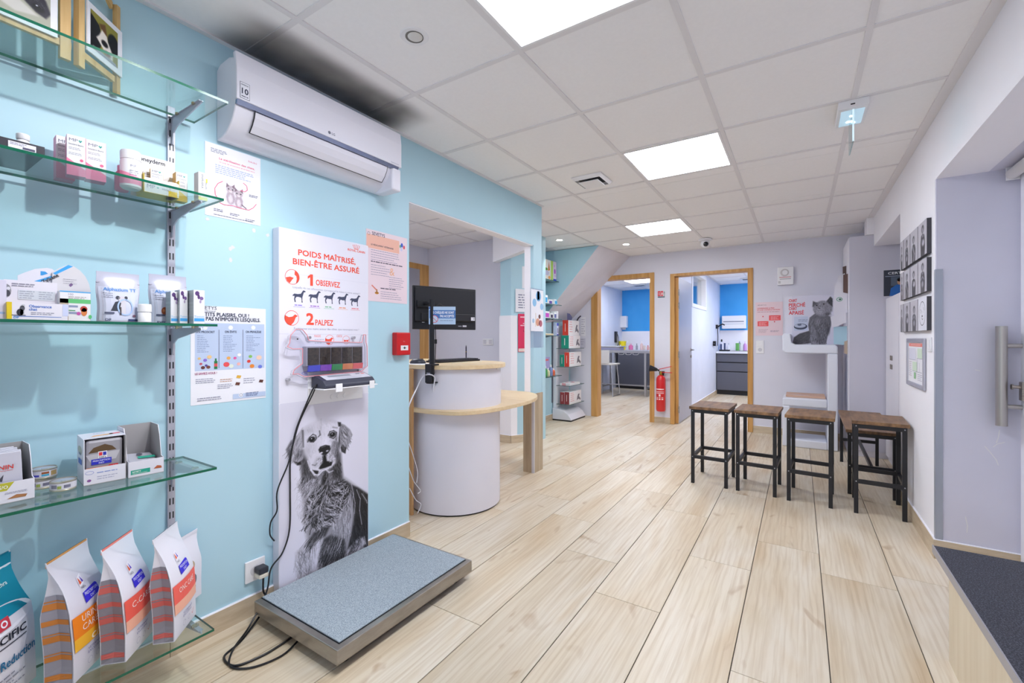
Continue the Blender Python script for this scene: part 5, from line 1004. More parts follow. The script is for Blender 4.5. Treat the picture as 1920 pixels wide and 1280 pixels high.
def pouch(label, px0, px1, pyt, X0, word, brand, sub, rot=0.0, dogs=True):
    y0, y1 = span(px0, px1, X0); w = y1 - y0; h = yz((px0 + px1) / 2, pyt, X0)[1]; dp_ = 0.05
    t = thing('pouch', label, 'pouch', (X0, y0, Z3), R(90 + rot), 'resealable treat pouches')
    nx, nz = 10, 12; b = MB(); vs = []; F = lambda u, v: dp_ * 0.5 * (1 - (2 * u - 1) ** 4) * max(0.0, 1 - (v / 0.86) ** 2.2) ** 0.7
    for s_ in (-1, 1):
        for j in range(nz + 1):
            v = j / nz
            for i in range(nx + 1):
                u = i / nx; wob = 0.5 + (u - 0.5) * (0.94 + 0.06 * v - 0.05 * math.sin(v * 5) ** 2)
                vs.append((wob * w, dp_ * 0.55 + s_ * (F(u, v) + 0.0008), v * h))
    n1 = (nx + 1) * (nz + 1); fs = []
    for s_ in (0, 1):
        for j in range(nz):
            for i in range(nx):
                a = s_ * n1 + j * (nx + 1) + i; fs.append((a, a + 1, a + nx + 2, a + nx + 1))
    for j in range(nz):
        for i in (0, nx): a = j * (nx + 1) + i; c_ = a + nx + 1; fs.append((a, c_, n1 + c_, n1 + a))
    for i in range(nx):
        for j in (0, nz): a = j * (nx + 1) + i; fs.append((a, a + 1, n1 + a + 1, n1 + a))
    b.add(vs, fs); o = b.build('foil', mat('pouch_foil', 'bfc0d2', 0.35, 0.1), smooth=True); o.parent = t
    o = MB().box(w * 0.02, w * 0.98, dp_ * 0.55 - 0.004, dp_ * 0.55 + 0.003, h * 0.78, h * 0.795).box(w * 0.03, w * 0.97, dp_ * 0.55 - 0.003, dp_ * 0.55 + 0.003, h * 0.73, h * 0.74).build('zip_seal', mat('zip_grey', 'b4b0c0', 0.4), smooth=False); o.parent = t
    class CP(LPrint):
        def at(s, a, b_, dz=0.0):
            u = min(max(a / w, 0), 1); v = min(max(b_ / h, 0), 1); wob = 0.5 + (u - 0.5) * (0.94 + 0.06 * v - 0.05 * math.sin(v * 5) ** 2)
            return Vector((wob * w, dp_ * 0.55 - F(u, v) - 0.0012 - s.z - dz, b_))
        def rect(s, a0, b0, a1, b1, h_):
            n = 8
            for k in range(n):
                for q in range(n):
                    LPrint.poly(s, [(a0 + (a1 - a0) * k / n, b0 + (b1 - b0) * q / n), (a0 + (a1 - a0) * (k + 1) / n, b0 + (b1 - b0) * q / n), (a0 + (a1 - a0) * (k + 1) / n, b0 + (b1 - b0) * (q + 1) / n), (a0 + (a1 - a0) * k / n, b0 + (b1 - b0) * (q + 1) / n)], h_)
            return s
    P = CP((0, 0, 0), (1, 0, 0), (0, 0, 1), (0, -1, 0)); P.rect(w * 0.04, h * 0.03, w * 0.96, h * 0.70, 'cdd1e4'); P.up(2)
    P.text(word, w * 0.13, h * 0.62, h * 0.065, '5f93d4', w=w * 0.74, bold=0.0006); 
    for k, s_ in enumerate(('Bien-être', 'Well-being', 'Wellness')): P.text(s_, w * 0.12, h * (0.56 - k * 0.04), h * 0.025, '30364e', w=w * 0.2)
    P.up()
    if dogs:
        P.poly([(w * 0.25, h * 0.22), (w * 0.45, h * 0.22), (w * 0.5, h * 0.38), (w * 0.46, h * 0.42), (w * 0.36, h * 0.40)], '3a3e4a'); P.poly([(w * 0.46, h * 0.15), (w * 0.60, h * 0.14), (w * 0.62, h * 0.42), (w * 0.45, h * 0.42)], 'd2cfd8'); P.up(); P.ell(w * 0.52, h * 0.46, w * 0.08, h * 0.06, 'cfc9d2', 14); P.ell(w * 0.43, h * 0.49, w * 0.05, h * 0.035, '3a3e4a', 10); P.ell(w * 0.62, h * 0.49, w * 0.04, h * 0.035, '3a3e4a', 10); P.rect(w * 0.46, h * 0.14, w * 0.5, h * 0.3, '4a4448'); P.ring(w * 0.60, h * 0.30, w * 0.2, h * 0.17, 0.004, 'a9c3ec', 24)
        P.ell(w * 0.82, h * 0.13, w * 0.05, h * 0.025, '8a6478', 10); P.rect(w * 0.66, h * 0.02, w * 0.96, h * 0.065, '34406a')
    else: P.ell(w * 0.33, h * 0.26, w * 0.09, h * 0.08, 'b5623f', 16); P.up(); P.ell(w * 0.30, h * 0.27, w * 0.03, h * 0.03, 'd88f60', 10)
    P.up(); P.text(brand, w * 0.14, h * 0.02, h * 0.05, '33406a', w=w * 0.12 if len(brand) < 3 else w * 0.22, bold=0.0003); P.greek(w * 0.12, h * 0.16, w * 0.22, 1, h * 0.05, h * 0.035, '5a5f78'); P.build(t)
pouch('silver and white treat pouch with a black dog picture on middle shelf', 184, 269, 510, -1.695, 'Alphazium TT', 'DP', '')
pouch('silver and white treat pouch with a brown picture, behind the metallic cartons', 283, 357, 515, -1.80, 'Alphazium TT', 'tvm', '', dogs=False)
X0 = -1.69; y0, y1 = span(258, 284, X0); r = (y1 - y0) / 2; h = yz(270, 570, X0)[1]
bt = thing('pill_bottle', 'small plain white pill bottle with ribbed cap between the two pouches', 'bottle', (X0, (y0 + y1) / 2, Z3))
o = MB().lathe([(r * 0.85, 0), (r * 0.95, 0.002), (r * 0.95, h * 0.52), (r * 0.85, h * 0.56)], n=24).build('body', WHITE, smooth=True); o.parent = bt
b = MB(); b.lathe([(r * 0.95, h * 0.57), (r, h * 0.58), (r, h * 0.94), (r * 0.9, h)], n=36); o = b.build('cap', WHITE); o.parent = bt
for px0, px1, pxs, X0, pyt, lb in ((363, 384, 340, -1.700, 543, 'metallic-sided tonic carton with purple picture, nearest the shelf end'), (337, 352, 328, -1.735, 543, 'metallic-sided tonic carton in the middle of three'), (320, 338, 316, -1.752, 546, 'metallic-sided tonic carton farthest left of three')):
    y0, y1 = span(px0, px1, X0); w = y1 - y0; h = yz(px0, pyt, X0)[1]
    t, P = carton('tonic_carton', lb, 'box', X0, y0, Z3, w, 0.055 if px0 == 363 else 0.04, h, 0, CARD, grain('silver_card', '9da3a8', 'b3b9bd', (1, 1, 30), 4, 0.4, metal=0.3), 'metallic tonic cartons')
    P.ell(w * 0.32, h * 0.90, w * 0.2, h * 0.07, '5d4078', 10); P.ell(w * 0.45, h * 0.80, w * 0.12, h * 0.07, '5d4078', 8); P.ell(w * 0.70, h * 0.76, w * 0.18, h * 0.055, '7a5f98', 8); P.ell(w * 0.6, h * 0.66, w * 0.1, h * 0.05, 'a593b8', 8); P.build(t, 'picture'); P = LPrint((0, 0, 0), (1, 0, 0), (0, 0, 1), (0, -1, 0))
    P.rect(w * 0.05, h * 0.08, w * 0.95, h * 0.17, '4aa5e6'); P.text('Tonivit', w * 0.06, h * 0.19, h * 0.06, '6fb4e8', w=w * 0.86); P.build(t)
# fourth shelf -------------------------------------------------
X0 = -1.757; yr = onX(65, 930, X0).y; w, d = 0.17, 0.13; hk = onX(62, 833, X0 - 0.04).z - Z4; hf = onX(66, 895, X0).z - Z4
RCW = mat('tray_white', 'dfdde8', 0.45); KR = mat('grey_board', 'a9a6a8', 0.7)
def tray(label, y0, w, d, hf, hk, X0, rot=0.0, m_=RCW, inner=KR, topflap=False):
    t = thing('food_tray', label, 'box', (X0, y0, Z4), R(90 + rot), 'open pet food trays'); e = 0.0018
    lbox('base', inner, t, 0, w, 0, d, 0, e); lbox('back', inner, t, 0, w, d - e, d, e, hk)
    for x in (0, w - e):
        o = MB().prism([(x, 0, e), (x, 0, hf), (x, d * 0.16, hf * 1.05), (x, d * 0.30, hk * 0.8), (x, d * 0.42, hk), (x, d - e, hk), (x, d - e, e)], (e, 0, 0)).build('side_panel', [m_, inner]); o.parent = t
        for p in o.data.polygons: p.material_index = 0 if abs(p.normal.x) > 0.5 and ((p.center.x < w / 2) == (x == 0) and (p.normal.x < 0) == (x == 0)) else (1 if abs(p.normal.x) > 0.5 else 0)
    lbox('front_flap', m_, t, e, w - e, 0, e, e, hf); return t, LPrint((0, 0, 0), (1, 0, 0), (0, 0, 1), (0, -1, 0))
t, P = tray('open cat food tray with lime green stripe and silver pouches, at left picture edge', yr - w, w, d, hf, hk, X0)
P.poly([(0.0, hf * 0.62), (w * 0.70, hf * 0.62), (w * 0.78, hf), (0, hf)], 'b9b43a'); P.rect(w * 0.2, hf * 0.16, w * 0.58, hf * 0.42, 'b9b43a'); P.up(); P.text('URINARY S/O', w * 0.33, hf * 0.72, hf * 0.16, 'f2f2e8', w=w * 0.38, bold=0.0003); P.text('URINARY S/O', w * 0.25, hf * 0.22, hf * 0.13, 'f2f2e8', w=w * 0.28); P.poly([(w * 0.7, hf * 0.2), (w * 0.8, hf * 0.36), (w * 0.92, hf * 0.3), (w * 0.9, hf * 0.18)], 'a8744c'); P.greek(w * 0.68, hf * 0.5, w * 0.25, 2, hf * 0.06, hf * 0.02, '9a98ac'); P.build(t)
FOIL = mat('pouch_silver', 'd3d2df', 0.3, 0.3)
for k in range(5):
    q = thing('food_pouch', 'silver cat food pouch standing in the lime striped tray' + (', foremost with red lettering' if k == 0 else ''), 'pouch', t.matrix_basis @ Vector((0.012, 0.012 + k * 0.021, 0.002)), R(90), 'silver pouches in the tray') if k == 0 else None
    if q is None:
        q = dup(q0, t.matrix_basis @ Vector((0.012 + 0.003 * (k % 2), 0.012 + k * 0.021, 0.002)), None, '%s silver cat food pouch from the front in the lime striped tray' % ['', 'second', 'third', 'fourth', 'rearmost'][k])
        for c_ in kids(q):
            if c_.name.startswith('print'): bpy.data.objects.remove(c_)
    else:
        q0 = q; pw, ph = 0.14, hk * 0.93
        o = MB().hexa([(0, 0, 0), (pw, 0, 0), (pw, 0.018, 0), (0, 0.018, 0)], [(0.004, 0.006, ph), (pw - 0.004, 0.006, ph), (pw - 0.004, 0.009, ph), (0.004, 0.009, ph)]).build('foil', FOIL, bevel=0.004); o.parent = q
        Q = LPrint((0, 0, 0), (1, 0, 0), (0, 0.005 / ph, 1), (0, -1, 0.0), 0.0008); Q.text('ROYAL CANIN', 0.02, ph * 0.66, ph * 0.09, 'd24038', w=pw * 0.72, bold=0.0004); Q.rect(0.02, ph * 0.63, pw * 0.86, ph * 0.637, 'd24038')
        for s_ in range(5): Q.line([(pw * 0.5 + (s_ - 2) * 0.007, ph * 0.80), (pw * 0.5 + (s_ - 2) * 0.010, ph * 0.90)], 0.002, 'd24038')
        Q.ell(pw * 0.56, ph * 0.42, 0.016, 0.010, '4a4a54', 14); Q.ell(pw * 0.45, ph * 0.46, 0.008, 0.008, '4a4a54', 10); Q.poly([(pw * 0.42, ph * 0.48), (pw * 0.43, ph * 0.55), (pw * 0.46, ph * 0.5)], '4a4a54'); Q.poly([(pw * 0.66, ph * 0.44), (pw * 0.74, ph * 0.56), (pw * 0.72, ph * 0.42)], '4a4a54'); Q.rect(pw * 0.48, ph * 0.28, pw * 0.51, ph * 0.4, '4a4a54'); Q.rect(pw * 0.62, ph * 0.28, pw * 0.65, ph * 0.4, '4a4a54'); Q.build(q)
CANM = mat('can_rim', 'c9c3b4', 0.3, 0.8); CANL = mat('can_label', 'd4d2dc', 0.4)
def can(label, x, y, z, r, h, deco):
    t = thing('food_can', label, 'can', (x, y, z), 0, 'pet food cans')
    o = MB().lathe([(r * 0.95, 0), (r, 0.002), (r, 0.004), (r * 0.97, 0.005), (r * 0.97, h - 0.005), (r, h - 0.004), (r, h - 0.001), (r * 0.94, h), (r * 0.93, h - 0.003)], n=36).build('tin', CANM, smooth=True); o.parent = t
    b = MB(); 
    def band(a0, a1, z0, z1, m_, q):
        n = max(2, int(abs(a1 - a0) / 8)); bb = MB()
        for k in range(n):
            p0, p1 = R(a0 + (a1 - a0) * k / n), R(a0 + (a1 - a0) * (k + 1) / n)
            bb.add([(q * math.cos(p0), q * math.sin(p0), z0), (q * math.cos(p1), q * math.sin(p1), z0), (q * math.cos(p1), q * math.sin(p1), z1), (q * math.cos(p0), q * math.sin(p0), z1)], [(0, 1, 2, 3)])
        o = bb.build('label', m_); o.parent = t
    band(-180, 180, 0.006, h - 0.006, CANL, r * 0.985)
    for a0, a1, z0, z1, c_ in deco: band(a0, a1, 0.006 + (h - 0.012) * z0, 0.006 + (h - 0.012) * z1, ink(c_), r * 0.99)
    o = MB().cyl((0, 0, h - 0.003), (0, 0, h - 0.0025), r * 0.9, n=30).cyl((r * 0.3, 0, h - 0.0025), (r * 0.3, 0, h - 0.001), r * 0.25, n=14).build('lid', mat('lid_silver', 'd0d0dc', 0.3, 0.6)); o.parent = t; return t
ra, ch = 0.0285, 0.029
c1 = onZ(112, 921, Z4); D1 = [(-70, -40, 0.2, 0.8, '8a8898'), (-38, -20, 0.1, 0.6, '9fb05a'), (-10, 20, 0.2, 0.7, '77758a')]
can('single low can with white label in front of the stacked cans', -1.788, 0.380, Z4, ra, ch, D1)
cs = (-1.862, 0.352); D2 = [(-95, -62, 0.1, 0.9, '6b5a48'), (-60, -30, 0.1, 0.42, '4a48b8'), (-20, 12, 0.5, 0.85, '9c5a34'), (-20, 12, 0.15, 0.45, '4aa9c8'), (20, 55, 0.1, 0.9, 'a88f5e')]
can('lower can of the stack of two behind the single can', cs[0], cs[1], Z4, ra, ch, D1); can('upper can of the stack of two, with coloured label', cs[0] + 0.002, cs[1] + 0.002, Z4 + ch + 0.0003, ra, ch, D2)
# torn-open carton of dog food pouches
X0 = -1.770; y0, y1 = onX(157, 880, X0).y, onX(235, 880, X0).y; w = y1 - y0; h = onX(157, 826, X0).z - Z4; d = 0.115
t = thing('torn_carton', 'white dog food carton with a torn open front showing a silver pouch, on fourth shelf', 'box', (X0, y0, Z4), R(90 - 6)); e = 0.002
for nm, q, m_ in (('base', (0, w, 0, d, 0, e), KR), ('back', (0, w, d - e, d, e, h), RCW), ('side_panel', (0, e, 0, d, e, h), RCW), ('side_panel', (w - e, w, 0, d, e, h), KR), ('top_flap', (0, w, 0.012, d, h, h + e), RCW), ('front_flap', (e, w - e, 0, e, e, h * 0.36), RCW)): lbox(nm, m_, t, *q)
P = LPrint((0, 0, 0), (1, 0, 0), (0, 0, 1), (0, -1, 0)); P.greek(w * 0.3, h * 0.24, w * 0.5, 1, h * 0.05, h * 0.02, '8a9ad0'); P.greek(w * 0.3, h * 0.15, w * 0.5, 2, h * 0.05, h * 0.015, 'a5a5c0'); P.ring(w * 0.13, h * 0.27, w * 0.1, h * 0.04, 0.0008, '6a78c8', 16); P.ell(w * 0.12, h * 0.10, w * 0.05, h * 0.03, '8a5a98', 10); P.build(t)
Q = sideP(d); Q.ell(d * 0.45, h * 0.72, d * 0.3, h * 0.1, 'b9bcae', 16); Q.up(); Q.rect(d * 0.25, h * 0.42, d * 0.75, h * 0.54, '5f78c0'); Q.text('Hills', d * 0.3, h * 0.62, h * 0.07, '6a7ab0', w=d * 0.35); Q.build(t)
T = LPrint((0, 0.012, h + e), (1, 0, 0), (0, 1, 0), (0, 0, 1)); T.poly([(w * 0.2, d * 0.2), (w * 0.75, d * 0.3), (w * 0.78, d * 0.45), (w * 0.3, d * 0.38)], 'eab27c'); T.poly([(w * 0.66, d * 0.3), (w * 0.95, d * 0.34), (w * 0.95, d * 0.5), (w * 0.7, d * 0.46)], 'e0606a'); T.up(); T.text('Hills', w * 0.35, d * 0.62, d * 0.1, '8a9ad0'); T.build(t)
q = thing('food_pouch', 'silver dog food pouch inside the torn white carton, with brown pellets printed', 'pouch', t.matrix_basis @ Vector((0.006, 0.012, 0.0022)), R(90 - 6)); pw, ph = w - 0.012, h * 0.95
o = MB().box(0, pw, 0, 0.05, 0, ph).build('foil', mat('pouch_grey', 'a8a6ae', 0.35, 0.3), bevel=0.008); o.parent = q
Q = LPrint((0, 0, 0), (1, 0, 0), (0, 0, 1), (0, -1, 0), 0.0006); Q.poly([(pw * 0.06, ph * 0.70), (pw * 0.2, ph * 0.82), (pw * 0.5, ph * 0.88), (pw * 0.7, ph * 0.82), (pw * 0.82, ph * 0.72)], '5f4a34'); Q.poly([(pw * 0.0, ph * 0.66), (pw * 0.92, ph * 0.70), (pw * 0.8, ph * 0.5), (pw * 0.14, ph * 0.46)], 'bcbac2'); Q.up(); Q.rect(pw * 0.32, ph * 0.56, pw * 0.56, ph * 0.72, 'ecebf2'); Q.up(); Q.rect(pw * 0.34, ph * 0.62, pw * 0.43, ph * 0.70, 'd83a44'); Q.rect(pw * 0.45, ph * 0.62, pw * 0.54, ph * 0.70, '2f3aa8'); Q.text("Hill's", pw * 0.35, ph * 0.565, ph * 0.045, '2a2a3a', w=pw * 0.18)
Q.rect(pw * 0.14, ph * 0.42, pw * 0.68, ph * 0.55, '2f35b8'); Q.up(); Q.text('PRESCRIPTION', pw * 0.41, ph * 0.49, ph * 0.04, 'eef', w=pw * 0.46, al='c') if False else Q.text('PRESCRIPTION', pw * 0.41, ph * 0.49, ph * 0.04, 'eeeefa', w=pw * 0.46, al='c'); Q.text('DIET', pw * 0.41, ph * 0.435, ph * 0.035, 'eeeefa', al='c')
Q.rect(0, ph * 0.22, pw * 0.66, ph * 0.36, 'ee8a2e'); Q.rect(pw * 0.6, ph * 0.27, pw * 0.86, ph * 0.38, 'd8363c'); Q.up(); Q.text('URINARY', pw * 0.08, ph * 0.30, ph * 0.045, 'f6e6d8', w=pw * 0.36); Q.text('CARE', pw * 0.08, ph * 0.235, ph * 0.045, 'f6e6d8', w=pw * 0.22); Q.text('c/d', pw * 0.66, ph * 0.30, ph * 0.06, 'f6e6e6', w=pw * 0.14, bold=0.0003); Q.build(q)
X0 = -1.752; y0, y1 = onX(238, 870, X0).y, onX(303, 870, X0).y; w = y1 - y0; hk = onX(265, 795, X0 - 0.10).z - Z4; hf = onX(270, 862, X0).z - Z4
t, P = tray('nearly empty open pet food tray with a teal stripe, right of the torn carton', y0 + 0.004, w, 0.13, hf, hk, X0, -4)
P.rect(w * 0.06, hf * 0.18, w * 0.60, hf * 0.46, '2fa08a'); P.up(); P.text('SATIETY', w * 0.10, hf * 0.30, hf * 0.10, 'e8f4f0', w=w * 0.24, bold=0.0003); P.text('WEIGHT MANAGEMENT', w * 0.10, hf * 0.21, hf * 0.06, 'e8f4f0', w=w * 0.42); P.poly([(w * 0.7, hf * 0.34), (w * 0.8, hf * 0.52), (w * 0.92, hf * 0.46), (w * 0.94, hf * 0.32)], 'b5603f'); P.build(t)
q = thing('food_pouch', 'teal and white pouch lying low in the nearly empty tray', 'pouch', t.matrix_basis @ Vector((0.004, 0.012, 0.0022)), R(86)); o = MB().hexa([(0, 0, 0), (w - 0.01, 0, 0), (w - 0.01, 0.10, 0), (0, 0.10, 0)], [(0.004, 0.004, hf * 0.8), (w - 0.014, 0.004, hf * 0.7), (w - 0.014, 0.09, hf * 1.02), (0.004, 0.09, hf * 1.15)]).build('foil', FOIL, bevel=0.004); o.parent = q
Q = LPrint((0.004, 0.004, hf * 0.78), (1, 0, -0.06), (0, 1, 0.28), None, 0.001); Q.rect(w * 0.3, 0.03, w * 0.8, 0.045, '3aa890'); Q.ell(w * 0.4, 0.06, 0.008, 0.008, '55525e', 10); Q.build(q)
# bottom shelf: bags -------------------------------------------
def bag(label, corner, rot, w, d, h, lean, body_m, front, gus=None, group='pet food bags on the lowest shelf', seal=None, bulge=0.008):
    """corner: front lower left; local x along the front, y into the bag; the top is drawn together in a seal"""
    t = thing('food_bag', label, 'pet food bag', (corner[0], corner[1], Z5), R(rot), group)
    nz, nx = 16, 8
    def dep(v): return d * (1.0 if v < 0.55 else max(0.03, 1 - ((v - 0.55) / 0.37) ** 1.3)) if v < 0.92 else d * 0.03
    def yc(v): return d * 0.5 + lean * v * v
    def fr(u, v):
        k = dep(v); b_ = bulge * math.sin(math.pi * min(1, u)) * math.sin(math.pi * min(1, v / 0.92)) ** 0.8 * (1 if v < 0.92 else 0)
        ux = 0.5 + (u - 0.5) * (1.0 if v < 0.6 else 1.0 - 0.10 * math.sin((v - 0.6) / 0.4 * math.pi) + 0.03 * (v > 0.9))
        ux = 0.5 + (ux - 0.5) * (1 + 0.016 * math.sin(13 * v + 2) * min(1, 3 * v))
        return Vector((ux * w, yc(v) - k / 2 - b_, v * h))
    def bk(u, v):
        p = fr(u, v); p.y = 2 * yc(v) - p.y; return p
    b = MB(); vs = [fr(i / nx, j / nz) for j in range(nz + 1) for i in range(nx + 1)] + [bk(i / nx, j / nz) for j in range(nz + 1) for i in range(nx + 1)]
    n1 = (nx + 1) * (nz + 1); F = []
    for s_ in (0, 1):
        for j in range(nz):
            for i in range(nx): a = s_ * n1 + j * (nx + 1) + i; F.append((a, a + 1, a + nx + 2, a + nx + 1))
    for i in range(nx):
        for j in (0, nz): a = j * (nx + 1) + i; F.append((a, a + 1, n1 + a + 1, n1 + a))
    b.add(vs, F)
    # gussets, folded slightly inwards
    for i, sg in ((0, 1), (nx, -1)):
        mid = []
        for j in range(nz + 1):
            v = j / nz; p, q = fr(i / nx, v), bk(i / nx, v); m_ = (p + q) / 2; m_.x += sg * 0.012 * min(1, (q - p).length / d) * (1 if v > 0.12 else v / 0.12); mid.append(m_)
        o_ = len(b.v); b.v += [tuple(m_) for m_ in mid]
        for j in range(nz):
            a, c_ = j * (nx + 1) + i, (j + 1) * (nx + 1) + i
            for f in ((a, c_, o_ + j + 1, o_ + j), (n1 + a, n1 + c_, o_ + j + 1, o_ + j)): b.f.append(f); b.m.append(0)
    o = b.build('sack', body_m, smooth=True); o.parent = t
    class BP(LPrint):
        def at(s, a, c_, dz=0.0): 
            p = fr(min(max(a / w, 0), 1), min(max(c_ / h, 0), 1)); return Vector((p.x, p.y - 0.0012 - s.z - dz, p.z))
        def rect(s, a0, b0, a1, b1, h_, n=6, m=6):
            for k in range(n):
                for q in range(m): LPrint.poly(s, [(a0 + (a1 - a0) * k / n, b0 + (b1 - b0) * q / m), (a0 + (a1 - a0) * (k + 1) / n, b0 + (b1 - b0) * q / m), (a0 + (a1 - a0) * (k + 1) / n, b0 + (b1 - b0) * (q + 1) / m), (a0 + (a1 - a0) * k / n, b0 + (b1 - b0) * (q + 1) / m)], h_)
            return s
    P = BP((0, 0, 0), (1, 0, 0), (0, 0, 1), (0, -1, 0)); front(P, w, h); P.build(t)
    if gus:
        class GP(LPrint):
            def at(s, a, c_, dz=0.0):
                v = min(max(c_ / h, 0), 1); p, q = fr(0, v), bk(0, v); m_ = (p + q) / 2; m_.x += 0.012 * min(1, (q - p).length / d) * (1 if v > 0.12 else v / 0.12)
                k = a * 2; r_ = (q + (m_ - q) * k) if k < 1 else (m_ + (p - m_) * (k - 1)); r_.x -= 0.0012 + s.z + dz; return r_
            def rect(s, a0, b0, a1, b1, h_, n=1, m=2):
                for k in range(n):
                    for q in range(m): LPrint.poly(s, [(a0 + (a1 - a0) * k / n, b0 + (b1 - b0) * q / m), (a0 + (a1 - a0) * (k + 1) / n, b0 + (b1 - b0) * q / m), (a0 + (a1 - a0) * (k + 1) / n, b0 + (b1 - b0) * (q + 1) / m), (a0 + (a1 - a0) * k / n, b0 + (b1 - b0) * (q + 1) / m)], h_)
                return s
        G = GP((0, 0, 0), (0, 1, 0), (0, 0, 1), (-1, 0, 0))
        G.rect(0.04, 0.01 * h, 0.5, 0.72 * h, gus[0], m=16); G.rect(0.5, 0.01 * h, 0.96, 0.72 * h, gus[0], m=16); G.up(2)
        for z0, z1 in ((0.05, 0.09), (0.20, 0.24), (0.25, 0.26), (0.35, 0.40), (0.41, 0.42), (0.49, 0.53), (0.61, 0.66), (0.67, 0.68)):
            G.rect(0.04, z0 * h, 0.5, z1 * h, gus[1]); G.rect(0.5, z0 * h, 0.96, z1 * h, gus[1])
        G.build(t, 'gusset_print')
    sw = MB(); 
    p0, p1 = fr(0, 1.0), fr(1, 1.0); sw.box(0.0, w, yc(1) - 0.002, yc(1) + 0.002, h * 0.955, h * 1.0); o = sw.build('top_seal', seal or body_m, bevel=0.001); o.parent = t
    return t
BAGW = mat('bag_white', 'e6e4ee', 0.35); BAGT = mat('bag_grey', 'd8d6e2', 0.38)
def hills(P, w, h, c1, c2, words, extra=None):
    P.up(); P.poly([(w * 0.34, h * 0.70), (w * 0.46, h * 0.72), (w * 0.48, h * 0.80), (w * 0.36, h * 0.78)], 'f0eef6'); P.up()
    P.poly([(w * 0.36, h * 0.72), (w * 0.42, h * 0.73), (w * 0.38, h * 0.78)], 'e0603f'); P.poly([(w * 0.43, h * 0.73), (w * 0.47, h * 0.735), (w * 0.44, h * 0.785)], '5a3ab8'); P.text("Hill's", w * 0.36, h * 0.685, h * 0.022, '2a2a3a', w=w * 0.1)
    P.poly([(w * 0.34, h * 0.57), (w * 0.74, h * 0.585), (w * 0.74, h * 0.66), (w * 0.70, h * 0.675), (w * 0.34, h * 0.655)], '3a2fd0'); P.up(); P.text('PRESCRIPTION', w * 0.54, h * 0.627, h * 0.025, 'eeeefa', w=w * 0.34, al='c'); P.text('DIET', w * 0.54, h * 0.592, h * 0.022, 'eeeefa', al='c')
    P.rect(w * 0.02, h * 0.34, w * 0.985, h * 0.52, c1); P.rect(w * 0.02, h * 0.24, w * 0.985, h * 0.34, c2); P.up(2)
    for k, s_ in enumerate(words): P.text(s_, w * 0.20, h * (0.45 - 0.075 * k) + (0.0 if len(words) > 1 else -0.03 * h), h * 0.055, 'f4e9e2', w=w * (0.62 if len(s_) > 4 else 0.36))
    if extra: P.text(extra, w * 0.38, h * 0.25, h * 0.075, 'f8f0dc', w=w * 0.36, bold=0.0006)
    P.text('VETERINARY', w * 0.30, h * 0.185, h * 0.022, '5a5f9a', w=w * 0.4); P.text('EXCLUSIVE', w * 0.30, h * 0.155, h * 0.022, '5a5f9a', w=w * 0.36)
    P.ring(w * 0.36, h * 0.09, w * 0.06, h * 0.028, 0.0012, 'b3b3c8', 14); P.ring(w * 0.56, h * 0.095, w * 0.05, h * 0.024, 0.0012, 'b3b3c8', 14); P.line([(w * 0.7, h * 0.10), (w * 0.74, h * 0.085), (w * 0.8, h * 0.13)], 0.002, 'd86a6a')
def spec(P, w, h):
    P.rect(w * 0.0, h * 0.60, w * 1.0, h * 0.99, '0f86a2', 10, 10); P.up(2)
    P.ell(w * 0.5, h * 0.60, w * 0.5, h * 0.10, 'e4e2ec', 30); P.up()
    P.rect(w * 0.28, h * 0.52, w * 0.44, h * 0.60, '3a44b0'); P.rect(w * 0.47, h * 0.535, w * 0.63, h * 0.615, 'c83a4c'); P.up(); P.ring(w * 0.36, h * 0.56, w * 0.045, h * 0.025, 0.004, 'eeeefa', 14); P.ring(w * 0.55, h * 0.575, w * 0.045, h * 0.025, 0.004, 'eeeefa', 14)
    P.text('SPECIFIC', w * 0.22, h * 0.44, h * 0.055, '1c1c2c', w=w * 0.62, bold=0.001); P.rect(w * 0.24, h * 0.41, w * 0.84, h * 0.418, '3a3a4a', 6, 1); P.text('Weight Reduction', w * 0.03, h * 0.26, h * 0.065, '1f6a96', w=w * 0.94, bold=0.001)
    for k in range(4): P.greek(w * 0.10, h * (0.19 - 0.03 * k), w * 0.75, 1, 0.02, h * 0.010, '8a8a9c', seed=k)
    P.text('Dechra', w * 0.62, h * 0.80, h * 0.03, 'e6f2f6', w=w * 0.22, bold=0.0003); P.ring(w * 0.73, h * 0.86, w * 0.05, h * 0.022, 0.004, 'e6f2f6', 14); P.ell(w * 0.5, h * 0.955, w * 0.07, h * 0.012, 'e6f2f6', 12)
FR = lambda *a: (lambda P, w, h: hills(P, w, h, *a))
bag('white and coral pet food bag, rightmost of the bags on the lowest shelf', (-1.694, 0.618), 136, 0.150, 0.06, 0.335, 0.03, BAGW, FR('f0685c', 'f2b49a', ['ONC CARE']), ('8e8a94', 'c4605a'), seal=BAGW)
bag('white and coral pet food bag, second from the right on the lowest shelf', (-1.712, 0.500), 136, 0.150, 0.065, 0.345, 0.03, BAGW, FR('ee6355', 'f2b49a', ['C-CARE']), ('86828c', 'c4605a'), seal=ink('f58a80'))
bag('white and orange pet food bag between the coral bag and the teal bag', (-1.725, 0.388), 136, 0.160, 0.07, 0.35, 0.03, BAGT, FR('ee8420', 'f0b434', ['URINARY', 'CARE'], 'c/d'), ('9794a0', 'c47a38'), seal=ink('d99a5a'))
bag('white pet food bag with a teal top at the left picture edge', (-1.705, 0.180), 134, 0.22, 0.075, 0.37, 0.03, BAGW, spec, None, seal=ink('0f7f9c'))
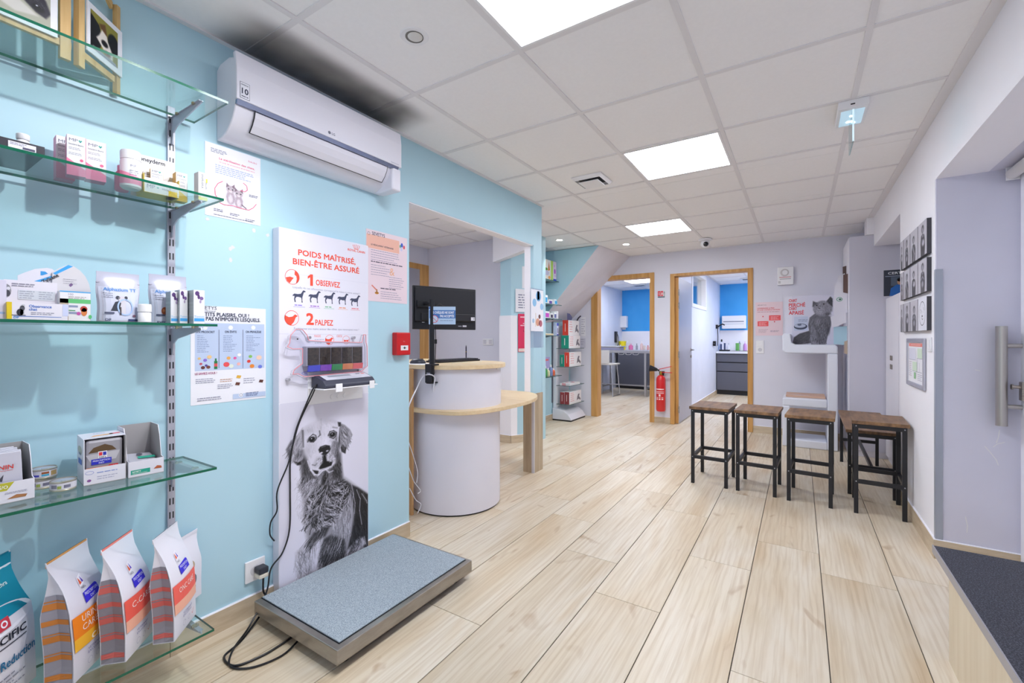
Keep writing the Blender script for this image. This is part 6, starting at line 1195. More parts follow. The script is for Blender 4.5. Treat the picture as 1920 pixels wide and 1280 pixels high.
bag('white pet food bag mostly hidden behind the rightmost coral bag', (-1.865, 0.690), 122, 0.12, 0.035, 0.25, 0.0, BAGW, lambda P, w, h: (P.up(), P.ell(w * 0.45, h * 0.55, w * 0.16, h * 0.08, 'b9a58a', 14), P.ell(w * 0.5, h * 0.32, w * 0.2, h * 0.1, '6a6e78', 14), P.greek(w * 0.2, h * 0.2, w * 0.5, 3, 0.01, 0.004, '9a9ab0')))
# top shelf: hinged wooden picture stands ------------------------
PINE = grain('pine', 'c79f62', 'dfbd84', (20, 20, 1.2), 2.0, 0.5, 5)
def picture_stand(label, p0, p1, z0, paint, mount, posts):
    """a wooden frame whose foot runs from p0 (left) to p1 (right)"""
    p0, p1 = Vector((*p0, 0)), Vector((*p1, 0)); d = p1 - p0; L = d.length; ang = math.atan2(d.y, d.x)
    t = thing('picture_stand', label, 'picture frame', (p0.x, p0.y, z0), ang, 'hinged wooden picture stands')
    H = 0.30
    for (a, w_, dp_) in posts: lbox('post', PINE, t, a, a + w_, -dp_ / 2, dp_ / 2, 0, H, bevel=0.001)
    lbox('bottom_rail', PINE, t, 0, L, -0.005, 0.007, 0.035, 0.055); 
    o = MB().prism([(0, 0.001, H), (L / 2, 0.001, H + 0.06), (L, 0.001, H), (L, 0.001, H - 0.022), (L / 2, 0.001, H + 0.036), (0, 0.001, H - 0.022)], (0, 0.01, 0)).build('roof_rail', PINE); o.parent = t
    a0, a1, c0, c1 = mount
    lbox('mount', PAPER, t, a0, a1, -0.014, -0.0105, c0, c1); 
    return t, mount
zt = SHZ[0] + 0.0003
t, m_ = picture_stand('wooden stand with a boston terrier photo in white mount, right side of top shelf', (-1.824, 0.418), (-1.952 + 0.03, 0.528), zt, None, (0.018, 0.168, 0.062, 0.215), ((-0.004, 0.022, 0.016), (0.155, 0.016, 0.014)))
Dg = Paint(64, 80, (0.55, 0.52, 0.22))
Dg.poly([(0.0, 0.1), (0.3, 0.25), (0.45, 0.6), (0.3, 0.9), (0, 1)], (0.08, 0.07, 0.08), 0.03); Dg.poly([(0.3, 0.2), (0.52, 0.1), (0.6, 0.4), (0.5, 0.5)], (0.4, 0.27, 0.16), 0.05); Dg.ell(0.82, 0.45, 0.24, 0.3, (0.09, 0.08, 0.08), 0.2); Dg.poly([(0.4, 0.3), (0.58, 0.38), (0.62, 0.5), (0.8, 0.75), (0.8, 0.92), (0.6, 0.9), (0.2, 0.62), (0.3, 0.5)], (0.86, 0.83, 0.8), 0.05); Dg.ell(0.5, 0.62, 0.15, 0.1, (0.13, 0.11, 0.11), 0.4); Dg.ell(0.6, 0.83, 0.16, 0.09, (0.55, 0.42, 0.4), 0.5); Dg.poly([(0.1, 0.9), (0.9, 0.92), (1, 1), (0, 1)], (0.62, 0.62, 0.66), 0.04); Dg.ell(0.3, 0.36, 0.03, 0.025, (0.02, 0.02, 0.03), 0.3); Dg.ell(0.72, 0.44, 0.03, 0.025, (0.02, 0.02, 0.03), 0.3)
o = Dg.build('photo', (0.030, -0.0148, 0.080), (0.116, 0, 0), (0, 0, 0.117), None); o.parent = t
t, m_ = picture_stand('wooden stand with a dark muzzle photo in white mount, left end of top shelf', (-1.80, 0.205), (-1.816, 0.402), zt, None, (0.035, 0.165, 0.048, 0.19), ((0.0, 0.02, 0.016), (0.172, 0.024, 0.016)))
Dg = Paint(64, 76, (0.66, 0.66, 0.6))
Dg.poly([(0, 0), (0.5, 0.0), (0.9, 0.35), (1.0, 0.62), (0.9, 0.78), (0.7, 0.72), (0.4, 0.5), (0.15, 0.2)], (0.16, 0.15, 0.2), 0.05); Dg.ell(0.75, 0.6, 0.16, 0.1, (0.06, 0.06, 0.09), 0.4, 0.4); Dg.ell(0.72, 0.55, 0.03, 0.02, (0.8, 0.8, 0.85), 0.4); Dg.poly([(0.1, 0.35), (0.4, 0.6), (0.75, 0.8), (0.3, 0.9), (0, 0.8)], (0.8, 0.79, 0.77), 0.06); Dg.fur([(0, 0), (0.5, 0), (0.9, 0.5), (0.5, 0.5)], 60, 0.1, 40, 20, (0.1, 0.5), 0.01, 4, 0.5)
o = Dg.build('photo', (0.05, -0.0148, 0.062), (0.10, 0, 0), (0, 0, 0.114), None); o.parent = t
# ================================================================ reception desk and what is on it
DESKW = grain('desk_white', 'dedde9', 'e2e1ec', (1, 1, 1), 2, 0.35, 2)
BEECH = grain('pale_beech', 'd9bf96', 'e3cda8', (2, 14, 14), 2.0, 0.4, 5)
BOARD = grain('brown_board', 'b98d5c', 'c89d6c', (12, 12, 1), 2.0, 0.5, 4)
CX, CY = -2.10, 2.50
desk = thing('reception_desk', 'white rounded reception desk with two pale wood tops, one high and one low', 'desk', (CX, CY, 0))
def half_round(r, xb, z0, z1, n=40):
    """rounded front towards the room, straight sides running back to x = xb"""
    pts = [(xb, CY + r, z0)] + [(CX + r * math.cos(R(90 - 180 * k / n)), CY + r * math.sin(R(90 - 180 * k / n)), z0) for k in range(n + 1)] + [(xb, CY - r, z0)]
    return MB().prism(pts, (0, 0, z1 - z0))
def round_shell(r, a0, a1, z0, z1, th, name, m, n=48):
    b = MB(); vs = []
    for k in range(n + 1):
        t = R(a0 + (a1 - a0) * k / n)
        for rr in (r, r - th):
            for z in (z0, z1): vs.append((CX + rr * math.cos(t), CY + rr * math.sin(t), z))
    fs = []
    for k in range(n):
        o_ = k * 4; q = o_ + 4
        fs += [(o_, q, q + 1, o_ + 1), (o_ + 2, o_ + 3, q + 3, q + 2), (o_ + 1, q + 1, q + 3, o_ + 3), (o_, o_ + 2, q + 2, q)]
    fs += [(0, 1, 3, 2), (4 * n, 4 * n + 2, 4 * n + 3, 4 * n + 1)]
    b.add(vs, fs)
    o = b.build(name, m, desk, smooth=True); return o
round_shell(0.322, -150, 120, 0.012, 0.680, 0.012, 'lower_drum', DESKW)
round_shell(0.312, -150, 120, 0.0, 0.012, 0.012, 'plinth', BLACKM)
round_shell(0.330, -150, 120, 0.706, 0.968, 0.012, 'upper_drum', DESKW)
half_round(0.362, -2.75, 0.968, 0.996).build('upper_top', BEECH, desk, bevel=0.003)
pts = spline([(-2.45, 2.13, 0), (-2.16, 2.135, 0), (-1.98, 2.145, 0), (-1.82, 2.20, 0), (-1.725, 2.36, 0), (-1.695, 2.60, 0), (-1.70, 2.86, 0), (-1.755, 3.08, 0), (-1.86, 3.26, 0), (-2.0, 3.352, 0), (-2.12, 3.354, 0)], 6)
pts = [(p.x, p.y, 0.680) for p in pts] + [(-2.42, 3.354, 0.680)]
MB().prism(pts, (0, 0, 0.026)).build('lower_top', BEECH, desk, bevel=0.003)
MB().box(-2.52, -2.155, 2.118, 2.136, 0.0, 0.966).build('side_board', BOARD, desk)
MB().box(-2.62, -2.44, 3.25, 3.35, 0.0, 0.68).build('leg', BOARD, desk)
clip_p = onZ(896, 694, 0.955); MB().box(-1.78, -1.765, 2.545, 2.585, 0.955, 0.967).build('clip', WHITE, desk)
# monitor on its clamp pole
pole = Vector((-2.005, 2.150, 0))
mon = thing('monitor', 'black computer monitor seen from behind on a tall black clamp pole on the desk', 'monitor', (pole.x, pole.y, 0.996))
MB().cyl((pole.x, pole.y, 0.94), (pole.x, pole.y, 1.425), 0.017, n=16).build('pole', BLACKP, mon, smooth=True)
MB().box(pole.x - 0.03, pole.x + 0.03, pole.y - 0.03, pole.y + 0.035, 0.9965, 1.006).box(pole.x - 0.028, pole.x + 0.028, pole.y - 0.034, pole.y - 0.028, 0.885, 1.004).box(pole.x - 0.02, pole.x + 0.02, pole.y - 0.033, pole.y + 0.035, 0.88, 0.888).cyl((pole.x, pole.y + 0.01, 0.888), (pole.x, pole.y + 0.01, 0.966), 0.006, n=8).build('clamp', BLACKP, mon, bevel=0.001)
Q = Print((pole.x - 0.018, pole.y - 0.034, 0.90), (1, 0, 0), (0, 0, 1), (0, -1, 0)); Q.rect(0.004, 0.045, 0.034, 0.05, 'b9b9c4'); Q.build(mon)
ml, mr_ = Vector((-2.165, 2.140, 0)), Vector((-1.985, 2.590, 0)); du = (mr_ - ml); mw = du.length; du.normalize(); dn = Vector((du.y, -du.x, 0))
zt_, zb_ = 1.527, 1.233
def mbox(a0, a1, z0, z1, n0, n1):
    p = lambda a, n: ml + du * a + dn * n
    q = [p(a0, n0), p(a0, n1), p(a1, n1), p(a1, n0)]
    return [Vector((v.x, v.y, z0)) for v in q], [Vector((v.x, v.y, z1)) for v in q]
MB().hexa(*mbox(0, mw, zb_, zt_, -0.02, 0.0)).build('screen_housing', BLACKP, mon, bevel=0.004)
MB().hexa(*mbox(0.01, mw - 0.01, zb_ + 0.055, zt_ - 0.012, 0.0002, 0.012)).hexa(*mbox(0.05, mw - 0.02, zb_ + 0.06, zb_ + 0.11, 0.0122, 0.022)).build('rear_bulge', mat('charcoal_back', '16171f', 0.5), mon, bevel=0.004)
b = MB(); ma = (pole - ml).dot(du)
b.hexa(*mbox(ma - 0.05, ma + 0.05, 1.38, 1.425, 0.0125, 0.03)); b.tube([(pole.x, pole.y, 1.405), tuple(ml + du * ma + dn * 0.02 + Vector((0, 0, 1.405)))], 0.014, 8); b.build('bracket', BLACKM, mon, bevel=0.002)
Q = Print(ml + dn * 0.0005 + Vector((0, 0, zb_)), du, (0, 0, 1), dn); Q.rect(mw * 0.70, 0.022, mw * 0.76, 0.028, '9a9aa8'); Q.rect(mw * 0.775, 0.02, mw * 0.84, 0.032, 'c9c9d4'); Q.rect(mw * 0.13, 0.045, mw * 0.17, 0.05, 'b9b9c4'); Q.build(mon)
Q = Print(ml + dn * 0.0225 + Vector((0, 0, zb_)), du, (0, 0, 1), dn); Q.rect(mw * 0.89, 0.066, mw * 0.955, 0.090, 'd8d8e2'); Q.up(); Q.greek(mw * 0.93, 0.08, mw * 0.02, 2, 0.006, 0.003, '33343e'); Q.build(mon)
b = MB(); b.tube(spline([tuple(ml + du * (ma + 0.05) + dn * 0.03 + Vector((0, 0, 1.37))), tuple(ml + du * (ma + 0.10) + dn * 0.05 + Vector((0, 0, 1.405))), tuple(ml + du * (ma + 0.17) + dn * 0.03 + Vector((0, 0, 1.38)))]), 0.004, 6)
b.tube(spline([tuple(ml + du * 0.16 + dn * 0.004 + Vector((0, 0, 1.26))), tuple(ml + du * 0.165 + Vector((0, 0, 1.15))), tuple(ml + du * 0.16 + Vector((0, 0, 1.0)))]), 0.003, 6)
b.cyl(ml + du * 0.165 + Vector((0, 0, 1.135)), ml + du * 0.165 + Vector((0, 0, 1.165)), 0.009, n=10); b.build('cable', CAB, mon, smooth=True)
# no-cheques sign hanging on the pole
sg = thing('counter_sign', 'small blue sign with white lettering and a crossed-out circle, on the monitor pole', 'sign', (pole.x, pole.y - 0.02, 1.26))
s0 = Vector((-2.012, 2.128, 1.262)); s1 = Vector((-1.875, 2.232, 1.262)); su = (s1 - s0); sw_ = su.length; su.normalize(); sn = Vector((su.y, -su.x, 0)); sh = 0.115
MB().hexa([s0 - sn * 0.002, s1 - sn * 0.002, s1, s0], [v + Vector((0, 0, sh)) for v in (s0 - sn * 0.002, s1 - sn * 0.002, s1, s0)]).build('plate', mat('pale_blue_card', 'b3cdea', 0.45), sg)
Q = Print(s0, su, (0, 0, 1), sn); Q.rect(0.004, sh * 0.34, sw_, sh * 0.80, '4a78bc'); Q.up(); Q.text('LES CHÈQUES NE SONT', sw_ * 0.08, sh * 0.60, sh * 0.135, 'eef2fa', w=sw_ * 0.86, bold=0.0008); Q.text('PAS ACCEPTÉS', sw_ * 0.94, sh * 0.40, sh * 0.135, 'eef2fa', w=sw_ * 0.52, al='r', bold=0.0008)
Q.ell(sw_ * 0.21, sh * 0.30, sh * 0.20, sh * 0.20, 'c4d6ec', 20); Q.up(); Q.ring(sw_ * 0.21, sh * 0.30, sh * 0.21, sh * 0.21, sh * 0.03, 'd6546a', 24); Q.line([(sw_ * 0.21 - sh * 0.14, sh * 0.44), (sw_ * 0.21 + sh * 0.14, sh * 0.16)], sh * 0.025, 'd6546a'); Q.greek(sw_ * 0.42, sh * 0.20, sw_ * 0.5, 1, 0.01, sh * 0.03, '7f93b4'); Q.ell(sw_ * 0.05, sh * 0.92, sh * 0.07, sh * 0.07, '3f62a8', 12); Q.build(sg)
# keyboard, mouse, pen, small things
kb = thing('keyboard', 'black computer keyboard lying on the high desk top', 'keyboard', (-2.20, 2.60, 0.9962), R(84))
lbox('base', BLACKP, kb, -0.215, 0.215, -0.07, 0.07, 0, 0.014, 0.003)
KEYM = mat('key_black', '1d1f2b', 0.5); k0 = None
for r_ in range(5):
    for c_ in range(15):
        x = -0.205 + c_ * 0.0275; y = -0.06 + r_ * 0.024
        if k0 is None: k0 = lbox('key', KEYM, kb, -0.012, 0.012, -0.0105, 0.0105, 0, 0.007, 0.001); o = k0
        else: o = k0.copy(); COL.objects.link(o)
        o.location = (x + 0.012, y + 0.011, 0.0142)
ms = thing('computer_mouse', 'dark grey mouse at the left end of the high desk top', 'mouse', (-2.215, 2.235, 0.9962), R(40))
o = MB().lathe([(0.95, 0.0), (1.0, 0.12), (0.93, 0.5), (0.7, 0.82), (0.35, 0.97), (0.05, 1.0)], n=24).build('shell', mat('mouse_grey', '33353f', 0.35), smooth=True); o.scale = (0.055, 0.032, 0.036); o.parent = ms
o = MB().box(-0.0, 0.035, -0.0008, 0.0008, 0.029, 0.0345).build('button_split', BLACKP); o.parent = ms
pn = thing('pen_stand', 'thin dark pen standing upright in a small foot on the desk', 'pen', (-2.255, 2.815, 0.9962))
o = MB().lathe([(0.020, 0), (0.020, 0.005), (0.007, 0.008)], n=18).build('foot', BLACKP, smooth=True); o.parent = pn
o = MB().lathe([(0.004, 0.006), (0.0048, 0.06), (0.0048, 0.105), (0.001, 0.122)], n=10).lathe([(0.0052, 0.066), (0.0052, 0.07)], n=10, i=1).build('pen', [mat('pen_navy', '1c2140', 0.35), mat('pen_gold', 'c9a24a', 0.3, 0.9)], smooth=True); o.parent = pn
lead = thing('counter_lead', 'white lead lying in curves on the desk top before the keyboard', 'cable', (-2.0, 2.55, 0.9962))
MB().tube(spline([(-2.05, 2.40, 0.999), (-2.02, 2.50, 0.999), (-1.98, 2.62, 0.999), (-2.03, 2.72, 0.999), (-2.09, 2.80, 0.999)]), 0.0022, 6).build('wire', mat('cream_cable', 'd8d4cc', 0.4), lead, smooth=True)
tr = thing('paper_tray', 'thin white sheet jutting past the desk edge behind the wall corner', 'paper', (-2.18, 2.17, 0.9962)); MB().box(-2.30, -2.10, 2.15, 2.30, 0.9964, 0.9985).build('sheet', PAPER, tr)
wc = thing('white_cable', 'white cable looping from the pole clamp down beside the desk to the floor', 'cable', (-2.06, 2.17, 0))
WC = mat('white_cable_sheath', 'dcdbe4', 0.4)
wp = lambda px, py, X0=-2.06: tuple(onX(px, py, X0))
MB().tube(spline([wp(813, 735, -1.98), wp(813, 725, -1.98), wp(815, 708, -1.98), wp(806, 702, -1.985), wp(793, 706), wp(783, 725), wp(768, 757, -2.02), wp(760, 790, -2.1)]), 0.004, 8).build('wire', WC, wc, smooth=True)
wd = thing('white_cable', 'thin white cable hanging low against the brown side board of the desk', 'cable', (-2.16, 2.10, 0))
MB().tube(spline([wp(766, 828, -2.12), wp(776, 858, -2.10), wp(783, 885, -2.09), wp(781, 905, -2.09)]), 0.0028, 8).tube(spline([wp(766, 875, -2.12), wp(776, 902, -2.10), wp(788, 919, -2.08), wp(783, 925, -2.08)]), 0.0028, 8).tube(spline([wp(768, 915, -2.12), wp(779, 936, -2.10), wp(789, 945, -2.08), wp(784, 960, -2.08), wp(783, 962, -2.08)]), 0.0028, 8).build('wire', WC, wd, smooth=True)
# switch plate on the lilac wall behind
sp = thing('switch_plate', 'double white switch plate on the lilac wall behind the reception desk', 'switch', (-3.15, 4.36, 1.13)); a0, a1 = onY(906, 640, 4.36).x, onY(925, 640, 4.36).x
MB().box(a0, a1, 4.35, 4.3598, 1.09, 1.17).build('plate', WHITE, sp, bevel=0.003); MB().box(a0 + 0.012, a0 + 0.055, 4.346, 4.35, 1.105, 1.155).box(a1 - 0.055, a1 - 0.012, 4.346, 4.35, 1.105, 1.155).build('rocker', mat('rocker_white', 'd0cfd8', 0.4), sp)
# posters on the pillar and on the column
pa, pb = Vector((-2.715, 4.19, 0)), Vector((-2.51, 4.54, 0)); pu = (pb - pa).normalized(); pnn = Vector((pu.y, -pu.x, 0))
def pillar_sheet(name, label, a0, a1, z0, z1, m, lift=0.0008):
    o_ = pa + pu * a0 + pnn * lift; t = thing(name, label, 'poster', (o_.x, o_.y, z0)); e = pu * (a1 - a0)
    q = [o_, o_ + e, o_ + e + pnn * 0.001, o_ + pnn * 0.001]
    MB().hexa([(v.x, v.y, z0) for v in q], [(v.x, v.y, z1) for v in q]).build('sheet', m, t)
    return t, Print((o_ + pnn * 0.001) + Vector((0, 0, z0)), pu, (0, 0, 1), pnn), a1 - a0, z1 - z0
t, Q, w, h = pillar_sheet('poster', 'bright pink-red poster with white heading on the pillar behind the reception desk', 0.085, 0.36, 1.02, 1.45, mat('crimson_paper', 'dc3560', 0.45), 0.0075)
Q.greek(w * 0.10, h * 0.90, w * 0.8, 1, 0.03, h * 0.03, 'f2d3dc', 0.0)
for k, (s_, x) in enumerate((('Vous', 0.30), ('et votre', 0.22), ('vétérinaire', 0.10))): Q.text(s_, w * x, h * (0.79 - 0.055 * k), h * 0.035, 'f4e6ea', bold=0.001)
Q.text('COMPRENDRE', w * 0.24, h * 0.62, h * 0.03, '7a2440', bold=0.0006); Q.text('LE CHIEN', w * 0.24, h * 0.53, h * 0.055, '7a2440', bold=0.001); Q.build(t, 'lettering'); Q.mb = MB(); Q.mats = []; Q.ell(w * 0.62, h * 0.26, w * 0.26, h * 0.17, 'e8c3a0', 20); Q.up(); Q.ell(w * 0.6, h * 0.30, w * 0.12, h * 0.10, '8a5a3a', 16); Q.build(t, 'picture'); Q.mb = MB(); Q.mats = []; Q.rect(w * 0.02, h * 0.01, w * 0.98, h * 0.09, 'ecd9d4'); Q.build(t, 'bottom_strip')
t, Q, w, h = pillar_sheet('notice', 'small white notice on the pillar, above the list beside the white post', 0.14, 0.34, 1.74, 1.99, PAPER); Q.ell(w * 0.2, h * 0.9, 0.006, 0.006, '5a5a6a', 8); Q.build(t)
t, Q, w, h = pillar_sheet('notice', 'white list with grey lines on the pillar above the pink-red poster', 0.05, 0.34, 1.47, 1.73, PAPER, 0.0105); Q.greek(w * 0.12, h * 0.72, w * 0.6, 6, h * 0.11, h * 0.05, '8d8fa6', seed=3); Q.build(t)
cp_ = thing('poster_holder', 'clear holder with a pale leaflet of blue bubbles on the blue column end', 'poster holder', (XL, 3.43, 1.09))
MB().box(XL + 0.0005, XL + 0.002, 3.315, 3.545, 1.09, 1.61).build('clear_sleeve', glass_mat('sleeve', (0.93, 0.92, 0.96)), cp_)
MB().box(XL + 0.0022, XL + 0.0034, 3.32, 3.54, 1.235, 1.60).build('leaflet', PAPER, cp_)
Q = Print((XL + 0.0034, 3.32, 1.235), (0, 1, 0), (0, 0, 1), (1, 0, 0)); 
for x, z_, r_, h in ((0.06, 0.25, 0.035, '8fbfe4'), (0.13, 0.31, 0.045, '78b2e0'), (0.19, 0.22, 0.03, '9ac5e8'), (0.04, 0.09, 0.02, 'a9c4de'), (0.12, 0.08, 0.035, 'd9a08a'), (0.17, 0.07, 0.03, 'b86a7a'), (0.15, 0.13, 0.02, '6a4a4a')): Q.ell(x, z_, r_, r_, h, 16)
Q.rect(0.11, 0.28, 0.15, 0.355, '78b2e0'); Q.rect(0.08, 0.04, 0.085, 0.16, 'c9a24a'); Q.build(cp_)
# ================================================================ fittings on the ceiling
def on_ceil(px, py): return onZ(px, py, ZC)
p = on_ceil(777, 70); t = thing('round_detector', 'round white flush fitting in the ceiling tile above the air conditioner', 'ceiling fitting', (p.x, p.y, ZC + 0.004))
o = MB().lathe([(0.034, -0.002), (0.052, -0.004), (0.056, 0.0)], n=32).build('ring', WHITE, smooth=True); o.parent = t
o = MB().cyl((0, 0, -0.0045), (0, 0, -0.002), 0.035, n=28).build('well', mat('well_grey', '6f6c68', 0.5)); o.parent = t
o = MB().lathe([(0.012, -0.010), (0.024, -0.008), (0.029, -0.0045)], (0.004, 0, 0), n=28).build('lens', mat('lens_white', 'd8d6d4', 0.3), smooth=True); o.parent = t
p = on_ceil(1110, 337); t = thing('air_vent', 'square white ceiling air vent with a raised centre plate', 'vent', (p.x, p.y, ZC - 0.001)); a_ = 0.115
b = MB()
for s_ in (0, 1):
    for q in (-1, 1):
        f = (lambda u, v, z: (u, v, z)) if s_ == 0 else (lambda u, v, z: (v, u, z))
        b.hexa([f(-a_, q * a_, -0.004), f(a_, q * a_, -0.004), f(a_ * 0.84, q * a_ * 0.84, -0.022), f(-a_ * 0.84, q * a_ * 0.84, -0.022)], [f(-a_, q * a_, 0.003), f(a_, q * a_, 0.003), f(a_ * 0.84, q * a_ * 0.84, -0.016), f(-a_ * 0.84, q * a_ * 0.84, -0.016)])
o = b.build('frame', WHITE); o.parent = t
lbox('throat', mat('throat_dark', '3a3a40', 0.7), t, -a_ * 0.8, a_ * 0.8, -a_ * 0.8, a_ * 0.8, -0.001, 0.002)
lbox('centre_plate', WHITE, t, -a_ * 0.66, a_ * 0.66, -a_ * 0.66, a_ * 0.66, -0.036, -0.028, 0.003); lbox('stem', mat('throat_dark', '3a3a40', 0.7), t, -0.03, 0.03, -0.03, 0.03, -0.028, -0.001)
# exit light with its clear blade
ex = thing('exit_light', 'emergency exit light on the ceiling with a glowing clear blade hanging below', 'emergency light', (0.225, 2.90, ZC))
lbox('housing', WHITE, ex, -0.062, 0.062, -0.13, 0.11, -0.040, -0.0008, 0.003)
lbox('light_window', mat('led_window', 'c4dcea', 0.2, emit=((0.55, 0.82, 1.0), 0.35)), ex, -0.048, 0.048, -0.10, 0.09, -0.0415, -0.0402)
for x, y in ((0.0, -0.03), (-0.01, 0.04), (0.012, 0.06)):
    o = MB().lathe([(0.009, -0.0440), (0.006, -0.0418)], (x, y, 0), n=12).build('led', mat('led_glow', 'ffffff', 0.2, emit=((0.75, 0.92, 1.0), 6))); o.parent = ex
lbox('blade', glass_mat('blade_clear', (0.80, 0.93, 0.95)), ex, -0.003, 0.003, -0.11, 0.10, -0.20, -0.0412)
lbox('blade_edge', mat('blade_glow', 'cfeaf2', 0.2, emit=((0.7, 0.9, 1.0), 0.5)), ex, -0.0035, 0.0035, -0.111, -0.109, -0.20, -0.0412)
lbox('test_button', BLACKP, ex, -0.012, 0.006, -0.1312, -0.1302, -0.026, -0.02)
# camera
p = onZ(1321, 450, ZC); cm = thing('security_camera', 'small black and white ball camera on the ceiling near the back wall', 'camera', (-0.945, 5.72, ZC)); cm.scale = (1.25, 1.25, 1.25)
o = MB().lathe([(0.050, -0.022), (0.058, -0.018), (0.060, -0.001)], n=28).build('base', WHITE, smooth=True); o.parent = cm
o = MB().lathe([(0.004, -0.082), (0.02, -0.079), (0.036, -0.064), (0.043, -0.046), (0.040, -0.03), (0.034, -0.022)], n=28).build('ball', WHITE, smooth=True); o.parent = cm
o = MB().lathe([(0.001, 0.006), (0.010, 0.005), (0.018, 0.001), (0.023, -0.008)], n=24).build('lens', mat('camera_lens', '12131c', 0.12)); o.parent = cm; o.location = (0.013, -0.046, -0.056); o.rotation_euler = (R(105), 0, R(14))
# two recessed spots near the stairs
SPOTM = mat('spot_glow', 'ffffff', 0.3, emit=((1.0, 0.97, 0.92), 30))
for (px, py), lb, pw in (((1049, 450), 'recessed ceiling spot shining into the stair alcove, left of two', 22), ((1174, 458), 'recessed ceiling spot before the sloping stair soffit, right of two', 10)):
    p = on_ceil(px, py); y_ = min(p.y, 5.28) if px < 1100 else p.y
    t = thing('ceiling_spot', lb, 'spotlight', (p.x, y_, ZC + 0.003), group='recessed ceiling spots')
    o = MB().lathe([(0.036, -0.003), (0.048, -0.006), (0.052, 0.0)], n=28).build('ring', WHITE, smooth=True); o.parent = t
    o = MB().cyl((0, 0, -0.004), (0, 0, -0.0025), 0.035, n=24).build('lamp', SPOTM); o.parent = t
    L_ = bpy.data.lights.new('spot_beam', 'SPOT'); L_.energy = pw; L_.spot_size = R(95); L_.spot_blend = 0.35; L_.shadow_soft_size = 0.03; L_.color = (1.0, 0.97, 0.93)
    lo = bpy.data.objects.new('spot_beam', L_); COL.objects.link(lo); lo.location = (0, 0, -0.02); lo.parent = t
# the ceiling spot that throws the hard shadows of the shelves (just above the picture)
t = thing('ceiling_spot', 'recessed ceiling spot aimed at the glass shelves, outside the picture top', 'spotlight', (-0.72, 0.78, ZC + 0.003))
o = MB().lathe([(0.036, -0.003), (0.048, -0.006), (0.052, 0.0)], n=28).build('ring', WHITE, smooth=True); o.parent = t
o = MB().cyl((0, 0, -0.004), (0, 0, -0.0025), 0.035, n=24).build('lamp', SPOTM); o.parent = t
L_ = bpy.data.lights.new('spot_beam', 'SPOT'); L_.energy = SPOT_W; L_.spot_size = R(86); L_.spot_blend = 0.6; L_.shadow_soft_size = 0.022; L_.color = (0.97, 0.98, 1.0)
lo = bpy.data.objects.new('spot_beam', L_); COL.objects.link(lo); lo.location = (0, 0, -0.02); lo.parent = t
dv = Vector((-1.95, 0.32, 0.95)) - Vector((-0.72, 0.78, ZC)); lo.rotation_euler = dv.to_track_quat('-Z', 'Y').to_euler()
# ================================================================ stools and the long bench by the right wall
RUST = grain('rustic_brown_wood', '5a4232', '94714f', (9, 1.6, 9), 3.0, 0.45, 6, spread=(0.32, 0.66), c3='a98660', rnd=0.06)
IRON = mat('black_iron', '17181f', 0.45)
def frame_seat(name, label, cat, w, d, h, x, y, rot, group=None):
    """w across (x), d deep (y); four square legs, rails under the seat, foot rails"""
    t = thing(name, label, cat, (x, y, 0), R(rot), group); q = 0.024; th = 0.022
    MB().box(-w / 2, w / 2, -d / 2, d / 2, h - th, h).build('seat', RUST, None, bevel=0.002).parent = t
    ix, iy = w / 2 - 0.012, d / 2 - 0.012
    for sx in (-1, 1):
        for sy in (-1, 1):
            lg = lbox('leg', IRON, t, sx * ix - (q if sx > 0 else 0), sx * ix + (0 if sx > 0 else q), sy * iy - (q if sy > 0 else 0), sy * iy + (0 if sy > 0 else q), 0.0, h - th - 0.0005)
            for z in (0.215, h - th - 0.014):
                o = MB().cyl((sx * (ix - q / 2), sy * iy, z), (sx * (ix - q / 2), sy * (iy + 0.003), z), 0.004, n=8).build('bolt', GREYM); o.parent = lg
    for s_ in (-1, 1):
        lbox('upper_rail', IRON, t, -ix + q, ix - q, s_ * iy - (q * 0.8 if s_ > 0 else 0), s_ * iy + (0 if s_ > 0 else q * 0.8), h - th - 0.028, h - th - 0.0005)
        lbox('upper_rail', IRON, t, s_ * ix - (q * 0.8 if s_ > 0 else 0), s_ * ix + (0 if s_ > 0 else q * 0.8), -iy + q, iy - q, h - th - 0.028, h - th - 0.0005)
        if d < 0.6:
            lbox('foot_rail', IRON, t, -ix + q, ix - q, s_ * iy - (q * 0.8 if s_ > 0 else 0), s_ * iy + (0 if s_ > 0 else q * 0.8), 0.202, 0.228)
            lbox('foot_rail', IRON, t, s_ * ix - (q * 0.8 if s_ > 0 else 0), s_ * ix + (0 if s_ > 0 else q * 0.8), -iy + q, iy - q, 0.202, 0.228)
    if d >= 0.6:
        for s_ in (-1, 1): lbox('foot_rail', IRON, t, -ix + q, ix - q, s_ * iy - (q * 0.8 if s_ > 0 else 0), s_ * iy + (0 if s_ > 0 else q * 0.8), 0.20, 0.226)
        lbox('foot_rail', IRON, t, -q * 0.4, q * 0.4, -iy + q * 0.8, iy - q * 0.8, 0.20, 0.226)
    return t
g_ = 'four bar stools in a row'
st0 = frame_seat('bar_stool', 'black-legged bar stool with brown wooden seat, leftmost in the row of four', 'stool', 0.295, 0.40, 0.622, -0.600, 4.018, -2, g_)
for x, y, r_, lb in ((-0.268, 4.005, -3, 'black-legged bar stool with brown seat, second from the left in the row'), (0.070, 3.968, -4, 'black-legged bar stool with brown seat, third from the left, before the white cat stand'), (0.452, 3.945, -3, 'black-legged bar stool with brown seat, rightmost and nearest the wall pictures')):
    dup(st0, (x, y, 0), R(r_), lb)
frame_seat('long_bench', 'long lower bench with brown wooden top standing along the wall behind the rightmost stool', 'bench', 0.31, 1.10, 0.487, 0.458, 4.74, -1.0)
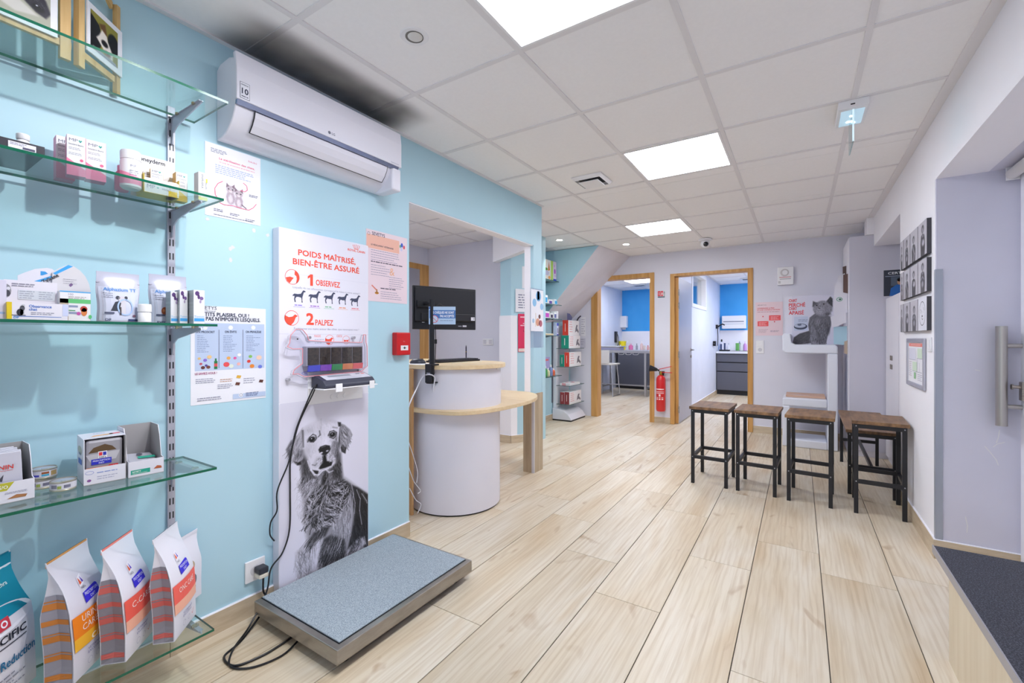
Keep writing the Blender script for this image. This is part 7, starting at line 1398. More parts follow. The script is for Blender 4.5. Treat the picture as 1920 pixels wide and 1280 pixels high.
# low counter at the lower right
GRAN = grain('black_granite', '1d1f29', '5a5d6b', (1, 1, 1), 260, 0.55, 3, (0.45, 0.66))
SIDEW = grain('pale_ash_board', 'd6c6ab', 'dfd2ba', (12, 12, 0.9), 2.0, 0.45, 5)
lb_ = thing('low_counter', 'low counter with speckled black top, grey edge strip and pale wood side, lower right', 'counter', (0.46, 2.2, 0))
MB().box(0.456, 0.91, -0.6, 2.222, 0.0, 0.335).build('cabinet', SIDEW, lb_)
MB().box(0.4405, 0.912, -0.6, 2.36, 0.3355, 0.362).build('top', GRAN, lb_, bevel=0.002)
MB().box(0.4365, 0.4403, -0.6, 2.362, 0.334, 0.3632).build('edge_strip', mat('edge_strip_grey', 'a5a4ac', 0.35, 0.4), lb_)
for y in (1.0, 1.62): MB().box(0.4548, 0.4558, y - 0.0012, y + 0.0012, 0.0, 0.333).build('panel_joint', mat('joint_brown', '8a7450', 0.6), lb_)
# ================================================================ right wall: canvases, plan, cupboards, entrance door fittings
XC = XR - 0.0195
ed = [onX(p, 500, XC).y for p in (1687.8, 1694.6, 1706.6, 1721.3, 1738.4)]
rows = [(onX(1738.4, 408, XC).z, onX(1738.4, 474, XC).z), (onX(1738.4, 481.5, XC).z, onX(1738.4, 545, XC).z), (onX(1738.4, 555, XC).z, onX(1738.4, 619, XC).z)]
EDGE = mat('canvas_edge', '3a3a42', 0.6)
rg = random.Random(4)
def portrait(k):
    D = Paint(26, 50, (0.74, 0.73, 0.77)); q = rg.uniform(-0.05, 0.05); dark = rg.choice((0.22, 0.28, 0.34)); y0 = rg.choice((0.16, 0.2, 0.24))
    D.poly([(0.30 + q, 1.0), (0.26 + q, 0.62), (0.33 + q, y0 + 0.24), (0.5 + q, y0 + 0.19), (0.68 + q, y0 + 0.25), (0.76 + q, 0.62), (0.72 + q, 1.0)], dark, 0.04)
    D.ell(0.5 + q, y0 + 0.06, 0.15, 0.13, 0.2, 0.25); D.ell(0.5 + q, y0 + 0.085, 0.10, 0.10, 0.62, 0.4)
    if k % 2: D.ell(0.5 + q, y0 + 0.26, 0.09, 0.05, 0.55, 0.5)
    if k % 3 == 0: D.ell(0.55 + q, 0.62, 0.2, 0.12, 0.72, 0.5); D.ell(0.45 + q, 0.56, 0.08, 0.06, 0.5, 0.5)
    elif k % 3 == 1: D.stroke([(0.3 + q, 0.6), (0.5 + q, 0.52), (0.7 + q, 0.62)], 0.06, 0.6, 0.8); D.ell(0.5 + q, 0.74, 0.16, 0.12, 0.62, 0.5)
    else: D.stroke([(0.38 + q, 0.5), (0.6 + q, 0.75), (0.5 + q, 0.95)], 0.07, 0.66, 0.8)
    return D
names = ['topmost', 'middle', 'bottom']; nth = ['leftmost', 'second from left', 'third from left', 'rightmost']
k = 0
for r_, (zt, zb) in enumerate(rows):
    for c_ in range(4):
        y1, y0 = ed[c_] - 0.006, ed[c_ + 1] + 0.006; last = (r_ == 2 and c_ == 3)
        t = thing('canvas', ('white canvas with an oval dog drawing, rightmost in the bottom row' if last else 'black and white portrait canvas on the right wall, %s row, %s' % (names[r_], nth[c_])), 'picture', (XR, (y0 + y1) / 2, zb), group='black and white canvases on the right wall')
        MB().box(XC, XR - 0.0004, y0, y1, zb, zt).build('canvas_edge', EDGE, t)
        if not last:
            portrait(k).build('picture', (XC - 0.0008, y1, zb), (0, y0 - y1, 0), (0, 0, zt - zb), t)
        else:
            Q = Print((XC - 0.0004, y1, zb), (0, -1, 0), (0, 0, 1), (-1, 0, 0)); w, h = y1 - y0, zt - zb
            Q.rect(0, 0, w, h, 'dfdfea'); Q.up(); Q.ring(w * 0.5, h * 0.52, w * 0.36, h * 0.37, 0.004, '33343e', 28)
            Q.line([(w * 0.3, h * 0.66), (w * 0.38, h * 0.60), (w * 0.34, h * 0.52)], 0.004, '33343e'); Q.line([(w * 0.66, h * 0.70), (w * 0.72, h * 0.60)], 0.004, '33343e'); Q.line([(w * 0.45, h * 0.40), (w * 0.5, h * 0.33), (w * 0.6, h * 0.36)], 0.004, '33343e'); Q.ell(w * 0.5, h * 0.44, w * 0.06, h * 0.03, '33343e', 10); Q.ell(w * 0.4, h * 0.58, w * 0.02, h * 0.01, '33343e', 8); Q.ell(w * 0.6, h * 0.56, w * 0.02, h * 0.01, '33343e', 8); Q.build(t)
        k += 1
# evacuation plan
ya, yb_ = onX(1704, 690, XR).y, onX(1737, 690, XR).y; za, zb = onX(1737, 733, XR).z, onX(1737, 634, XR).z
t = thing('plan_frame', 'silver framed evacuation plan with a red heading, low on the right wall', 'framed plan', (XR, (ya + yb_) / 2, za)); fw = 0.026
b = MB()
for q in ((ya - fw, ya, za, zb), (yb_, yb_ + fw, za, zb), (yb_ + fw, ya - fw, zb - fw, zb), (yb_ + fw, ya - fw, za, za + fw)): b.box(XR - 0.014, XR - 0.0004, *q)
b.build('frame', mat('aluminium', 'b9b9c6', 0.3, 0.6), t, bevel=0.005, seg=3)
MB().box(XR - 0.006, XR - 0.0006, yb_ + fw, ya - fw, za + fw, zb - fw).build('sheet', PAPER, t)
Q = Print((XR - 0.006, ya - fw, za + fw), (0, -1, 0), (0, 0, 1), (-1, 0, 0)); w, h = ya - yb_ - 2 * fw, zb - za - 2 * fw
Q.rect(0.02, h * 0.90, w - 0.02, h * 0.98, 'e88a80'); Q.up(); Q.text('PLAN D’ÉVACUATION', w * 0.5, h * 0.925, h * 0.03, 'f4e0dc', w=w * 0.6, al='c'); Q.rect(w * 0.62, h * 0.62, w * 0.90, h * 0.86, 'd4e6d2'); Q.rect(w * 0.06, h * 0.56, w * 0.5, h * 0.86, 'dcdcec'); Q.rect(w * 0.3, h * 0.28, w * 0.6, h * 0.52, 'd4e6d2'); Q.up()
for q in ((0.06, 0.56, 0.5, 0.57), (0.06, 0.56, 0.07, 0.86), (0.3, 0.28, 0.9, 0.29), (0.6, 0.28, 0.61, 0.62), (0.6, 0.61, 0.92, 0.62), (0.74, 0.30, 0.75, 0.52)): Q.rect(w * q[0], h * q[1], w * q[2], h * q[3], '9a9ab0')
Q.rect(w * 0.40, h * 0.10, w * 0.52, h * 0.26, '8fc08f'); Q.greek(w * 0.06, h * 0.5, w * 0.2, 8, h * 0.05, h * 0.014, 'b3a3b0'); Q.greek(w * 0.64, h * 0.22, w * 0.28, 4, h * 0.045, h * 0.014, 'b0b0c0'); Q.build(t)
t = thing('light_switch', 'white switch on the right wall between the plan and the corner', 'switch', (XR, onX(1745, 650, XR).y, onX(1745, 650, XR).z)); y_ = onX(1745, 650, XR).y; z_ = onX(1745, 646, XR).z
MB().box(XR - 0.008, XR - 0.0004, y_ - 0.036, y_ + 0.036, z_ - 0.04, z_ + 0.04).build('plate', WHITE, t, bevel=0.003); MB().box(XR - 0.011, XR - 0.008, y_ - 0.022, y_ + 0.022, z_ - 0.025, z_ + 0.025).build('rocker', WHITE, t, bevel=0.002)
# tall grey cupboard and the white low cupboards in the alcove
CUPG = grain('cupboard_grey', 'cccbd9', 'd0cfdd', (1, 1, 1), 2, 0.45, 2); CUPW = mat('cupboard_white', 'e9e8f2', 0.45)
t = thing('tall_cupboard', 'tall plain grey-white cupboard reaching almost to the ceiling in the back right corner', 'cupboard', (0.75, 5.95, 0))
MB().box(0.415, 1.10, 5.605, 6.29, 0.0, 2.185).build('body', CUPW, t, bevel=0.002); MB().box(0.418, 1.098, 5.586, 5.604, 0.06, 2.187).build('front_panel', CUPG, t, bevel=0.002)
for k, (ya, yb_, lb) in enumerate(((4.92, 5.575, 'white low cupboard with two doors, next to the tall grey cupboard'), (4.255, 4.91, 'white low cupboard hidden behind the picture wall, second in the alcove'))):
    t = thing('low_cupboard', lb, 'cupboard', (0.9, (ya + yb_) / 2, 0), group='white cupboards in the alcove')
    MB().box(0.72, 1.10, ya, yb_, 0.0, 1.555).build('body', CUPW, t); ym = (ya + yb_) / 2
    for y0, y1, hy_ in ((ya + 0.003, ym - 0.002, ym - 0.035), (ym + 0.002, yb_ - 0.003, ym + 0.035)):
        dr = MB().box(0.700, 0.7195, y0, y1, 0.05, 1.553).build('door', CUPW, t, bevel=0.0015)
        for z in (0.995, 0.915): MB().box(0.692, 0.6995, hy_ - 0.009, hy_ + 0.009, z - 0.022, z + 0.022).build('pull', STEEL, dr, bevel=0.002)
mg = thing('magazine', 'dark magazine with a man in blue on its cover, leaning on the low cupboard', 'magazine', (0.80, 5.2, 1.5555))
m0 = onY(1657, 540, 5.25); 
MB().box(m0.x, m0.x + 0.21, 5.25, 5.256, 1.5557, 1.5557 + 0.235).build('cover', mat('magazine_dark', '2e3442', 0.35), mg)
Q = Print((m0.x, 5.2496, 1.5557), (1, 0, 0), (0, 0, 1), (0, -1, 0)); Q.text('CERTIVET', 0.03, 0.195, 0.022, 'e6eaf0', w=0.17, bold=0.0008); Q.rect(0.01, 0.175, 0.2, 0.182, '8a94a8'); Q.rect(0.05, 0.09, 0.19, 0.17, '5a6678'); Q.up(); Q.ell(0.115, 0.125, 0.022, 0.03, 'b58a70', 14); Q.ell(0.115, 0.145, 0.024, 0.018, '20222c', 14); Q.poly([(0.04, 0.0), (0.05, 0.07), (0.09, 0.1), (0.14, 0.1), (0.18, 0.06), (0.19, 0)], '2f6ab8'); Q.build(mg)
bk_ = thing('green_folder', 'green leaflet standing beside the dark magazine on the low cupboard', 'leaflet', (0.80, 5.05, 1.5555)); MB().hexa([(0.795, 5.10, 1.5557), (0.97, 5.16, 1.5557), (0.97, 5.165, 1.5557), (0.795, 5.105, 1.5557)], [(0.815, 5.10, 1.66), (0.99, 5.16, 1.79), (0.99, 5.165, 1.79), (0.815, 5.105, 1.66)]).build('sheet', ink('4fae82'), bk_)
bl_ = thing('green_folder', 'cream and green booklet standing between the magazine and the picture wall', 'leaflet', (0.85, 4.98, 1.5555)); MB().hexa([(0.83, 5.0, 1.5557), (0.99, 5.04, 1.5557), (0.99, 5.05, 1.5557), (0.83, 5.01, 1.5557)], [(0.85, 5.0, 1.77), (1.0, 5.04, 1.80), (1.0, 5.05, 1.80), (0.85, 5.01, 1.77)]).build('sheet', ink('d8d6b0'), bl_)
# leaflets clipped to the side of the tall cupboard
def leaflet(label, pts, Y0, m, deco=None):
    q = [onY(x, y, Y0) for x, y in pts]; t = thing('leaflet', label, 'leaflet', q[0], group='papers hung on the tall cupboard side')
    MB().prism([tuple(v) for v in q], (0, 0.0012, 0)).build('sheet', m, t)
    Q = Print((0, Y0, 0), (1, 0, 0), (0, 0, 1), (0, -1, 0))
    if deco: deco(Q, lambda x, y: (onY(x, y, Y0).x, onY(x, y, Y0).z)); Q.build(t)
    return t
LW = mat('leaflet_white', 'dcdbe6', 0.5)
leaflet('white sheet with a green round logo, hung on the tall cupboard side', [(1563, 590), (1564, 533), (1587, 524), (1589, 586)], 5.70, LW, lambda Q, f: (Q.ring(*f(1574, 561), 0.026, 0.022, 0.006, '4a9a78', 18), Q.ell(*f(1575, 561), 0.012, 0.010, '3a6a5a', 12)))
leaflet('tilted plain white sheet hung under the logo sheet on the cupboard side', [(1560, 614), (1557, 594), (1586, 583), (1586, 605)], 5.68, LW)
leaflet('pale blue sheet hung lowest on the tall cupboard side', [(1563, 645), (1563, 613), (1588, 611), (1588, 647)], 5.72, mat('pale_blue_sheet', 'a9cbdc', 0.5))
leaflet('white sheet hung highest on the tall cupboard side', [(1570, 535), (1571, 518), (1584, 512), (1586, 530)], 5.73, LW)
for (x0, y0, x1, y1, yy, lb, h) in ((1580, 500, 1587, 520, 5.74, 'small dark photo stuck on the cupboard side near the top', '5a4a48'), (1581, 515, 1590, 548, 5.69, 'long dark brown picture stuck on the cupboard side', '6a5450'), (1583, 640, 1589, 662, 5.70, 'small beige clip hung at the bottom of the cupboard papers', 'b9a898')):
    leaflet(lb, [(x0, y1), (x0, y0), (x1, y0 - 2), (x1, y1 + 2)], yy, ink(h))
# entrance door pull, lock, blind roller
PULL = mat('satin_steel', 'b3afac', 0.3, 0.9)
ph = thing('door_pull', 'long vertical steel pull bar of the entrance door at the right picture edge', 'door handle', (0.842, 3.175, 0.74))
MB().cyl((0.842, 3.175, 0.738), (0.842, 3.175, 1.232), 0.0215, n=32).build('bar', PULL, ph, smooth=True)
for z in (1.135, 0.835): MB().cyl((0.845, 3.175, z), (0.912, 3.175, z), 0.011, n=14).build('arm', PULL, ph, smooth=True)
lk = thing('door_lock', 'small steel lock knob between the arms of the long pull bar', 'lock', (0.90, 3.13, 0.92))
MB().box(0.899, 0.9125, 3.13, 3.17, 0.87, 0.96).build('plate', STEEL, lk, bevel=0.003); MB().cyl((0.872, 3.15, 0.935), (0.899, 3.15, 0.935), 0.008, n=12).cyl((0.868, 3.15, 0.935), (0.874, 3.15, 0.935), 0.013, n=14).build('knob', STEEL, lk, smooth=True)
rb = thing('roller_blind', 'rolled-up white blind above the entrance door at the right picture edge', 'blind', (0.88, 2.7, 2.0))
MB().cyl((0.885, 2.2, 1.985), (0.885, 3.19, 1.985), 0.026, n=18).build('roll', mat('blind_fabric', 'd9d6d8', 0.8), rb, smooth=True); MB().box(0.862, 0.912, 3.192, 3.198, 1.955, 2.0195).build('end_bracket', WHITE, rb, bevel=0.002)
# scuffs on the grey return wall
for pts in (((1846, 836), (1857, 848), (1868, 862), (1872, 872)), ((1862, 838), (1870, 832), (1884, 829)), ((1868, 830), (1872, 820), (1874, 806)), ((1810, 968), (1814, 985), (1813, 998)), ((1828, 693), (1838, 695))):
    q_ = [onY(x, y, YREC - 0.0125) for x, y in pts]; b = MB()
    for p_, n_ in zip(q_[:-1], q_[1:]):
        d_ = (n_ - p_); k_ = Vector((-d_.z, 0, d_.x)).normalized() * 0.0022; b.poly([p_ + k_, p_ - k_, n_ - k_, n_ + k_])
    b.build('scuff_mark', mat('scuff_white', 'dcdce2', 0.6), bpy.data.objects['wall_right_return'])
# ================================================================ things on and before the back wall
def on_back(px, py): return onY(px, py, YB)
# white cat weighing stand: a bent white band seen from the front
CATW = mat('cat_stand_white', 'e2e6f2', 0.3, coat=0.2)
yf, yk = 5.70, 6.12
cs = thing('cat_stand', 'white angular cat weighing stand with a cat picture board against the back wall', 'pet stand', (0.09, yf, 0))
q = lambda px, py: (onY(px, py, yf).x, onY(px, py, yf).z)
xl, xr = q(1467, 660)[0], q(1571, 660)[0]; zt0, zt1 = q(1500, 662)[1], q(1500, 646)[1]; zl1 = q(1470, 625)[1]; zm0, zm1 = q(1500, 762)[1], q(1500, 747)[1]; th = 0.10
def band(name, pts): return MB().prism([(x, yf, z) for x, z in pts], (0, yk - yf, 0)).build(name, CATW, cs, bevel=0.012, seg=3)
band('top_tray', [(xl, zt0 + 0.03), (xl + 0.03, zt0), (xr - th, zt0), (xr, zt0), (xr, zt1 - 0.02), (xr - 0.02, zt1), (xl + 0.12, zt1), (xl + 0.085, zt1 + 0.02), (xl + 0.075, zl1), (xl + 0.01, zl1), (xl, zl1 - 0.02)])
band('right_post', [(xr - 0.088, 0.0), (xr, 0.0), (xr, zt0 - 0.0005), (xr - 0.088, zt0 - 0.0005)])
band('middle_shelf', [(xl, zm0), (xr - 0.0885, zm0), (xr - 0.0885, zm1), (xl + 0.01, zm1), (xl, zm1 - 0.015)])
band('left_post', [(xl, 0.0), (xl + 0.07, 0.0), (xl + 0.07, zm0 - 0.0005), (xl, zm0 - 0.0005)])
band('base', [(xl + 0.0705, 0.0), (xr - 0.0885, 0.0), (xr - 0.0885, 0.085), (xl + 0.0705, 0.085)])
MB().box(xl + 0.03, xr - 0.10, yf + 0.10, yk, zm1 + 0.0005, zm1 + 0.022).build('scale_plate', mat('pinkish_board', 'cda890', 0.5), cs, bevel=0.003)
Q = Print((xl + 0.05, yf + 0.1, zm1 + 0.022), (1, 0, 0), (0, 1, 0), None, 0.0008); Q.ell(0.11, 0.03, 0.09, 0.014, 'e9e4ea', 20); Q.build(cs)
# picture board with the cat
cb = thing('cat_board', 'white board with a grey cat and red lettering standing on the cat stand', 'display board', (0.09, 6.10, zt1))
yb_ = 6.06; bx0, bx1 = onY(1472, 600, yb_).x, onY(1573, 600, yb_).x; bz1 = onY(1500, 555, yb_).z
pts = [(bx0, zt1 + 0.0006), (bx1, zt1 + 0.0006), (bx1, bz1), (bx0 + 0.04, bz1), (bx0 + 0.012, bz1 - 0.012), (bx0, bz1 - 0.04)]
MB().prism([(x, yb_, z) for x, z in pts], (0, 0.02, 0)).build('board', mat('cat_board_white', 'dcdbe8', 0.4), cb)
Q = Print((0, yb_, 0), (1, 0, 0), (0, 0, 1), (0, -1, 0), 0.0012); f = lambda x, y: (onY(x, y, yb_).x, onY(x, y, yb_).z)
for s_, x0, x1, y, c_ in (('CHAT', 1479, 1494, 566.5, 5.6), ('PERCHÉ', 1479, 1509.5, 575.5, 7.0), ('CHAT', 1479, 1494, 581.5, 5.6), ('APAISÉ', 1479, 1507, 590, 7.0)):
    a0, b0 = f(x0, y); a1, _ = f(x1, y); Q.text(s_, a0, b0, f(x0, y - c_)[1] - b0, 'd8434a', w=a1 - a0, bold=0.0022)
a0, b0 = f(1489, 620); a1, b1 = f(1515, 593); Q.rect(a0, b0, a1, b1, 'c3cbe0'); Q.up(); Q.greek(a0 + 0.04, b1 - 0.04, 0.1, 2, 0.016, 0.006, '8a92aa')
a0, b0 = f(1501, 612); Q.ell(a0, b0, 0.065, 0.035, '4a5064', 16); Q.up(); Q.ell(a0 - 0.005, b0 + 0.008, 0.055, 0.022, 'b9c0d4', 16); Q.up(); Q.ell(a0 - 0.01, b0 + 0.02, 0.02, 0.012, '6a7088', 12); Q.build(cb)
D = Paint(110, 120, (0.835, 0.83, 0.895))
C = lambda x, y: ((x - 1485) / 80.0, (y - 555) / 92.0)
gr = 0.42
D.poly([C(1487, 640), C(1489, 632), C(1500, 625), C(1518, 620), C(1530, 624), C(1528, 642), C(1500, 645), C(1488, 645)], 0.32, 0.02)
D.poly([C(1519, 596), C(1530, 588), C(1545, 590), C(1560, 596), C(1558, 612), C(1552, 630), C(1549, 645), C(1522, 645), C(1519, 625), C(1516, 610)], gr, 0.02)
D.poly([C(1522, 608), C(1531, 618), C(1532, 644), C(1523, 645), C(1520, 628)], 0.5, 0.025); D.poly([C(1543, 616), C(1551, 622), C(1548, 645), C(1538, 645)], 0.42, 0.02)
D.ell(*C(1529, 643), 0.075, 0.032, 0.55, 0.4); D.ell(*C(1544, 644), 0.06, 0.028, 0.5, 0.4)
D.ell(*C(1543, 580), 0.24, 0.165, 0.55, 0.15); D.poly([C(1524, 577), C(1525, 566), C(1535, 570)], 0.36, 0.02); D.poly([C(1550, 567), C(1557, 559), C(1561, 563), C(1561, 578)], 0.28, 0.02)
D.ell(*C(1538, 584), 0.12, 0.08, 0.66, 0.6)
for x, y in ((1532, 574), (1545, 572)): D.ell(*C(x, y), 0.042, 0.020, 0.58, 0.4); D.ell(*C(x, y), 0.024, 0.016, 0.12, 0.4)
D.ell(*C(1537, 579.5), 0.028, 0.014, 0.25, 0.5); D.stroke([C(1531, 584.5), C(1537, 583), C(1545, 584.5)], 0.007, 0.4, 0.6); D.ell(*C(1552, 590), 0.09, 0.05, 0.36, 0.8); D.ell(*C(1534, 604), 0.1, 0.1, 0.55, 0.9); D.ell(*C(1553, 618), 0.06, 0.14, 0.3, 0.9)
D.fur([C(1519, 598), C(1558, 596), C(1549, 644), C(1521, 644)], 350, 0.05, 95, 25, (0.25, 0.7), 0.006, 2, 0.6, rel=0.24); D.fur([C(1525, 568), C(1560, 564), C(1561, 592), C(1527, 595)], 220, 0.03, 80, 50, (0.3, 0.72), 0.006, 3, 0.5, rel=0.22); D.fur([C(1488, 640), C(1500, 626), C(1528, 622), C(1528, 643)], 150, 0.05, 160, 25, (0.2, 0.55), 0.006, 4, 0.6, rel=0.16)
o = f(1485, 647); u_ = f(1565, 647)[0] - o[0]; D.build('picture', (o[0], yb_ - 0.0008, o[1]), (u_, 0, 0), (0, 0, f(1485, 555)[1] - o[1]), cb)
# siren, pink poster, switch
a, b_ = on_back(1458, 535), on_back(1488, 500)
t = thing('alarm_siren', 'white square alarm siren box high on the back wall', 'alarm', (a.x, YB, a.z)); MB().box(a.x, b_.x, YB - 0.045, YB - 0.0004, a.z, b_.z).build('housing', WHITE, t, bevel=0.006, seg=3)
w, h = b_.x - a.x, b_.z - a.z; MB().cyl((a.x + w * 0.45, YB - 0.052, a.z + h * 0.68), (a.x + w * 0.45, YB - 0.045, a.z + h * 0.68), w * 0.27, n=28).build('sounder_ring', mat('siren_grey', 'c9c5c8', 0.4), t, smooth=True); MB().cyl((a.x + w * 0.47, YB - 0.060, a.z + h * 0.68), (a.x + w * 0.47, YB - 0.0522, a.z + h * 0.68), w * 0.17, n=24).build('sounder', WHITE, t, smooth=True)
Q = Print((a.x, YB - 0.045, a.z), (1, 0, 0), (0, 0, 1), (0, -1, 0)); Q.rect(w * 0.12, h * 0.40, w * 0.85, h * 0.44, 'cc7a80'); Q.rect(w * 0.14, h * 0.30, w * 0.84, h * 0.35, 'b5b1b6'); Q.rect(w * 0.05, h * 0.08, w * 0.2, h * 0.22, 'c9c9cc'); Q.build(t)
a, b_ = on_back(1416.5, 629), on_back(1468, 565)
t = thing('poster', 'pink poster with two red boxes on the back wall beside the right door frame', 'poster', (a.x, YB, a.z)); w, h = b_.x - a.x, b_.z - a.z
MB().box(a.x, b_.x, YB - 0.002, YB - 0.0004, a.z, b_.z).build('sheet', mat('rose_paper', 'ead2da', 0.5), t)
Q = Print((a.x, YB - 0.002, a.z), (1, 0, 0), (0, 0, 1), (0, -1, 0)); Q.text('SEVETYS', w * 0.08, h * 0.90, h * 0.025, '4a4a5c', w=w * 0.32); Q.text('COMPRENDRE LE PRIX', w * 0.07, h * 0.80, h * 0.035, 'd85a62', w=w * 0.62, bold=0.001); Q.text('D’UNE CONSULTATION', w * 0.07, h * 0.75, h * 0.035, 'd85a62', w=w * 0.82, bold=0.001); Q.greek(w * 0.07, h * 0.70, w * 0.8, 1, 0.02, h * 0.015, 'c08a98', 0.0)
Q.build(t, 'heading'); Q = Print((a.x, YB - 0.002, a.z), (1, 0, 0), (0, 0, 1), (0, -1, 0)); Q.rect(w * 0.50, h * 0.45, w * 0.92, h * 0.60, 'ee5d62'); Q.build(t, 'red_box'); Q = Print((a.x, YB - 0.002, a.z), (1, 0, 0), (0, 0, 1), (0, -1, 0)); Q.rect(w * 0.08, h * 0.28, w * 0.48, h * 0.43, 'ee5d62'); Q.build(t, 'red_box'); Q = Print((a.x, YB - 0.0024, a.z), (1, 0, 0), (0, 0, 1), (0, -1, 0)); Q.greek(w * 0.56, h * 0.55, w * 0.3, 3, h * 0.035, h * 0.012, 'f6c6c8'); Q.greek(w * 0.13, h * 0.38, w * 0.3, 3, h * 0.035, h * 0.012, 'f6c6c8'); Q.ell(w * 0.28, h * 0.57, w * 0.025, h * 0.02, 'd85a62', 10); Q.ell(w * 0.7, h * 0.41, w * 0.025, h * 0.02, 'd85a62', 10); Q.greek(w * 0.12, h * 0.18, w * 0.36, 4, h * 0.03, h * 0.01, 'b5a0ae'); Q.greek(w * 0.55, h * 0.14, w * 0.32, 2, h * 0.03, h * 0.012, '8a8296'); Q.build(t)
a, b_ = on_back(1418, 662), on_back(1432.5, 638)
t = thing('wall_socket', 'white switch and socket plate under the pink poster on the back wall', 'socket', (a.x, YB, a.z)); w, h = b_.x - a.x, b_.z - a.z
MB().box(a.x, b_.x, YB - 0.010, YB - 0.0004, a.z, b_.z).build('plate', WHITE, t, bevel=0.003); MB().box(a.x + w * 0.15, b_.x - w * 0.15, YB - 0.014, YB - 0.0102, a.z + h * 0.56, b_.z - h * 0.08).build('rocker', WHITE, t, bevel=0.002); MB().cyl((a.x + w / 2, YB - 0.0112, a.z + h * 0.28), (a.x + w / 2, YB - 0.0102, a.z + h * 0.28), w * 0.27, n=20).build('socket_well', mat('socket_grey', 'cfcfd6', 0.4), t)
# fire extinguisher and its sign
FR_ = mat('extinguisher_red', 'd01c20', 0.28, coat=0.4); BR = mat('brass', 'b08a3c', 0.3, 0.9)
ye = YB - 0.085; p = onY(1239, 735, ye); ex = thing('fire_extinguisher', 'red fire extinguisher with a black horn hanging between the two door frames', 'fire extinguisher', (p.x, ye, 0.29))
zb = onY(1239, 771, ye).z; zt = onY(1239, 703, ye).z; r = 0.062
o = MB().lathe([(r * 0.6, 0), (r * 0.9, 0.008), (r, 0.03), (r, zt - zb - 0.07), (r * 0.92, zt - zb - 0.035), (r * 0.6, zt - zb - 0.008), (r * 0.35, zt - zb)], n=28).build('cylinder', FR_, smooth=True); o.parent = ex; o.location = (0, 0, zb - 0.29)
o = MB().lathe([(0.018, 0.0), (0.022, 0.01), (0.016, 0.03), (0.014, 0.055)], (0, 0, zt - 0.29), n=14).build('valve', BR, smooth=True); o.parent = ex
o = MB().hexa([(0.0, -0.012, 0), (0.15, -0.012, 0.0), (0.15, 0.012, 0.0), (0.0, 0.012, 0)], [(0.0, -0.012, 0.01), (0.15, -0.012, 0.008), (0.15, 0.012, 0.008), (0.0, 0.012, 0.01)]).hexa([(-0.02, -0.012, 0.04), (0.145, -0.012, 0.085), (0.145, 0.012, 0.085), (-0.02, 0.012, 0.04)], [(-0.02, -0.012, 0.05), (0.145, -0.012, 0.093), (0.145, 0.012, 0.093), (-0.02, 0.012, 0.05)]).build('handle', FR_); o.parent = ex; o.location = (0, 0, zt - 0.29 + 0.035)
o = MB().cyl((-0.02, 0, zt - 0.29 + 0.06), (-0.05, -0.01, zt - 0.29 + 0.075), 0.012, n=12).cyl((-0.045, -0.01, zt - 0.29 + 0.072), (-0.145, -0.03, zt - 0.29 + 0.092), 0.020, 0.046, n=20).build('horn', BLACKP, smooth=True); o.parent = ex
lab = MB(); 
for k in range(10):
    t0, t1 = R(-145 + k * 11), R(-145 + (k + 1) * 11); rr = r * 1.008
    for z0, z1 in ((0.30, 0.315), (0.27, 0.278), (0.25, 0.258), (0.19, 0.198), (0.165, 0.18)):
        if z0 > 0.2 or k % 3: lab.add([(rr * math.cos(t0), rr * math.sin(t0), z0), (rr * math.cos(t1), rr * math.sin(t1), z0), (rr * math.cos(t1), rr * math.sin(t1), z1), (rr * math.cos(t0), rr * math.sin(t0), z1)], [(0, 1, 2, 3)])
    if k in (4, 5): lab.add([(rr * math.cos(t0), rr * math.sin(t0), 0.21), (rr * math.cos(t1), rr * math.sin(t1), 0.21), (rr * math.cos(t1), rr * math.sin(t1), 0.24), (rr * math.cos(t0), rr * math.sin(t0), 0.24)], [(0, 1, 2, 3)])
o = lab.build('label', ink('f0d6d6')); o.parent = ex; o['kind'] = 'stuff'; o.location = (0, 0, zb - 0.29)
o = MB().box(-0.03, 0.03, 0.03, 0.0846, 0.40, 0.43).box(-0.02, 0.02, 0.075, 0.0846, 0.30, 0.43).build('wall_hook', BLACKM); o.parent = ex
a, b_ = on_back(1233.5, 558), on_back(1247.5, 545)
t = thing('fire_sign', 'small red and white fire extinguisher sign on the wall between the door frames', 'sign', (a.x, YB, a.z)); w, h = b_.x - a.x, b_.z - a.z
MB().box(a.x, b_.x, YB - 0.003, YB - 0.0004, a.z, b_.z).build('plate', PAPER, t)
Q = Print((a.x, YB - 0.003, a.z), (1, 0, 0), (0, 0, 1), (0, -1, 0)); Q.rect(0, h * 0.22, w * 0.34, h, 'd8303c'); Q.rect(w * 0.37, h * 0.22, w * 0.72, h, 'e0485a'); Q.rect(w * 0.76, h * 0.22, w * 0.98, h, 'd5d9da'); Q.rect(0, 0, w * 0.95, h * 0.18, '5a6670'); Q.up(); Q.rect(w * 0.14, h * 0.34, w * 0.22, h * 0.86, 'f4e6e6'); Q.line([(w * 0.46, h * 0.36), (w * 0.56, h * 0.8), (w * 0.66, h * 0.4)], 0.008, 'f4e6e6'); Q.ring(w * 0.87, h * 0.72, w * 0.07, h * 0.18, 0.005, '4a5058', 14); Q.rect(w * 0.80, h * 0.3, w * 0.93, h * 0.4, '4a5058'); Q.build(t)
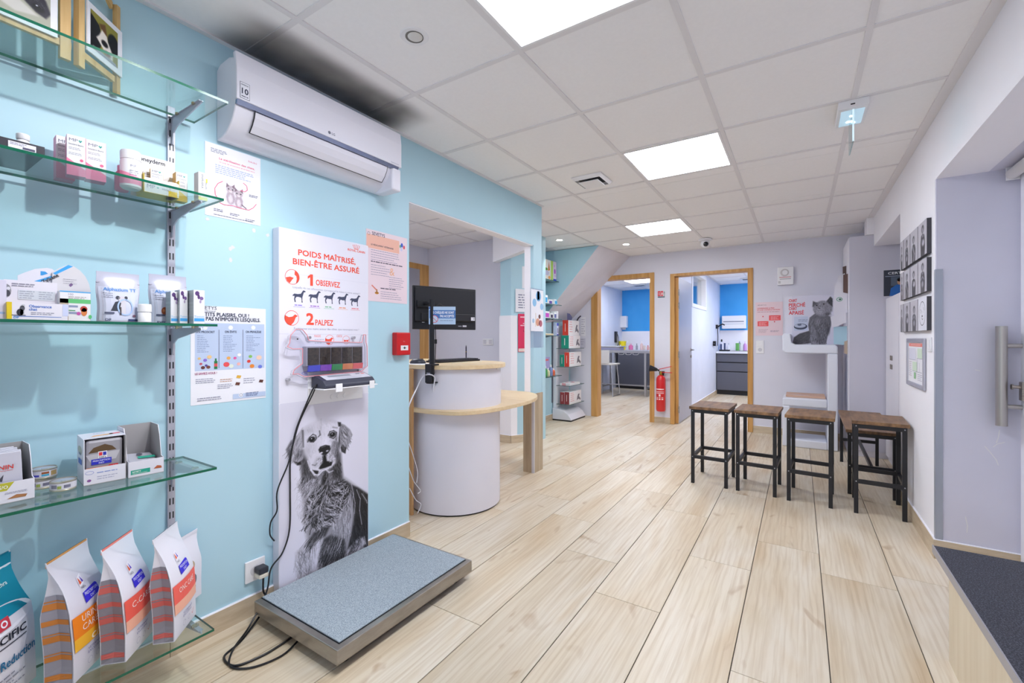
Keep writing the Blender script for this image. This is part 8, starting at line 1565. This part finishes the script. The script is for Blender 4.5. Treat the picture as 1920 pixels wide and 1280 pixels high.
# ---------------------------------------------------------------- glass shelves in the stair alcove
SA = [(onX(1053, y, -2.7).z) for y in (529, 572, 598, 629, 703)]
rl = thing('shelf_rail', 'dark metal upright carrying the glass shelves in the teal stair alcove', 'shelf rail', (XA, 5.22, 0.3)); MB().box(XA + 0.0004, XA + 0.012, 5.70, 5.735, 0.25, 1.42).build('upright', mat('dark_rail', '6a6f7c', 0.4, 0.4), rl)
MB().box(XA + 0.0004, XA + 0.012, 5.20, 5.23, 0.25, 2.0).build('upright', mat('dark_rail', '6a6f7c', 0.4, 0.4), rl)
GE2 = mat('glass_edge_dark', '2a5a58', 0.15)
for k, z in enumerate(SA):
    ye_ = 5.345 if k == 0 else 5.43
    glass_slab('glass_shelf', XA + 0.02, -2.70, 4.70, ye_, z, '%s glass shelf in the stair alcove behind the blue column end' % ['top', 'second', 'third', 'fourth', 'lowest'][k], 'glass shelves in the stair alcove', GE2)
    MB().prism([(XA + 0.012, 5.213, z - GT - 0.0005), (XA + 0.26, 5.213, z - GT - 0.0005), (XA + 0.012, 5.213, z - GT - 0.05)], (0, 0.005, 0)).build('bracket', mat('dark_rail', '6a6f7c', 0.4, 0.4), rl)
def pbox(name, label, x0, x1, y0, y1, z, h, mf, ms_=None, group=None, cat='box', deco=None):
    """a carton whose near (-y) face and room (+x) face can carry print"""
    t = thing(name, label, cat, ((x0 + x1) / 2, (y0 + y1) / 2, z + 0.0003), group=group)
    b = MB().box(x0, x1, y0, y1, z + 0.0003, z + 0.0003 + h); b.m = [1, 1, 0, 1, 1, 1]; b.build('body', [mf, ms_ or mf], t, bevel=0.0008, seg=1)
    if deco: 
        Q = Print((x0, y0, z), (1, 0, 0), (0, 0, 1), (0, -1, 0), 0.0006); S = Print((x1, y0, z), (0, 1, 0), (0, 0, 1), (1, 0, 0), 0.0006); deco(Q, S, x1 - x0, y1 - y0, h)
        if Q.mb.f: Q.build(t)
        if S.mb.f: S.build(t, 'side_print')
    return t
def veg(Q, S, w, d, h):
    S.poly([(0, h * 0.1), (d * 0.4, 0), (d * 0.4, h), (0, h)], 'efe6dc'); S.rect(d * 0.75, 0, d, h, 'b8dc6a'); S.up(); S.poly([(d * 0.45, h * 0.45), (d * 0.55, h * 0.95), (d * 0.66, h * 0.5)], 'd2803c'); S.ell(d * 0.3, h * 0.34, d * 0.26, h * 0.13, 'c6c3dc', 16); S.ell(d * 0.26, h * 0.52, d * 0.18, h * 0.07, '5f9a3c', 12); S.ell(d * 0.6, h * 0.13, d * 0.12, h * 0.08, 'eeaa5a', 12)
pbox('snack_carton', 'tall carton with vegetables printed on it, left one on the top alcove shelf', -2.86, -2.735, 4.98, 5.24, SA[0], 0.26, CARD, CARD, deco=veg)
def flow(Q, S, w, d, h):
    S.rect(0, 0, d, h * 0.12, '3a4ac8'); S.up(); S.ell(d * 0.5, h * 0.5, d * 0.24, h * 0.14, 'b45ac0', 14); S.ell(d * 0.36, h * 0.78, d * 0.15, h * 0.08, 'd9a6dc', 12); S.ell(d * 0.6, h * 0.28, d * 0.3, h * 0.03, 'c9b0d8', 12)
pbox('snack_carton', 'tall pale carton with a purple flower, right one on the top alcove shelf', -2.86, -2.735, 5.245, 5.335, SA[0], 0.26, CARD, mat('lavender_card', 'e0d3e6', 0.5), deco=flow)
for k, (yy, zz, hh, d_, c1, lb) in enumerate(((5.02, 1, 0.11, 0.09, '3a9fd8', 'blue topped medicine box on the second alcove shelf'), (5.14, 1, 0.06, 0.10, '5a4a9a', 'low white and violet box on the second alcove shelf'), (5.30, 1, 0.075, 0.09, '3fa9e0', 'white box with a bright blue front on the second alcove shelf'),
                                  (5.04, 2, 0.09, 0.12, 'c04ac0', 'magenta box on the third alcove shelf'), (5.19, 2, 0.07, 0.07, '3a3050', 'dark violet topped box on the third alcove shelf'), (5.29, 2, 0.085, 0.07, '5a5f98', 'grey-blue and white box on the third alcove shelf'), (5.37, 2, 0.105, 0.04, 'e4e2f0', 'narrow white carton at the right end of the third alcove shelf'))):
    pbox('medicine_box', lb, -2.84, -2.745, yy, yy + d_, SA[zz], hh, CARD, CARD, 'small boxes in the stair alcove', deco=lambda Q, S, w, d, h, c1=c1: S.rect(d * 0.1, h * 0.15, d * 0.9, h * 0.75, c1))
bn = thing('chew_bone', 'pale chew bone lying on the fourth alcove shelf', 'bone', (-2.78, 5.2, SA[3])); o = MB().tube([(0, -0.10, 0.014), (0, 0.10, 0.014)], 0.011, 10).lathe([(0.004, 0), (0.017, 0.006), (0.018, 0.018), (0.006, 0.027)], (0.01, 0.105, 0), n=12).lathe([(0.004, 0), (0.017, 0.006), (0.018, 0.018), (0.006, 0.027)], (-0.012, 0.105, 0), n=12).lathe([(0.004, 0), (0.017, 0.006), (0.018, 0.018), (0.006, 0.027)], (0.01, -0.105, 0), n=12).build('bone', mat('bone', 'e3cfae', 0.6), smooth=True); o.parent = bn; bn.rotation_euler = (0, 0, 0.1); bn.location.z = SA[3] + 0.0005
tb = thing('dark_figure', 'small dark toy standing on the fourth alcove shelf beside the bone', 'toy', (-2.80, 5.02, SA[3] + 0.0005)); o = MB().lathe([(0.03, 0), (0.035, 0.01), (0.022, 0.05), (0.012, 0.09), (0.016, 0.11), (0.004, 0.125)], n=14).build('body', mat('toy_dark', '4a4452', 0.5), smooth=True); o.parent = tb
for k, (yy, hh, c1, lb) in enumerate(((5.06, 0.16, 'cfd2dc', 'grey white bottle on the lowest alcove shelf'), (5.15, 0.13, '4a9a5a', 'green bottle on the lowest alcove shelf'), (5.22, 0.10, 'd8d6b0', 'cream bottle on the lowest alcove shelf'), (5.30, 0.14, '7a8ab8', 'blue-grey bottle on the lowest alcove shelf'), (5.37, 0.09, 'd86a4a', 'small orange bottle at the right end of the lowest alcove shelf'))):
    t = thing('spray_bottle', lb, 'bottle', (-2.80, yy, SA[4] + 0.0005), group='bottles in the stair alcove'); o = MB().lathe([(0.024, 0), (0.027, 0.006), (0.027, hh * 0.62), (0.011, hh * 0.8)], n=16).build('body', ink(c1), smooth=True); o.parent = t; o = MB().lathe([(0.012, hh * 0.8), (0.012, hh), (0.008, hh * 1.02)], n=12).build('cap', WHITE, smooth=True); o.parent = t
pbox('medicine_box', 'white box with red word at the left of the lowest alcove shelf', -2.82, -2.735, 4.93, 5.03, SA[4], 0.16, CARD, mat('blush_card', 'e6dcd6', 0.5), 'small boxes in the stair alcove', deco=lambda Q, S, w, d, h: S.rect(d * 0.2, h * 0.78, d * 0.85, h * 0.9, 'd85a50'))
pbox('medicine_box', 'lilac box with red mark standing at the back of the lowest alcove shelf', -2.93, -2.88, 5.24, 5.42, SA[4], 0.24, CARD, mat('lilac_box', 'a9a6d6', 0.5), 'small boxes in the stair alcove', deco=lambda Q, S, w, d, h: S.rect(d * 0.3, h * 0.8, d * 0.8, h * 0.9, 'd86a70'))
# ---------------------------------------------------------------- white floor display with pet food cartons
ds = thing('display_stand', 'white floor display stand with glass shelves of pet food cartons, left of the doors', 'display stand', (-2.86, 5.97, 0)); X0_, X1_, Y0_, Y1_ = -2.985, -2.72, 5.72, 6.22
STW = mat('stand_white', 'dcdce6', 0.35)
MB().prism([(X1_ + 0.03, Y0_ - 0.02, 0.02), (X1_ + 0.03, Y0_ - 0.02, 0.03), (X1_ - 0.02, Y0_ - 0.02, 0.10), (X1_ - 0.10, Y0_ - 0.02, 0.15), (X0_, Y0_ - 0.02, 0.175), (X0_, Y0_ - 0.02, 0.02)], (0, 0.5, 0)).build('base', STW, ds, bevel=0.003)
MB().box(X0_, X1_ + 0.025, Y0_ - 0.015, Y0_ + 0.475, 0.0, 0.0195).build('plinth', BLACKM, ds)
MB().box(X0_, X0_ + 0.05, Y0_, Y0_ + 0.07, 0.176, 1.36).box(X0_, X0_ + 0.012, Y0_ + 0.0705, Y1_, 0.176, 1.36).build('back_panel', STW, ds, bevel=0.002)
SD = [1.03, 0.77, 0.50, 0.235]
for z in SD:
    sh_ = MB(); v = [(X0_ + 0.051, Y0_, z - 0.006), (X1_, Y0_, z - 0.006), (X1_, Y1_, z - 0.006), (X0_ + 0.051, Y1_, z - 0.006), (X0_ + 0.051, Y0_, z), (X1_, Y0_, z), (X1_, Y1_, z), (X0_ + 0.051, Y1_, z)]
    sh_.add(v, [(3, 2, 1, 0), (4, 5, 6, 7)], 0); sh_.add(v, [(0, 1, 5, 4), (1, 2, 6, 5), (2, 3, 7, 6), (3, 0, 4, 7)], 1); sh_.build('shelf', [GLASS, GE2], ds)
    MB().box(X0_ + 0.051, X0_ + 0.12, Y0_ + 0.2, Y0_ + 0.3, z - 0.02, z - 0.0062).build('shelf_support', STW, ds)
REDC, GRNC, MARC = mat('carton_red', 'd9402f', 0.45), mat('carton_green', '1f8f78', 0.45), mat('carton_maroon', '8a2f34', 0.45)
def spine(Q, S, w, d, h):
    Q.rect(w * 0.40, h * 0.25, w * 0.50, h * 0.78, 'f0e2dc'); S.greek(d * 0.10, h * 0.86, d * 0.3, 5, h * 0.16, h * 0.05, 'e0a0a4', 0.2, seed=int(h * 999)); S.poly([(d * 0.62, h * 0.2), (d * 0.78, h * 0.3), (d * 0.92, h * 0.15), (d * 0.95, h * 0.3), (d * 0.8, h * 0.5), (d * 0.86, h * 0.7), (d * 0.74, h * 0.72), (d * 0.66, h * 0.5)], '77757f')
G_ = 'pet food cartons on the white stand'
pbox('food_carton', 'red spined pet food carton on top of the upper stack of the white stand', -2.84, -2.75, 5.735, 6.10, SD[0] + 0.187, 0.215, REDC, CARD, G_, deco=spine)
pbox('food_carton', 'green spined pet food carton under the topmost red one on the white stand', -2.862, -2.742, 5.735, 6.12, SD[0], 0.185, GRNC, CARD, G_, deco=spine)
pbox('food_carton', 'green spined pet food carton left of the red one on the second display shelf', -2.885, -2.812, 5.735, 6.02, SD[1], 0.17, GRNC, CARD, G_, deco=spine)
pbox('food_carton', 'red spined pet food carton right of a green one on the second display shelf', -2.81, -2.735, 5.735, 6.14, SD[1], 0.205, REDC, CARD, G_, deco=spine)
for k in range(4): pbox('leaflet_pile' if False else 'booklet', '%s pink and white booklet of the thin pile on the third display shelf' % ['bottom', 'second', 'third', 'top'][k], -2.89, -2.735, 5.75, 6.1, SD[2] + k * 0.0085, 0.008, CARD, CARD, 'booklets on the white stand', 'booklet', deco=(lambda Q, S, w, d, h: Q.rect(w * 0.2, h * 0.2, w * 0.6, h * 0.8, 'd85a70')))
T_ = Print((-2.89, 5.75, SD[2] + 0.0343), (1, 0, 0), (0, 1, 0), (0, 0, 1)); T_.ell(0.06, 0.1, 0.03, 0.03, 'e08a98', 12); T_.ell(0.11, 0.2, 0.025, 0.04, 'd0607a', 12); T_.ell(0.05, 0.28, 0.03, 0.03, 'b9a6c0', 12); T_.build(next(o for o in COL.objects if o.get('label', '').startswith('top pink and white booklet')))
pbox('food_carton', 'maroon pet food carton, left of two on the bottom display shelf', -2.88, -2.812, 5.735, 6.05, SD[3], 0.17, MARC, CARD, G_, deco=spine)
pbox('food_carton', 'maroon and white pet food carton, right of two on the bottom display shelf', -2.81, -2.735, 5.735, 6.14, SD[3], 0.175, MARC, CARD, G_, deco=spine)
pbox('medicine_box', 'narrow blue and white box standing left of the red carton on the alcove shelf', -2.80, -2.745, 5.37, 5.42, SA[3], 0.17, mat('blue_white_card', 'c9cdec', 0.5), mat('blue_white_card', 'c9cdec', 0.5), 'small boxes in the stair alcove', deco=lambda Q, S, w, d, h: (S.rect(0, h * 0.78, d, h, '3f4ac0'), S.rect(0, 0, d, h * 0.12, '3a3a8a'), S.rect(d * 0.3, h * 0.2, d * 0.7, h * 0.6, '5a4a68')))
# papers on the lilac wall strip beside the left door, and two small toys over the stand
for (x0, y0, x1, y1), lb, cc in (((1089, 594, 1098, 630), 'white list sheet on the wall strip left of the left door, upper one', PAPER), ((1088, 634, 1098, 652), 'pale sheet on the wall strip left of the left door, lower one', mat('grey_sheet', 'cfcedd', 0.5))):
    a, b_ = on_back(x0, y1), on_back(x1, y0); t = thing('notice', lb, 'notice', (a.x, YB, a.z)); MB().box(a.x, min(b_.x, -2.66), YB - 0.0025, YB - 0.0004, a.z, b_.z).build('sheet', cc, t); Q = Print((a.x, YB - 0.0025, a.z), (1, 0, 0), (0, 0, 1), (0, -1, 0)); Q.greek(0.01, (b_.z - a.z) * 0.85, 0.06, 7 if y0 < 600 else 3, 0.035, 0.008, 'a9a6ba'); Q.build(t)
tl = thing('dog_lead', 'dark curved lead hanging on the wall left of the left door', 'lead', (-2.80, YB, 1.3)); MB().tube(spline([wx2 for wx2 in (tuple(onY(1081, 622, 6.30)), tuple(onY(1081, 606, 6.29)), tuple(onY(1084, 597, 6.28)), tuple(onY(1089, 592, 6.29)))]), 0.010, 8).build('strap', mat('lead_dark', '3f3a48', 0.6), tl, smooth=True)
ty = thing('soft_toy', 'grey and violet picture cut-out standing on top of the red carton', 'card', (-2.80, 5.9, SD[0] + 0.4025)); MB().prism([(-2.83, 5.86, SD[0] + 0.4026), (-2.76, 5.86, SD[0] + 0.4026), (-2.75, 5.86, SD[0] + 0.45), (-2.79, 5.86, SD[0] + 0.50), (-2.83, 5.86, SD[0] + 0.51)], (0, 0.004, 0)).build('card', mat('violet_grey', '6f6f94', 0.5), ty)
# ================================================================ what shows through the two doors
DGREY = mat('cabinet_grey', '5a5c68', 0.4); DG2 = mat('cabinet_gap', '24252c', 0.6); WTOP = mat('worktop_white', 'dfe2ec', 0.3)
def base_unit(label, x0, x1, y0, kind):
    t = thing('base_cabinet', label, 'cabinet', ((x0 + x1) / 2, (y0 + YE) / 2, 0)); 
    MB().box(x0, x1, y0 + 0.02, YE - 0.01, 0.09, 0.86).build('body', DG2, t); MB().box(x0, x1, y0 + 0.06, YE - 0.01, 0, 0.0895).build('plinth', BLACKM, t)
    if kind == 'drawers':
        for z0, z1 in ((0.10, 0.475), (0.495, 0.665), (0.685, 0.845)): MB().box(x0 + 0.003, x1 - 0.003, y0, y0 + 0.0195, z0, z1).build('drawer', DGREY, t, bevel=0.002)
    else: MB().box(x0 + 0.003, x1 - 0.003, y0, y0 + 0.0195, 0.10, 0.845).build('door', DGREY, t, bevel=0.002)
    return t
for x0, x1, k, lb in ((-3.62, -2.42, 'door', 'dark grey base cabinet with one door in the left examination room'), (-2.415, -1.80, 'drawers', 'dark grey drawer unit behind the right jamb in the left examination room'), (-1.47, -0.80, 'drawers', 'dark grey three drawer cabinet seen through the right door'), (-0.795, -0.10, 'door', 'dark grey cabinet mostly hidden by the right door jamb')): base_unit(lb, x0, x1, 10.22, k)
for x0, x1, lb in ((-3.69, -1.61, 'white worktop along the blue wall of the left examination room'), (-1.475, 0.4, 'white worktop over the dark drawers seen through the right door')):
    tag(MB().box(x0, x1, 10.19, YE - 0.009, 0.8605, 0.905).build('worktop', WTOP, bevel=0.003), lb, 'worktop')
# stainless table, white bar chair, baby scale
INOX = mat('stainless', 'b9b7b8', 0.3, 0.8)
tb = thing('steel_table', 'stainless steel examination table on thin legs seen through the left door', 'table', (-2.9, 9.3, 0))
MB().box(-3.66, -2.48, 9.0, 9.62, 0.872, 0.925).build('tabletop', INOX, tb, bevel=0.004)
for x in (-3.55, -2.62):
    for y in (9.04, 9.58): MB().box(x - 0.02, x + 0.02, y - 0.02, y + 0.02, 0, 0.8715).build('leg', INOX, tb)
for a in ((-3.53, -2.64, 9.565, 9.595, 0.14, 0.17), (-2.635, -2.605, 9.06, 9.56, 0.14, 0.17), (-3.565, -3.535, 9.06, 9.56, 0.14, 0.17)): MB().box(*a).build('stretcher', INOX, tb)
for x in (-3.1, -2.95, -2.8): MB().tube(spline([(x - 0.06, 8.995, 0.868), (x - 0.04, 8.96, 0.845), (x + 0.04, 8.96, 0.845), (x + 0.06, 8.995, 0.868)]), 0.006, 6).build('ring', INOX, tb, smooth=True)
CREAM = mat('cream_shell', 'dcd9d2', 0.35)
ch = thing('bar_chair', 'white bar chair with thin chrome legs standing before the steel table', 'chair', (-3.40, 8.80, 0))
o = MB().box(-0.24, 0.27, -0.20, 0.20, 0.635, 0.665).build('seat', CREAM, bevel=0.012, seg=3); o.parent = ch
o = MB().hexa([(-0.24, -0.21, 0.66), (0.18, -0.21, 0.66), (0.18, -0.175, 0.66), (-0.24, -0.175, 0.66)], [(-0.24, -0.25, 0.935), (0.19, -0.25, 0.935), (0.19, -0.22, 0.935), (-0.24, -0.22, 0.935)]).build('backrest', CREAM, bevel=0.01, seg=3); o.parent = ch
for sx, sy in ((-1, -1), (1, -1), (1, 1), (-1, 1)): o = MB().tube([(sx * 0.19 + 0.02, sy * 0.16, 0.633), (sx * 0.24 + 0.02, sy * 0.21, 0.012)], 0.010, 8).build('leg', CHROME, smooth=True); o.parent = ch
for sx in (-1, 1): o = MB().tube([(sx * 0.24 + 0.02, -0.21, 0.011), (sx * 0.24 + 0.02, 0.21, 0.011)], 0.010, 8).build('runner', CHROME, smooth=True); o.parent = ch
o = MB().tube([(-0.20, 0.195, 0.22), (0.24, 0.195, 0.22)], 0.009, 8).build('foot_rail', CHROME, smooth=True); o.parent = ch
bs = thing('pet_scale', 'white shallow scale dish on the steel table, left side', 'scale', (-3.38, 9.25, 0.9255)); lbox('base', mat('scale_grey', 'b5b4d0', 0.4), bs, -0.24, 0.20, -0.14, 0.14, 0, 0.05, 0.006); o = MB().hexa([(-0.22, -0.14, 0.0505), (0.18, -0.14, 0.0505), (0.18, 0.14, 0.0505), (-0.22, 0.14, 0.0505)], [(-0.30, -0.18, 0.085), (0.26, -0.18, 0.085), (0.26, 0.18, 0.085), (-0.30, 0.18, 0.085)]).build('dish', WHITE, bevel=0.006); o.parent = bs
for y, lb in ((8.80, 'left examination room'),):
    wa = thing('air_conditioner', 'small white air conditioner high on the wall inside the left door', 'air conditioner', (-3.70, 8.3, 1.95)); MB().prism([(-3.699, 7.9, 1.99), (-3.52, 7.9, 2.03), (-3.50, 7.9, 2.08), (-3.50, 7.9, 2.26), (-3.53, 7.9, 2.28), (-3.699, 7.9, 2.28)], (0, 0.82, 0)).build('casing', WHITE, wa, bevel=0.008, seg=2); MB().prism([(-3.515, 7.95, 2.032), (-3.498, 7.95, 2.075), (-3.494, 7.95, 2.074), (-3.511, 7.95, 2.030)], (0, 0.72, 0)).build('vent_flap', mat('flap_cyan', 'b9dce2', 0.3), wa)
for x, y, lb in ((-2.98, 9.85, 'dark slotted vent in the ceiling of the left examination room'), (-0.84, 9.95, 'dark slotted vent in the ceiling of the right examination room')):
    v_ = thing('ceiling_vent', lb, 'vent', (x, y, ZC - 0.001)); lbox('frame', WHITE, v_, -0.15, 0.15, -0.15, 0.15, -0.014, 0, 0.003)
    for k in range(3): lbox('slot', BLACKP, v_, -0.11, 0.11, -0.10 + k * 0.07, -0.06 + k * 0.07, -0.0155, -0.0142)
def bottle(label, px, py_top, X=None, Y=10.45, r=0.035, h=0.18, col='e4e4ee', capc='e4e4ee', z=0.905, name='bottle', cat='bottle', neck=0.35):
    p = onY(px, 640, Y); t = thing(name, label, cat, (p.x, Y, z + 0.0005))
    o = MB().lathe([(r * 0.9, 0), (r, 0.006), (r, h * 0.62), (r * neck, h * 0.78)], n=16).build('body', ink(col, 0.35), smooth=True); o.parent = t
    o = MB().lathe([(r * neck * 1.1, h * 0.781), (r * neck * 1.1, h * 0.95), (r * neck * 0.6, h)], n=12).build('cap', ink(capc, 0.4), smooth=True); o.parent = t; return t
def tub(label, px, Y, r, h, col, z=0.905, name='tub', cat='tub', r0=0.8):
    p = onY(px, 640, Y); t = thing(name, label, cat, (p.x, Y, z + 0.0005)); o = MB().lathe([(r * r0, 0), (r, h * 0.85), (r * 1.04, h * 0.86), (r * 1.04, h), (r * 0.96, h)], n=18).build('body', ink(col, 0.4), smooth=True); o.parent = t; o = MB().lathe([(r * 0.98, h * 1.001), (r * 0.9, h * 1.03)], n=18).build('lid', ink(col, 0.5), smooth=True); o.parent = t; return t
tub('yellow sharps bin on the white worktop of the left examination room', 1167, 10.45, 0.088, 0.20, 'eedc2c', name='sharps_bin', cat='bin')
bottle('white and blue bottle left of the yellow bin', 1156, 0, r=0.035, h=0.17, col='c9d8e4'); bottle('small white bottle in front of the yellow bin', 1163.5, 0, Y=10.33, r=0.034, h=0.12, col='dfe6d8'); bottle('white bottle with dark base right of the yellow bin', 1177, 0, r=0.026, h=0.22, col='d5d5e4', capc='f0f0f6'); bottle('pink bottle standing on the left examination room worktop', 1183, 0, r=0.05, h=0.15, col='ea7fb0', capc='f0c0d8'); bottle('grey steel tap like bottle on the left examination room worktop', 1194, 0, r=0.026, h=0.15, col='9fa3ae', capc='8a8e98')
bottle('pale pink bottle with pump near the right jamb', 1203, 0, r=0.035, h=0.20, col='e8c8c4', capc='f0e6e6'); bottle('cream bottle close to the right jamb on the worktop', 1208, 0, r=0.03, h=0.14, col='e0d0c4'); bottle('small red and white bottle at the right jamb', 1215, 0, r=0.03, h=0.11, col='e0a8a0', capc='d86a60')
dsp = thing('towel_dispenser', 'white dispenser box on the blue wall of the left examination room', 'dispenser', (onY(1169, 603, YE).x, YE, 1.35)); a, b_ = onY(1161.5, 614, YE - 0.12), onY(1175, 592, YE - 0.12); MB().box(a.x, b_.x, YE - 0.14, YE - 0.0095, a.z, b_.z).build('housing', WHITE, dsp, bevel=0.012, seg=3); MB().box((a.x + b_.x) / 2 - 0.03, (a.x + b_.x) / 2 + 0.05, YE - 0.10, YE - 0.06, a.z - 0.05, a.z - 0.0005).build('outlet', mat('outlet_grey', 'b5b8c4', 0.4), dsp)
gb = thing('glove_box', 'dark green narrow box on the wall left of the white dispenser', 'box', (onY(1158, 604, YE).x, YE, 1.4)); a, b_ = onY(1155.3, 614, YE - 0.05), onY(1160, 594, YE - 0.05); MB().box(a.x, b_.x, YE - 0.06, YE - 0.009, a.z, b_.z).build('body', mat('dark_green', '2f6a5a', 0.45), gb, bevel=0.004)
hk = thing('wall_instruments', 'black instrument handles hanging on the wall in the left examination room corner', 'instrument', (-3.69, 10.3, 1.2)); MB().box(-3.699, -3.66, 10.22, 10.34, 1.08, 1.34).build('holder', BLACKP, hk, bevel=0.006); MB().tube(spline([(-3.655, 10.28, 1.3), (-3.62, 10.28, 1.2), (-3.63, 10.3, 1.06), (-3.655, 10.32, 1.0)]), 0.007, 6).build('lead', BLACKP, hk, smooth=True)
# right room
hd_ = thing('hand_dryer', 'white wide dispenser box on the blue wall seen through the right door', 'dispenser', (onY(1376, 603, YE).x, YE, 1.35)); a, b_ = onY(1353.5, 616, YE - 0.14), onY(1398.5, 591, YE - 0.14); w, h = b_.x - a.x, b_.z - a.z
MB().box(a.x, b_.x, YE - 0.15, YE - 0.0005, a.z, b_.z).build('housing', WHITE, hd_, bevel=0.012, seg=3); MB().box(a.x + w * 0.06, b_.x - w * 0.08, YE - 0.1515, YE - 0.1502, a.z + h * 0.50, a.z + h * 0.58).build('slot', mat('slot_grey', '8a8fa0', 0.4), hd_); MB().box(a.x + w * 0.06, b_.x - w * 0.08, YE - 0.1512, YE - 0.1502, a.z + h * 0.34, a.z + h * 0.38).build('groove', mat('groove_grey', 'b9bccb', 0.4), hd_)
bottle('blue pump bottle at the left end of the right room worktop', 1345, 0, Y=10.6, r=0.032, h=0.22, col='4a90d8', capc='dfe4ee'); bottle('white bottle with black cap beside the blue one', 1353, 0, Y=10.62, r=0.042, h=0.25, col='e0e0ea', capc='2a2a30'); bottle('white pump bottle in the middle of the right room worktop', 1366, 0, Y=10.62, r=0.032, h=0.17, col='e4e4ee', capc='c9ccd8'); tub('green and navy wipes tub on the right room worktop', 1384, 10.62, 0.048, 0.165, '7cc46a', r0=1.0); bottle('purple bottle beside the right jamb of the right door', 1397, 0, Y=10.62, r=0.036, h=0.21, col='cf9ad8', capc='e8d0ec')
sk = thing('sink', 'low steel sink rim on the right room worktop', 'sink', (onY(1386, 648, 10.35).x, 10.35, 0.9055)); lbox('rim', INOX, sk, -0.16, 0.22, -0.13, 0.13, 0, 0.012, 0.004); lbox('basin', mat('basin_dark', '6a6d78', 0.35, 0.6), sk, -0.13, 0.19, -0.10, 0.10, 0.0121, 0.0135); o = MB().tube(spline([(0.0, 0.115, 0.011), (0.0, 0.115, 0.16), (0.0, 0.07, 0.20), (0.0, 0.0, 0.17)]), 0.011, 8).build('tap', CHROME, smooth=True); o.parent = sk
ck = thing('instrument_stand', 'black charging stand with handles at the left end of the right room worktop', 'instrument', (-1.36, 10.36, 0.9055)); lbox('base', BLACKP, ck, -0.07, 0.13, -0.06, 0.06, 0, 0.03, 0.006); o = MB().cyl((-0.04, 0, 0.0305), (-0.04, 0, 0.15), 0.014, 0.018, n=12).cyl((0.03, 0, 0.0305), (0.03, 0, 0.17), 0.014, 0.018, n=12).build('handle', mat('navy_plastic', '2a3a68', 0.4), smooth=True); o.parent = ck
wl = thing('wall_lamp', 'black wall lamp arm with coiled lead beside the blue wall, right room', 'lamp', (XP1, 10.3, 1.3)); MB().box(XP1 + 0.0005, XP1 + 0.04, 10.18, 10.30, 1.38, 1.46).tube(spline([(XP1 + 0.04, 10.24, 1.42), (XP1 + 0.12, 10.2, 1.47), (XP1 + 0.17, 10.18, 1.45)]), 0.012, 8).build('arm', BLACKP, wl, smooth=False); MB().tube(spline([(XP1 + 0.03, 10.24, 1.38), (XP1 + 0.03, 10.27, 1.2), (XP1 + 0.03, 10.24, 1.02)]), 0.008, 8).build('lead', BLACKP, wl, smooth=True)
w2 = thing('wall_holder', 'small black holder on the white partition wall left of the worktop', 'holder', (XP1, 9.9, 1.05)); MB().box(XP1 + 0.0005, XP1 + 0.05, 9.82, 9.92, 1.02, 1.12).build('body', BLACKP, w2, bevel=0.005); MB().tube([(XP1 + 0.03, 9.80, 1.07), (XP1 + 0.03, 9.70, 1.06)], 0.012, 8).build('peg', BLACKP, w2)
